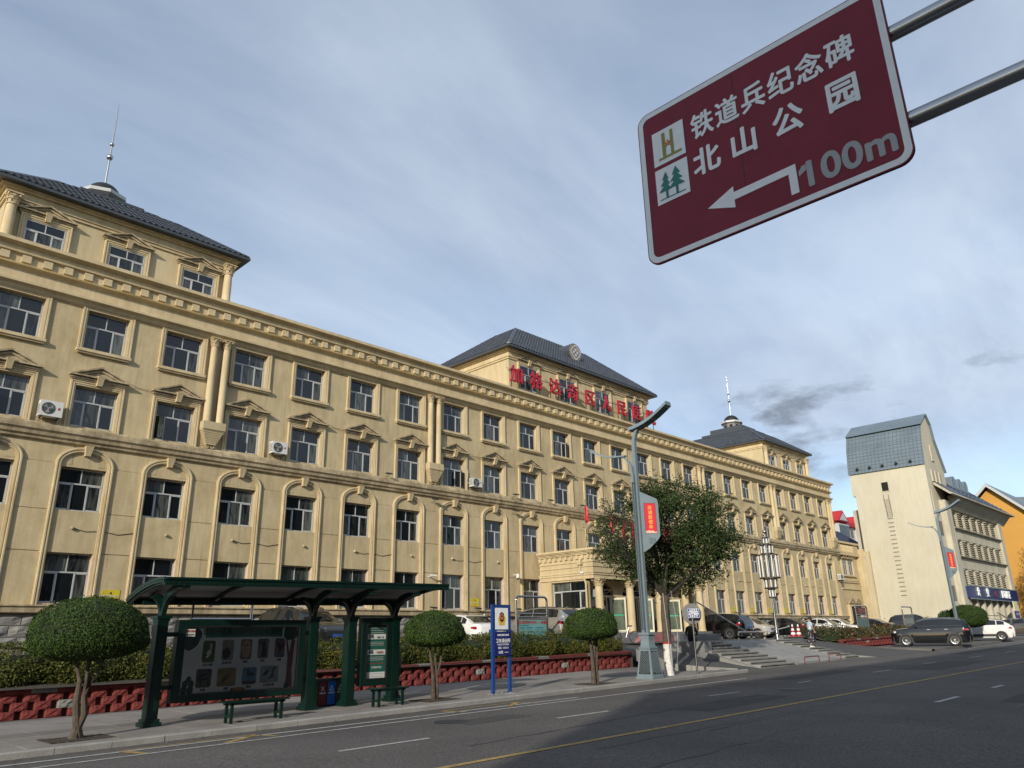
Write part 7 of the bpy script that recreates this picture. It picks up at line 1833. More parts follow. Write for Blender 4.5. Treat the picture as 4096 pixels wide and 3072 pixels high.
for z in (7.155, 6.195):
    b = MB(); b.tube([(SX+.10, YL_-.4, z), (SX+.10, -2.6, z)], .075, 20); b.build('arm', M_steel, ov, True)
    for y_ in (3.2, 2.2):
        b = MB(); b.box(SX+.02, SX+.2, y_-.04, y_+.04, z-.1, z+.1); b.build('clamp', M_steel, ov)
b = MB(); b.tube([(SX+.1, -2.6, 0), (SX+.1, -2.6, 7.5)], .13, 16); b.build('post', M_steel, ov, True)
b = MB(); b.box(SX+.035, SX+.06, YR_+.1, YL_-.1, 6.1, 6.16); b.box(SX+.035, SX+.06, YR_+.1, YL_-.1, 7.25, 7.3); b.build('stiffener', M_steel, plate)

# ================================================================== cars
M_carglass = mat('car_glass', (.012, .014, .016), .04, .2, 2, spec=.7)
M_head = mat('headlight', (.55, .57, .60), .12, .1, 4, spec=.8)
M_tail = mat('tail_light', (.30, .01, .012), .2, .1, 4, spec=.7)
M_plastd = mat('dark_plastic', (.02, .02, .021), .6, .1, 5)
M_alloy = mat('alloy', (.45, .45, .46), .28, .1, 5, metal=.9)
M_plate = mat('number_plate', (.03, .09, .35), .4, .1, 5)
def paint(name, col, metal=.0): return mat('paint_'+name, col, .13, .04, 1.5, metal=metal, coat=.8)
PROF = {   # x from nose (0) to tail (1): belt height, roof height (as fraction of H) ; cabin = from, to
 'sedan': dict(L=4.7, W=1.82, H=1.46, belt=[(0, .40), (.03, .47), (.10, .56), (.27, .63), (.33, .655), (.6, .67), (.80, .69), (.97, .68), (1, .60)], roof=[(.27, .64), (.40, .93), (.50, .995), (.60, 1.0), (.72, .955), (.88, .71)], wh=.33, wx=(.195, .775)),
 'suv': dict(L=4.65, W=1.88, H=1.70, belt=[(0, .42), (.02, .52), (.08, .60), (.24, .655), (.3, .67), (.6, .68), (.9, .69), (.985, .66), (1, .55)], roof=[(.24, .66), (.37, .93), (.47, .99), (.65, 1.0), (.85, .965), (.93, .90), (.985, .68)], wh=.36, wx=(.19, .78)),
 'hatch': dict(L=4.3, W=1.80, H=1.52, belt=[(0, .38), (.03, .48), (.10, .57), (.22, .63), (.3, .66), (.6, .68), (.9, .70), (.98, .66), (1, .55)], roof=[(.19, .62), (.37, .93), (.48, 1.0), (.62, .995), (.82, .93), (.95, .72)], wh=.33, wx=(.19, .79)),
}
def interp(tab, x): return float(np.interp(x, [t[0] for t in tab], [t[1] for t in tab]))
_car_cache = {}
def car(kind, x, y, z, heading, col, label, rails=False, group='cars parked in the hospital court', scale=1., chrome=False, clad=False, rim='multi', hscale=1.):
    """heading: angle of the nose direction, 0 = +X"""
    P = PROF[kind]; Lc, W, H = P['L']*scale, P['W']*scale, P['H']*scale*hscale
    name = {'sedan': 'parked_sedan', 'suv': 'parked_suv', 'hatch': 'parked_hatchback'}[kind]
    t = thing(name, label, 'car', (x, y, z), group, rz=heading, world=False)
    X = lambda f: Lc/2-f*Lc          # nose at +L/2
    Rw = P['wh']*scale; wxs = [X(f) for f in P['wx']]
    us = sorted(set([0, .006, .015, .03, .05]+list(np.linspace(.07, .95, 56))+[.97, .985, .994, 1]))
    c0, c1 = P['roof'][0][0], P['roof'][-1][0]
    rings = []; VL = 13
    for u in us:
        xx = X(u); e = min(u, 1-u)
        hw = W/2*(1-.30*max(0, 1-e/.10)**2.2) if e < .10 else W/2
        hw *= 1-.02*abs(u-.5)
        bz = interp(P['belt'], u)*H; inside = c0 < u < c1
        rz_ = interp(P['roof'], u)*H if inside else bz
        zb = .20*scale+(.10*max(0, 1-e/.06) if e < .06 else 0)
        for wx_ in wxs:
            d = abs(xx-wx_)
            if d < Rw*1.16: zb = max(zb, Rw+math.sqrt((Rw*1.16)**2-d*d)*.98)
        zb = min(zb, bz-.12)
        crown = .03*scale
        rw = W/2*(.74 if kind == 'sedan' else .78)
        f = min(1, max(0, (rz_-bz)/(.22*H))) if inside else 0
        rwid = hw*.93*(1-f)+rw*f if inside else hw*.90
        zs = lambda q: max(zb, q)
        side = [(hw*.94, zb), (hw*.985, zs(.30*H*.6)), (hw, zs(.36*H)), (hw*.995, zs(.48*H)), (hw*.975, zs(bz-.06)), (hw*.945, max(zb, bz))]
        if inside:
            side += [(hw*.93*(1-s_)+rwid*s_, bz+(rz_-bz)*s_*.93) for s_ in (.08, .5, .97)]
            side += [(rwid*.93, bz+(rz_-bz)*.975), (rwid*.6, bz+(rz_-bz)*.995+crown*.2*f), (rwid*.3, rz_+crown*.1*f), (0, rz_+crown*.3*f*0)]
        else:
            side += [(hw*.93, bz+.004), (hw*.88, bz+.012), (hw*.8, bz+.018), (hw*.68, bz+.024), (hw*.5, bz+.03), (hw*.25, bz+.035), (0, bz+.038)]
        rings.append((xx, side, inside, f))
    b = MB(); vs = []
    for xx, side, ins, f in rings:
        vs += [(xx, w_, zz_) for w_, zz_ in side]+[(xx, -w_, zz_) for w_, zz_ in side[-2::-1]]
    n = 2*VL-1; fs = []
    for i in range(len(rings)-1):
        for j in range(n-1): fs.append((i*n+j, i*n+j+1, (i+1)*n+j+1, (i+1)*n+j))
    fs.append(tuple(range(n))); fs.append(tuple(range((len(rings)-1)*n, len(rings)*n)))
    b.add(vs, fs); body = b.build('body', col, t, True, 50)
    # under tray and wheel wells
    b = MB(); b.box(-Lc*.47, Lc*.47, -W*.44, W*.44, .17, .34*H); b.build('underbody', M_plastd, t)
    # side glass, windscreen and rear window as panels a little proud of the body
    def sidepoint(u, s_, sg, o=.006):
        xx = X(u); i = int(np.searchsorted(us, u)); i = min(max(i, 1), len(us)-1); a = (u-us[i-1])/(us[i]-us[i-1])
        S0, S1 = rings[i-1][1], rings[i][1]
        k_ = 6+s_*2; k0 = int(min(k_, 7.999)); fr_ = k_-k0
        pt = [((S0[k0][q]*(1-a)+S1[k0][q]*a)*(1-fr_)+(S0[k0+1][q]*(1-a)+S1[k0+1][q]*a)*fr_) for q in (0, 1)]
        return (xx, sg*(pt[0]+o), pt[1])
    cuts = {'sedan': [(.345, .53), (.545, .70), (.71, .79)], 'suv': [(.32, .52), (.535, .72), (.735, .89)], 'hatch': [(.30, .52), (.535, .73), (.745, .86)]}[kind]
    for sg in (1, -1):
        for a, c in cuts:
            g_ = MB(); m_ = 7; grid = []
            for i in range(m_+1):
                u = a+(c-a)*i/m_
                f_ = (interp(P['roof'], u)-interp(P['belt'], u))*H
                top = max(.15, .92)
                grid.append([sidepoint(u, s_*top+.03, sg) for s_ in (0, .5, 1)])
            vs2 = [p for r_ in grid for p in r_]
            g_.add(vs2, [(i*3+j, i*3+j+1, (i+1)*3+j+1, (i+1)*3+j) for i in range(m_) for j in range(2)]); g_.build('side_window', M_carglass, t, True)
        if chrome:
            g_ = MB(); pts = [sidepoint(u, .02, sg, .012) for u in np.linspace(cuts[0][0], cuts[-1][1], 9)]+[sidepoint(u, .97, sg, .012) for u in np.linspace(cuts[-1][1], cuts[0][0]+.03, 9)]
            g_.tube(pts[9:], .028, 4); g_.tube(pts[:9], .010, 4); g_.build('window_trim', M_alloy, t)
        g_ = MB()
        for uc in (cuts[0][1]+.008, cuts[1][1]+.03, cuts[0][0]-.035): g_.tube([(X(uc), sg*(W/2*.985+.0), .62*H), (X(uc-.005), sg*(W/2*1.0+.0), .45*H), (X(uc+.005), sg*(W/2*.99), .26*H)], .005, 3)
        g_.build('door_gap', M_black, body)
        for uc in (cuts[0][1]-.035, cuts[1][1]-.02):
            q = MB(); q.box(X(uc)-.10, X(uc)+.10, sg*W/2*.985-.012, sg*W/2*.985+.03*sg if sg > 0 else -W/2*.985+.012, .575*H, .595*H) if sg > 0 else q.box(X(uc)-.10, X(uc)+.10, -W/2*.985-.03, -W/2*.985+.012, .575*H, .595*H); q.build('door_handle', M_alloy if chrome else col, t)
        q = MB(); q.sphere((X(cuts[0][0]+.015), sg*(W/2+.10), .70*H), .085, 6, sz=.75); q.tube([(X(cuts[0][0]+.015), sg*(W/2-.06), .68*H), (X(cuts[0][0]+.015), sg*(W/2+.06), .69*H)], .025, 5); q.build('mirror', col, t, True)
    def screen(u0, u1, name, mt):
        g_ = MB(); rows = []
        for u in np.linspace(u0, u1, 5):
            xx = X(u); bz = interp(P['belt'], u)*H; rz_ = interp(P['roof'], u)*H; i = int(np.searchsorted(us, u)); i = min(max(i, 1), len(us)-1); rw_ = rings[i][1][8][0]*.92
            rows.append([(xx, v*rw_, rz_+.012-.02*abs(v)**3) for v in (-1, -.6, 0, .6, 1)])
        g_.rings(rows, cap=False, closed=False); return g_.build(name, mt, t, True)
    R_ = P['roof']
    screen(R_[0][0]+.012, R_[1][0]+.015, 'windscreen', M_carglass)
    screen(R_[-2][0]+.012 if kind != 'suv' else .895, R_[-1][0]-.012, 'rear_window', M_carglass)
    # lights, grille, bumper, plates
    for sg in (1, -1):
        q = MB(); q.rings([[(X(.012)+.0, sg*W*.27, .455*H), (X(.012)+.006, sg*W*.27, .50*H), (X(.045), sg*W*.475, .545*H), (X(.05), sg*W*.483, .475*H)], [(X(.06), sg*W*.27, .47*H), (X(.06), sg*W*.27, .49*H), (X(.10), sg*W*.485, .545*H), (X(.10), sg*W*.487, .50*H)]]); q.build('headlight', M_head, t)
        q = MB(); q.rings([[(X(.995), sg*W*.25, .54*H), (X(.995), sg*W*.25, .60*H), (X(.955), sg*W*.482, .61*H), (X(.96), sg*W*.485, .53*H)], [(X(.95), sg*W*.25, .55*H), (X(.95), sg*W*.25, .59*H), (X(.90), sg*W*.490, .60*H), (X(.90), sg*W*.492, .55*H)]]); q.build('tail_light', M_tail, t)
    q = MB(); q.box(X(0)-.06, X(0)+.012, -W*.24, W*.24, .33*H, .44*H); q.build('grille', M_plastd, t)
    q = MB(); q.box(X(0)-.10, X(0)+.008, -W*.33, W*.33, .19*H, .27*H); q.box(X(1)-.008, X(1)+.10, -W*.36, W*.36, .17*H, .30*H); q.build('bumper_inset', M_plastd, t)
    for xx, s_ in ((X(0)+.016, 1), (X(1)-.016, -1)):
        q = MB(); q.box(xx-.006, xx+.006, -.22, .22, .30*H if s_ > 0 else .42*H, (.30 if s_ > 0 else .42)*H+.13); q.build('number_plate', M_plate, t)
    if clad:
        for sg in (1, -1):
            q = MB(); q.box(X(.72), X(.25), sg*(W/2*.97), sg*(W/2*1.008), .19*H, .30*H) if sg > 0 else q.box(X(.72), X(.25), -W/2*1.008, -W/2*.97, .19*H, .30*H); q.build('sill_cladding', M_plastd, t)
    if rails:
        for sg in (1, -1):
            q = MB(); q.tube([(X(u), sg*W*.36, interp(R_, u)*H*.985+(.0 if u in (.42, .86) else .045)) for u in (.42, .45, .6, .75, .84, .86)], .022, 6); q.build('roof_rail', M_alloy if chrome else M_plastd, t, True)
    q = MB(); q.rings([[(X(.84), -.03, H*.955), (X(.84), .03, H*.955), (X(.845), 0, H*.96)], [(X(.875), -.012, H*.95), (X(.875), .012, H*.95), (X(.88), 0, H*1.015)]]); q.build('aerial_fin', col, t)
    key = (kind, scale, rim)
    if key not in _car_cache:
        b = MB(); prof = [(Rw*.62, -.11), (Rw*.9, -.115), (Rw*.985, -.09), (Rw, -.05), (Rw, .05), (Rw*.985, .09), (Rw*.9, .115), (Rw*.62, .11)]
        b.lathe(prof, 0, 0, 28, cap=False); b.v = [(x_, z_, y_) for x_, y_, z_ in b.v]; ty = b.build('tyre', M_rubber, None, True)
        b = MB(); b.lathe([(Rw*.60, .09), (Rw*.66, .105), (Rw*.66, .115), (Rw*.60, .112)], 0, 0, 28, cap=False); 
        ns = 10 if rim == 'multi' else 5
        for i in range(ns):
            a = 2*PI*i/ns; w0, w1 = (.16, .10) if rim == 'multi' else (.28, .2)
            tw = .25 if rim == 'multi' else .0
            p = [(Rw*.12, a-w0*1.6), (Rw*.12, a+w0*1.6), (Rw*.62, a+tw+w1), (Rw*.62, a+tw-w1)]
            b.add([(r*math.cos(q_), r*math.sin(q_), .10) for r, q_ in p]+[(r*math.cos(q_), r*math.sin(q_), .07) for r, q_ in p], [(0, 1, 2, 3), (0, 1, 5, 4), (1, 2, 6, 5), (3, 0, 4, 7)])
        b.lathe([(.001, .11), (Rw*.16, .11), (Rw*.16, .07)], 0, 0, 12, cap=False)
        b.v = [(x_, z_, y_) for x_, y_, z_ in b.v]; ri = b.build('rim', M_alloy, None)
        b = MB(); b.lathe([(.001, .03), (Rw*.62, .03)], 0, 0, 20, cap=False); b.v = [(x_, z_, y_) for x_, y_, z_ in b.v]; wl = b.build('brake_disc', M_black, None)
        _car_cache[key] = (ty.data, ri.data, wl.data)
        for o in (ty, ri, wl): bpy.data.objects.remove(o)
    tm, rm, wm = _car_cache[key]
    for wx_ in wxs:
        for sg in (1, -1):
            w = link('wheel', tm, t); w.location = (wx_, sg*(W/2-.125), Rw); w.rotation_euler = (0, 0, 0 if sg > 0 else PI)
            w.rotation_euler.y = 0
            link('rim', rm, w); link('brake_disc', wm, w)
        for sg in (1, -1):
            q = MB(); rr = Rw*1.13; pts = [(wx_+rr*math.cos(a), sg*(W/2*.5), Rw+rr*math.sin(a)) for a in np.linspace(-.2, PI+.2, 14)]; pts2 = [(p[0], sg*(W/2-.02), p[2]) for p in pts]
            q.rings([pts, pts2], cap=True, closed=False); q.build('wheel_well', M_black, body)
    return t
NY, PYd = -PI/2, PI/2
car('suv', 16.75, 28.3, PK, NY+.05, paint('charcoal', (.014, .015, .014)), 'dark bulky SUV with its nose showing between the first shelter posts', rails=True, clad=True)
car('sedan', 25.45, 28.4, PK, PYd-.12, paint('white', (.72, .72, .70)), 'white saloon left of and behind the blue police sign', rim='five')
car('suv', 31.3, 28.6, PK, PYd, paint('silver', (.38, .37, .345), .6), 'silver boxy off road SUV with roof rails beside the porch', rails=True, clad=True, scale=1.04, hscale=1.06)
car('suv', 48.9, 28.2, PK, PYd, paint('black', (.003, .003, .0035)), 'black sport SUV behind the hooped barrier', rim='multi', hscale=.98)
car('hatch', 53.5, 28.6, PK, NY, paint('pearl', (.50, .47, .44), .2), 'pale pearl electric hatchback facing out beside the black SUV', rim='five')
car('sedan', 58.7, 28.3, PK, PYd, paint('graphite', (.028, .028, .027), .1), 'dark grey saloon behind the three cones', chrome=True)
car('sedan', 67.5, 28.8, PK, NY, paint('white', (.72, .72, .70)), 'white saloon facing out behind the walking woman', rim='five')
car('sedan', 70.6, 28.9, PK, NY, paint('white', (.72, .72, .70)), 'white car roof showing behind the other white saloon', rim='five')
car('sedan', 75.9, 28.3, PK, PYd, paint('black', (.003, .003, .0035)), 'black saloon between the two notice frames', chrome=True)
car('suv', 82.2, 26.0, PK, NY+.2, paint('gunmetal', (.02, .021, .023), .1), 'dark SUV facing out at the foot of the cream tower', rails=True, hscale=1.05)
car('suv', 57.95, 17.45, gz(57.9)+.002, PYd+.24, paint('deep_grey', (.007, .008, .010), .0), 'big glossy dark SUV parked on the pavement by the red planter', rails=True, chrome=True, scale=1.04, group='cars parked on the pavement')
car('hatch', 69.6, 17.2, gz(69)+.002, PYd+.18, paint('white', (.72, .72, .70)), 'white compact SUV behind the largest clipped tree', clad=True, rails=True, scale=.98, hscale=1.06, group='cars parked on the pavement', rim='five')
car('hatch', 84.6, 17.4, gz(84)+.002, PYd+.05, paint('bronze', (.14, .12, .10), .5), 'bronze grey hatchback near the right picture edge', group='cars parked on the pavement')
car('sedan', 93.2, 20.4, gz(93)+.002, PYd+.1, paint('grey', (.26, .27, .28), .4), 'silver grey saloon behind the bronze hatchback', group='cars parked on the pavement')
car('sedan', 99, 17.0, gz(99)+.002, PYd, paint('black', (.003, .003, .0035)), 'black car at the far right picture edge', group='cars parked on the pavement')
b = MB(); b.tube([(84, 21.5, 3.3), (92.5, 21.2, 1.6)], .05, 6); b.tube([(95, 21.8, 3.4), (103, 21.5, 1.9)], .05, 6); b.tube([(88, 22.3, 3.1), (98, 22.3, 3.1)], .04, 6)
for x_ in (88, 93, 98): b.tube([(x_, 22.3, 1.4), (x_, 22.3, 3.1)], .035, 6)
tag(b.build('steel_handrail', M_steel), 'steel handrails of the police station steps behind the pavement cars', 'railing')

# ================================================================== people
def person(name_label, joints, mats, loc, rz=0, subs=1):
    """joints: dict name -> (x,y,z,r); bones: list of pairs. one continuous skin"""
    t = thing('person', name_label, 'person', loc, None, rz=rz, world=False)
    return t
def skin_body(t, J, bones, mat_fn, mats, name='body'):
    names = list(J); me = bpy.data.meshes.new(name)
    me.from_pydata([J[n][:3] for n in names], [(names.index(a), names.index(c)) for a, c in bones], [])
    o = bpy.data.objects.new(name, me); COL.objects.link(o)
    md = o.modifiers.new('skin', 'SKIN'); md.use_smooth_shade = True
    for i, n in enumerate(names):
        r = J[n][3]; me.skin_vertices[0].data[i].radius = (r, J[n][4] if len(J[n]) > 4 else r)
    me.skin_vertices[0].data[0].use_root = True
    ss = o.modifiers.new('sub', 'SUBSURF'); ss.levels = 2; ss.render_levels = 2
    dg = bpy.context.evaluated_depsgraph_get(); dg.update(); m2 = bpy.data.meshes.new_from_object(o.evaluated_get(dg)); bpy.data.objects.remove(o)
    m2.materials.clear()
    for m in mats: m2.materials.append(m)
    for p in m2.polygons: p.material_index = mat_fn(p.center); p.use_smooth = True
    m2.name = name
    return link(name, m2, t)
def head(t, c, yaw, pitch, hair=True, r=.105, longhair=False):
    b = MB(); n = 14; rs = []
    M_ = Matrix.Rotation(yaw, 3, 'Z') @ Matrix.Rotation(pitch, 3, 'X')
    # profile head: facing +Y locally
    for i in range(n+1):
        v = i/n; z = -1.18+2.3*v; ring = []
        w = math.sqrt(max(0, 1-((z+.02)/1.2)**2))
        for j in range(20):
            a = 2*PI*j/20; sx_, sy_ = math.cos(a), math.sin(a)
            x_ = sx_*w*.78*(1-.16*max(0, -z)); y_ = sy_*w*(.98 if sy_ > 0 else 1.0)
            if sy_ > .75:
                if -.30 < z < .10: y_ += .16*(1-abs(sx_)*3)*(1-abs(z+.12)/.25) if abs(sx_) < .33 else 0
                if -.62 < z < -.48: y_ += .04
            if abs(sx_) > .93 and -.25 < z < .25: x_ *= 1.12
            ring.append(tuple(Vector(c)+M_ @ Vector((x_*r, y_*r, z*r))))
        rs.append(ring)
    b.rings(rs); h = b.build('head', M_skin, t, True)
    for s_ in (-1, 1):
        q = MB(); p = Vector(c)+M_ @ Vector((s_*.30*r, .90*r, .02*r)); q.sphere(tuple(p), .012, 4); q.build('eye', M_black, h)
    q = MB(); pA = Vector(c)+M_ @ Vector((-.22*r, .96*r, -.52*r)); pB = Vector(c)+M_ @ Vector((.22*r, .96*r, -.52*r)); q.tube([pA, pB], .006, 4); q.build('mouth', mat('lips', (.28, .10, .09), .5, .1, 8), h)
    b = MB(); rs = []
    for i in range(9):
        v = i/8; z = (-.55 if longhair else -.1)+(1.28-(-.55 if longhair else -.1))*v; ring = []
        w = math.sqrt(max(0.0004, 1-(min(z, 1.27)/1.28)**2))
        for j in range(18):
            a = 2*PI*j/18; sx_, sy_ = math.cos(a), math.sin(a); back = sy_ < .35
            k_ = (1.16 if longhair else 1.07) if (back or z > .55) else (1.0 if longhair else .93)
            ring.append(tuple(Vector(c)+M_ @ Vector((sx_*w*.84*k_*r*1.02, (sy_*w*1.02*k_*r), z*r))))
        rs.append(ring)
    b.rings(rs); b.build('hair', M_hair, t, True)
def hand(t, wrist, direction, palm_n, curl=.6, s=1., name='hand'):
    """palm and five fingers; wrist point, direction of fingers, palm normal"""
    d = Vector(direction).normalized(); nrm = Vector(palm_n).normalized(); side = d.cross(nrm).normalized(); nrm = side.cross(d)
    w = Vector(wrist); b = MB()
    rs = []
    for f, wd, th in ((0, .026, .020), (.3, .036, .018), (.75, .042, .015), (1, .038, .012)):
        c = w+d*f*.085*s; rs.append([tuple(c+side*wd*s*math.cos(a)+nrm*th*s*math.sin(a)) for a in np.linspace(0, 2*PI, 8, endpoint=False)])
    b.rings(rs)
    for k_, (off, ln) in enumerate(((-.03, .058), (-.010, .072), (.010, .076), (.030, .068))):
        p = w+d*.08*s+side*off*s; dirv = d.copy(); pts = [p]
        for q in range(3):
            ang = curl*(.5+.45*q); dirv = (d*math.cos(ang*(q+1)*.7)+nrm*math.sin(ang*(q+1)*.7)).normalized(); p = p+dirv*ln*s*(.42, .32, .26)[q]; pts.append(p)
        b.tube(pts, [.0095*s, .0088*s, .008*s, .006*s], 6)
    p = w+d*.03*s-side*.032*s; b.tube([p, p+(d*.5-side*.7+nrm*.3).normalized()*.035*s, p+(d*.5-side*.7+nrm*.3).normalized()*.035*s+(d*.9-side*.1+nrm*.4).normalized()*.03*s], [.012*s, .010*s, .007*s], 6)
    return b.build(name, M_skin, t, True)
def shoe(t, ankle, yaw, m, s=1., pitch=0):
    b = MB(); rs = []; M_ = Matrix.Rotation(yaw, 3, 'Z') @ Matrix.Rotation(pitch, 3, 'X')
    for yy, wd, top in ((-.07, .025, .06), (-.05, .038, .085), (.02, .042, .09), (.09, .046, .06), (.15, .044, .05), (.19, .028, .035)):
        rs.append([tuple(Vector(ankle)+M_ @ Vector((x_*s, yy*s, z_*s))) for x_, z_ in ((-wd, -.075), (wd, -.075), (wd*1.05, -.04), (wd*.7, top-.075), (0, top-.065), (-wd*.7, top-.075), (-wd*1.05, -.04))])
    b.rings(rs); b.build('shoe', m, t, True)
# woman walking down the right hand steps (faces +X local +Y forward)
M_teeb = mat('tee_light_blue', (.42, .56, .62), .85, .1, 6); M_floral = mat('floral_black', (.015, .012, .02), .8, .1, 5)
fl = M_floral.node_tree; bs = fl.nodes['Principled BSDF']; vt = N(fl, 'ShaderNodeTexVoronoi', i_Scale=11); tcf = N(fl, 'ShaderNodeTexCoord'); fl.links.new(tcf.outputs['Object'], vt.inputs['Vector'])
rr_ = N(fl, 'ShaderNodeValToRGB'); rr_.color_ramp.elements[0].position = .22; rr_.color_ramp.elements[0].color = (.42, .38, .40, 1); rr_.color_ramp.elements[1].position = .28; rr_.color_ramp.elements[1].color = (.014, .012, .02, 1)
fl.links.new(vt.outputs['Distance'], rr_.inputs[0]); fl.links.new(rr_.outputs[0], bs.inputs['Base Color'])
wz = 1.02
wt = thing('person', 'woman in a pale blue top and dark floral skirt carrying bags down the steps', 'person', (43.35, 19.3, wz), None, rz=-2.2, world=False)
J = {'pelvis': (0, 0, .86, .135, .11), 'waist': (0, .0, 1.0, .125, .10), 'chest': (0, .02, 1.18, .15, .115), 'neckb': (0, .02, 1.34, .075, .07), 'neck': (0, .05, 1.41, .05), 
     'shl': (-.15, .02, 1.30, .06), 'ell': (-.21, -.01, 1.06, .040), 'wrl': (-.19, .13, .88, .026), 'shr': (.15, .02, 1.30, .06), 'elr': (.22, .03, 1.06, .040), 'wrr': (.18, .16, .86, .026),
     'hipl': (-.09, .0, .80, .11), 'knl': (-.09, .09, .46, .065), 'anl': (-.08, .03, .10, .036), 'hipr': (.09, 0, .80, .11), 'knr': (.09, .02, .46, .065), 'anr': (.08, -.12, .12, .036)}
BN = [('pelvis', 'waist'), ('waist', 'chest'), ('chest', 'neckb'), ('neckb', 'neck'), ('neckb', 'shl'), ('shl', 'ell'), ('ell', 'wrl'), ('neckb', 'shr'), ('shr', 'elr'), ('elr', 'wrr'), ('pelvis', 'hipl'), ('hipl', 'knl'), ('knl', 'anl'), ('pelvis', 'hipr'), ('hipr', 'knr'), ('knr', 'anr')]
skin_body(wt, J, BN, lambda c: 0 if (c.z > 1.37 or c.z < .35 or (abs(c.x) > .16 and c.z < 1.16)) else 1, [M_skin, M_teeb])
head(wt, (0, .09, 1.52), 0, -.35, longhair=True)
b = MB(); rs = []
for z, rx_, ry_, oy in ((.95, .15, .125, 0), (.80, .185, .16, 0), (.55, .19, .20, .02), (.32, .205, .23, .0), (.26, .20, .23, 0)):
    rs.append([(rx_*math.cos(a)*(1+.04*math.sin(6*a)), oy+ry_*math.sin(a)*(1+.05*math.sin(5*a)), z) for a in np.linspace(0, 2*PI, 24, endpoint=False)])
b.rings(rs); b.build('skirt', M_floral, wt, True)
M_shoew = mat('shoe_white', (.66, .64, .58), .6, .05, 5)
shoe(wt, (-.08, .04, .075), 0, M_shoew); shoe(wt, (.08, -.11, .085), 0, M_shoew)
hand(wt, (-.19, .13, .88), (0, .35, -1), (1, 0, 0)); hand(wt, (.18, .16, .86), (0, .35, -1), (-1, 0, 0))
bg1 = thing('shopping_bag', 'navy and pink printed shopping bag held by the walking woman', 'bag', (43.35, 19.3, wz), None, rz=-2.2, world=False)
b = MB(); b.rings([[(-.27-.05*s_, .12-.11*s_+.3*0, z), (-.13+.05*s_, .10-.10*s_, z), (-.13+.05*s_, .26+.08*s_, z), (-.27-.05*s_, .28+.08*s_, z)] for z, s_ in ((.36, 1), (.55, .9), (.70, .3))])
b.build('bag_body', mat('bag_print', (.03, .03, .09), .6, .5, 9, col2=(.30, .10, .20)), bg1); b = MB(); b.tube([(-.2, .14, .70), (-.195, .17, .80), (-.2, .24, .70)], .008, 5); b.build('bag_handle', M_black, bg1)
bg2 = thing('shopping_bag', 'dark handbag held in front by the walking woman', 'bag', (43.35, 19.3, wz), None, rz=-2.2, world=False)
b = MB(); b.rings([[(.10, .14, z), (.24, .14, z), (.24, .30+s_, z), (.10, .30+s_, z)] for z, s_ in ((.52, .05), (.62, .06), (.76, .0))]); b.build('bag_body', M_black, bg2); b = MB(); b.tube([(.17, .17, .75), (.175, .20, .79), (.17, .26, .75)], .008, 5); b.build('bag_handle', M_black, bg2)
# man sitting on the granite wall, seen from behind
M_bk = mat('black_cloth', (.012, .012, .014), .9, .1, 8)
mt_ = thing('person', 'man in black sitting on the granite wall with his back to the street', 'person', (32.7, 20.35, 1.52), None, rz=-1.15, world=False)
J = {'pelvis': (0, 0, .12, .17, .13), 'waist': (0, .0, .28, .165, .12), 'chest': (0, .06, .50, .185, .125), 'neckb': (0, .13, .66, .09, .08), 'neck': (0, .18, .72, .058),
     'shl': (-.19, .12, .60, .075), 'ell': (-.27, .20, .34, .048), 'wrl': (-.10, .40, .24, .03), 'shr': (.19, .12, .60, .075), 'elr': (.27, .20, .34, .048), 'wrr': (.10, .40, .24, .03),
     'hipl': (-.10, .08, .10, .10), 'knl': (-.14, .48, .10, .07), 'anl': (-.12, .50, -.33, .042), 'hipr': (.10, .08, .10, .10), 'knr': (.14, .48, .10, .07), 'anr': (.12, .50, -.33, .042)}
skin_body(mt_, J, BN, lambda c: 0 if (c.z > .68 or (c.y > .27 and c.z > .17 and c.z < .32 and abs(c.x) < .3 and c.y < .5)) else 1, [M_skin, M_bk])
head(mt_, (0, .25, .82), 0, -.55)
shoe(mt_, (-.12, .53, -.36), 0, M_black); shoe(mt_, (.12, .53, -.36), 0, M_black)
hand(mt_, (-.10, .40, .24), (.5, .6, -.2), (0, 0, -1)); hand(mt_, (.10, .40, .24), (-.5, .6, -.2), (0, 0, -1))
# person standing behind the shelter post, looking at a phone
M_camo = mat('camo_jacket', (.035, .04, .035), .85, .3, 12, col2=(.09, .085, .07)); M_trs = mat('dark_trousers', (.02, .022, .035), .9, .1, 8)
ms = thing('person', 'person in a dark patterned jacket looking at a phone behind the last shelter post', 'person', (15.35, 20.2, gz(15.3)), None, rz=.6, world=False)
J = {'pelvis': (0, 0, .92, .15, .12), 'waist': (0, .0, 1.06, .15, .12), 'chest': (0, .02, 1.26, .175, .13), 'neckb': (0, .02, 1.42, .08, .075), 'neck': (0, .04, 1.48, .055),
     'shl': (-.17, .02, 1.37, .07), 'ell': (-.23, .05, 1.10, .052), 'wrl': (-.08, .26, 1.10, .032), 'shr': (.17, .02, 1.37, .07), 'elr': (.23, .05, 1.10, .052), 'wrr': (.08, .26, 1.08, .032),
     'hipl': (-.09, .0, .86, .105), 'knl': (-.12, .04, .48, .07), 'anl': (-.15, -.02, .10, .045), 'hipr': (.09, 0, .86, .105), 'knr': (.12, .03, .48, .07), 'anr': (.15, .02, .10, .045)}
skin_body(ms, J, BN, lambda c: 0 if (c.z > 1.44 or (c.y > .22 and c.z > 1)) else (1 if c.z > .90 else 2), [M_skin, M_camo, M_trs])
head(ms, (0, .08, 1.60), 0, -.4)
shoe(ms, (-.15, 0, .08), .2, M_black); shoe(ms, (.15, .04, .08), -.2, M_black)
hand(ms, (-.08, .26, 1.10), (.5, .6, .2), (0, 0, 1)); hand(ms, (.08, .26, 1.08), (-.5, .6, .2), (0, 0, 1))
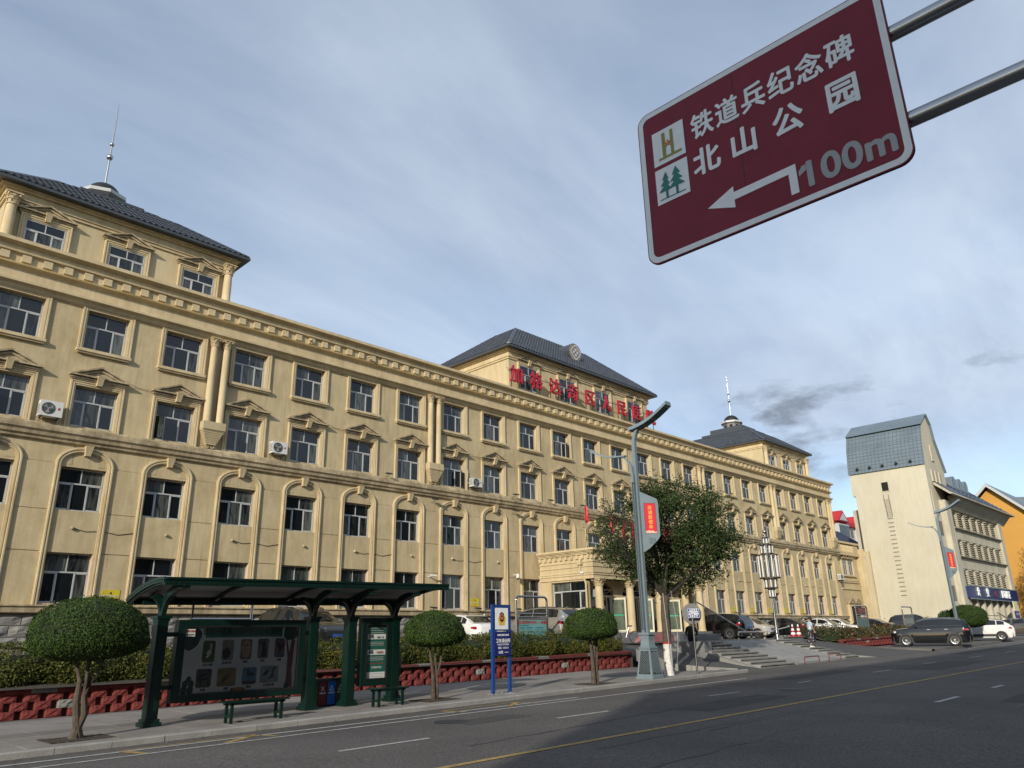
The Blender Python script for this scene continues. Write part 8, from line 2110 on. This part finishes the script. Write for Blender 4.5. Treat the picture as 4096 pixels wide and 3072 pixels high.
ph = thing('phone', 'phone in the hands of the person behind the shelter post', 'phone', (15.35, 20.2, gz(15.3)), None, rz=.6, world=False)
b = MB(); b.box(-.035, .035, .325, .335, 1.10, 1.24); b.build('phone_body', M_black, ph)
# far head behind the black saloon
pf = thing('person', 'dark haired person mostly hidden behind the black saloon by the tower', 'person', (80.6, 30.2, PK), None, rz=2.5, world=False)
skin_body(pf, J, BN, lambda c: 0 if (c.z > 1.44 or (c.y > .22 and c.z > 1)) else 1, [M_skin, M_bk]); head(pf, (0, .08, 1.60), 0, 0)

# ================================================================== bicycle
bk = thing('bicycle', 'silver city bicycle with a front basket parked behind the lamp post', 'bicycle', (33.6, 24.7, 1.42), None)
def P3(u, z): d = Vector((.80, -.60, 0)); return Vector((33.1, 25.1, 1.42))+d*u+Vector((0, 0, z))
for u in (0.0, 1.05):
    b = MB(); b.tube([P3(u+.31*math.cos(a), .33+.31*math.sin(a)) for a in np.linspace(0, 2*PI, 25)], .018, 6, cap=False); w = b.build('wheel', M_rubber, bk)
    b = MB()
    for a in np.linspace(0, 2*PI, 13)[:-1]: b.tube([P3(u, .33), P3(u+.29*math.cos(a), .33+.29*math.sin(a))], .003, 3)
    b.tube([P3(u+.285*math.cos(a), .33+.285*math.sin(a)) for a in np.linspace(0, 2*PI, 25)], .008, 5, cap=False); b.build('spokes', M_steel, w)
b = MB(); b.tube([P3(0, .33), P3(.10, .80), P3(.12, .98)], .017, 6); b.tube([P3(.10, .75), P3(.55, .32), P3(1.05, .33)], .017, 6); b.tube([P3(.55, .32), P3(.74, .85)], .016, 6); b.tube([P3(.70, .72), P3(1.05, .33)], .012, 5); b.tube([P3(.10, .62), P3(.66, .60)], .014, 5); b.build('frame', M_alloy, bk)
b = MB(); q_ = Vector((.6, .8, 0)); b.tube([P3(.22, 1.0)-q_*.28, P3(.12, 1.0)-q_*.1, P3(.12, 1.0)+q_*.1, P3(.22, 1.0)+q_*.28], .014, 6); b.build('handlebar', M_steel, bk)
b = MB(); b.rings([[tuple(P3(u, z)+q_*s_) for u, s_ in ((.66, -.06), (.90, -.09), (.90, .09), (.66, .06))] for z in (.86, .92)]); b.build('saddle', M_black, bk)
b = MB(); b.rings([[tuple(P3(u, z)+q_*s_) for u, s_ in ((-.30+.04*(z < .8), -.14), (.02, -.14), (.02, .14), (-.30+.04*(z < .8), .14))] for z in (.68, .94)]); b.build('basket', M_lampd, bk)
b = MB(); b.tube([P3(.85, .55), P3(1.25, .60)], .01, 4); b.box(0, 0, 0, 0, 0, 0); b.build('mudguard', M_steel, bk)
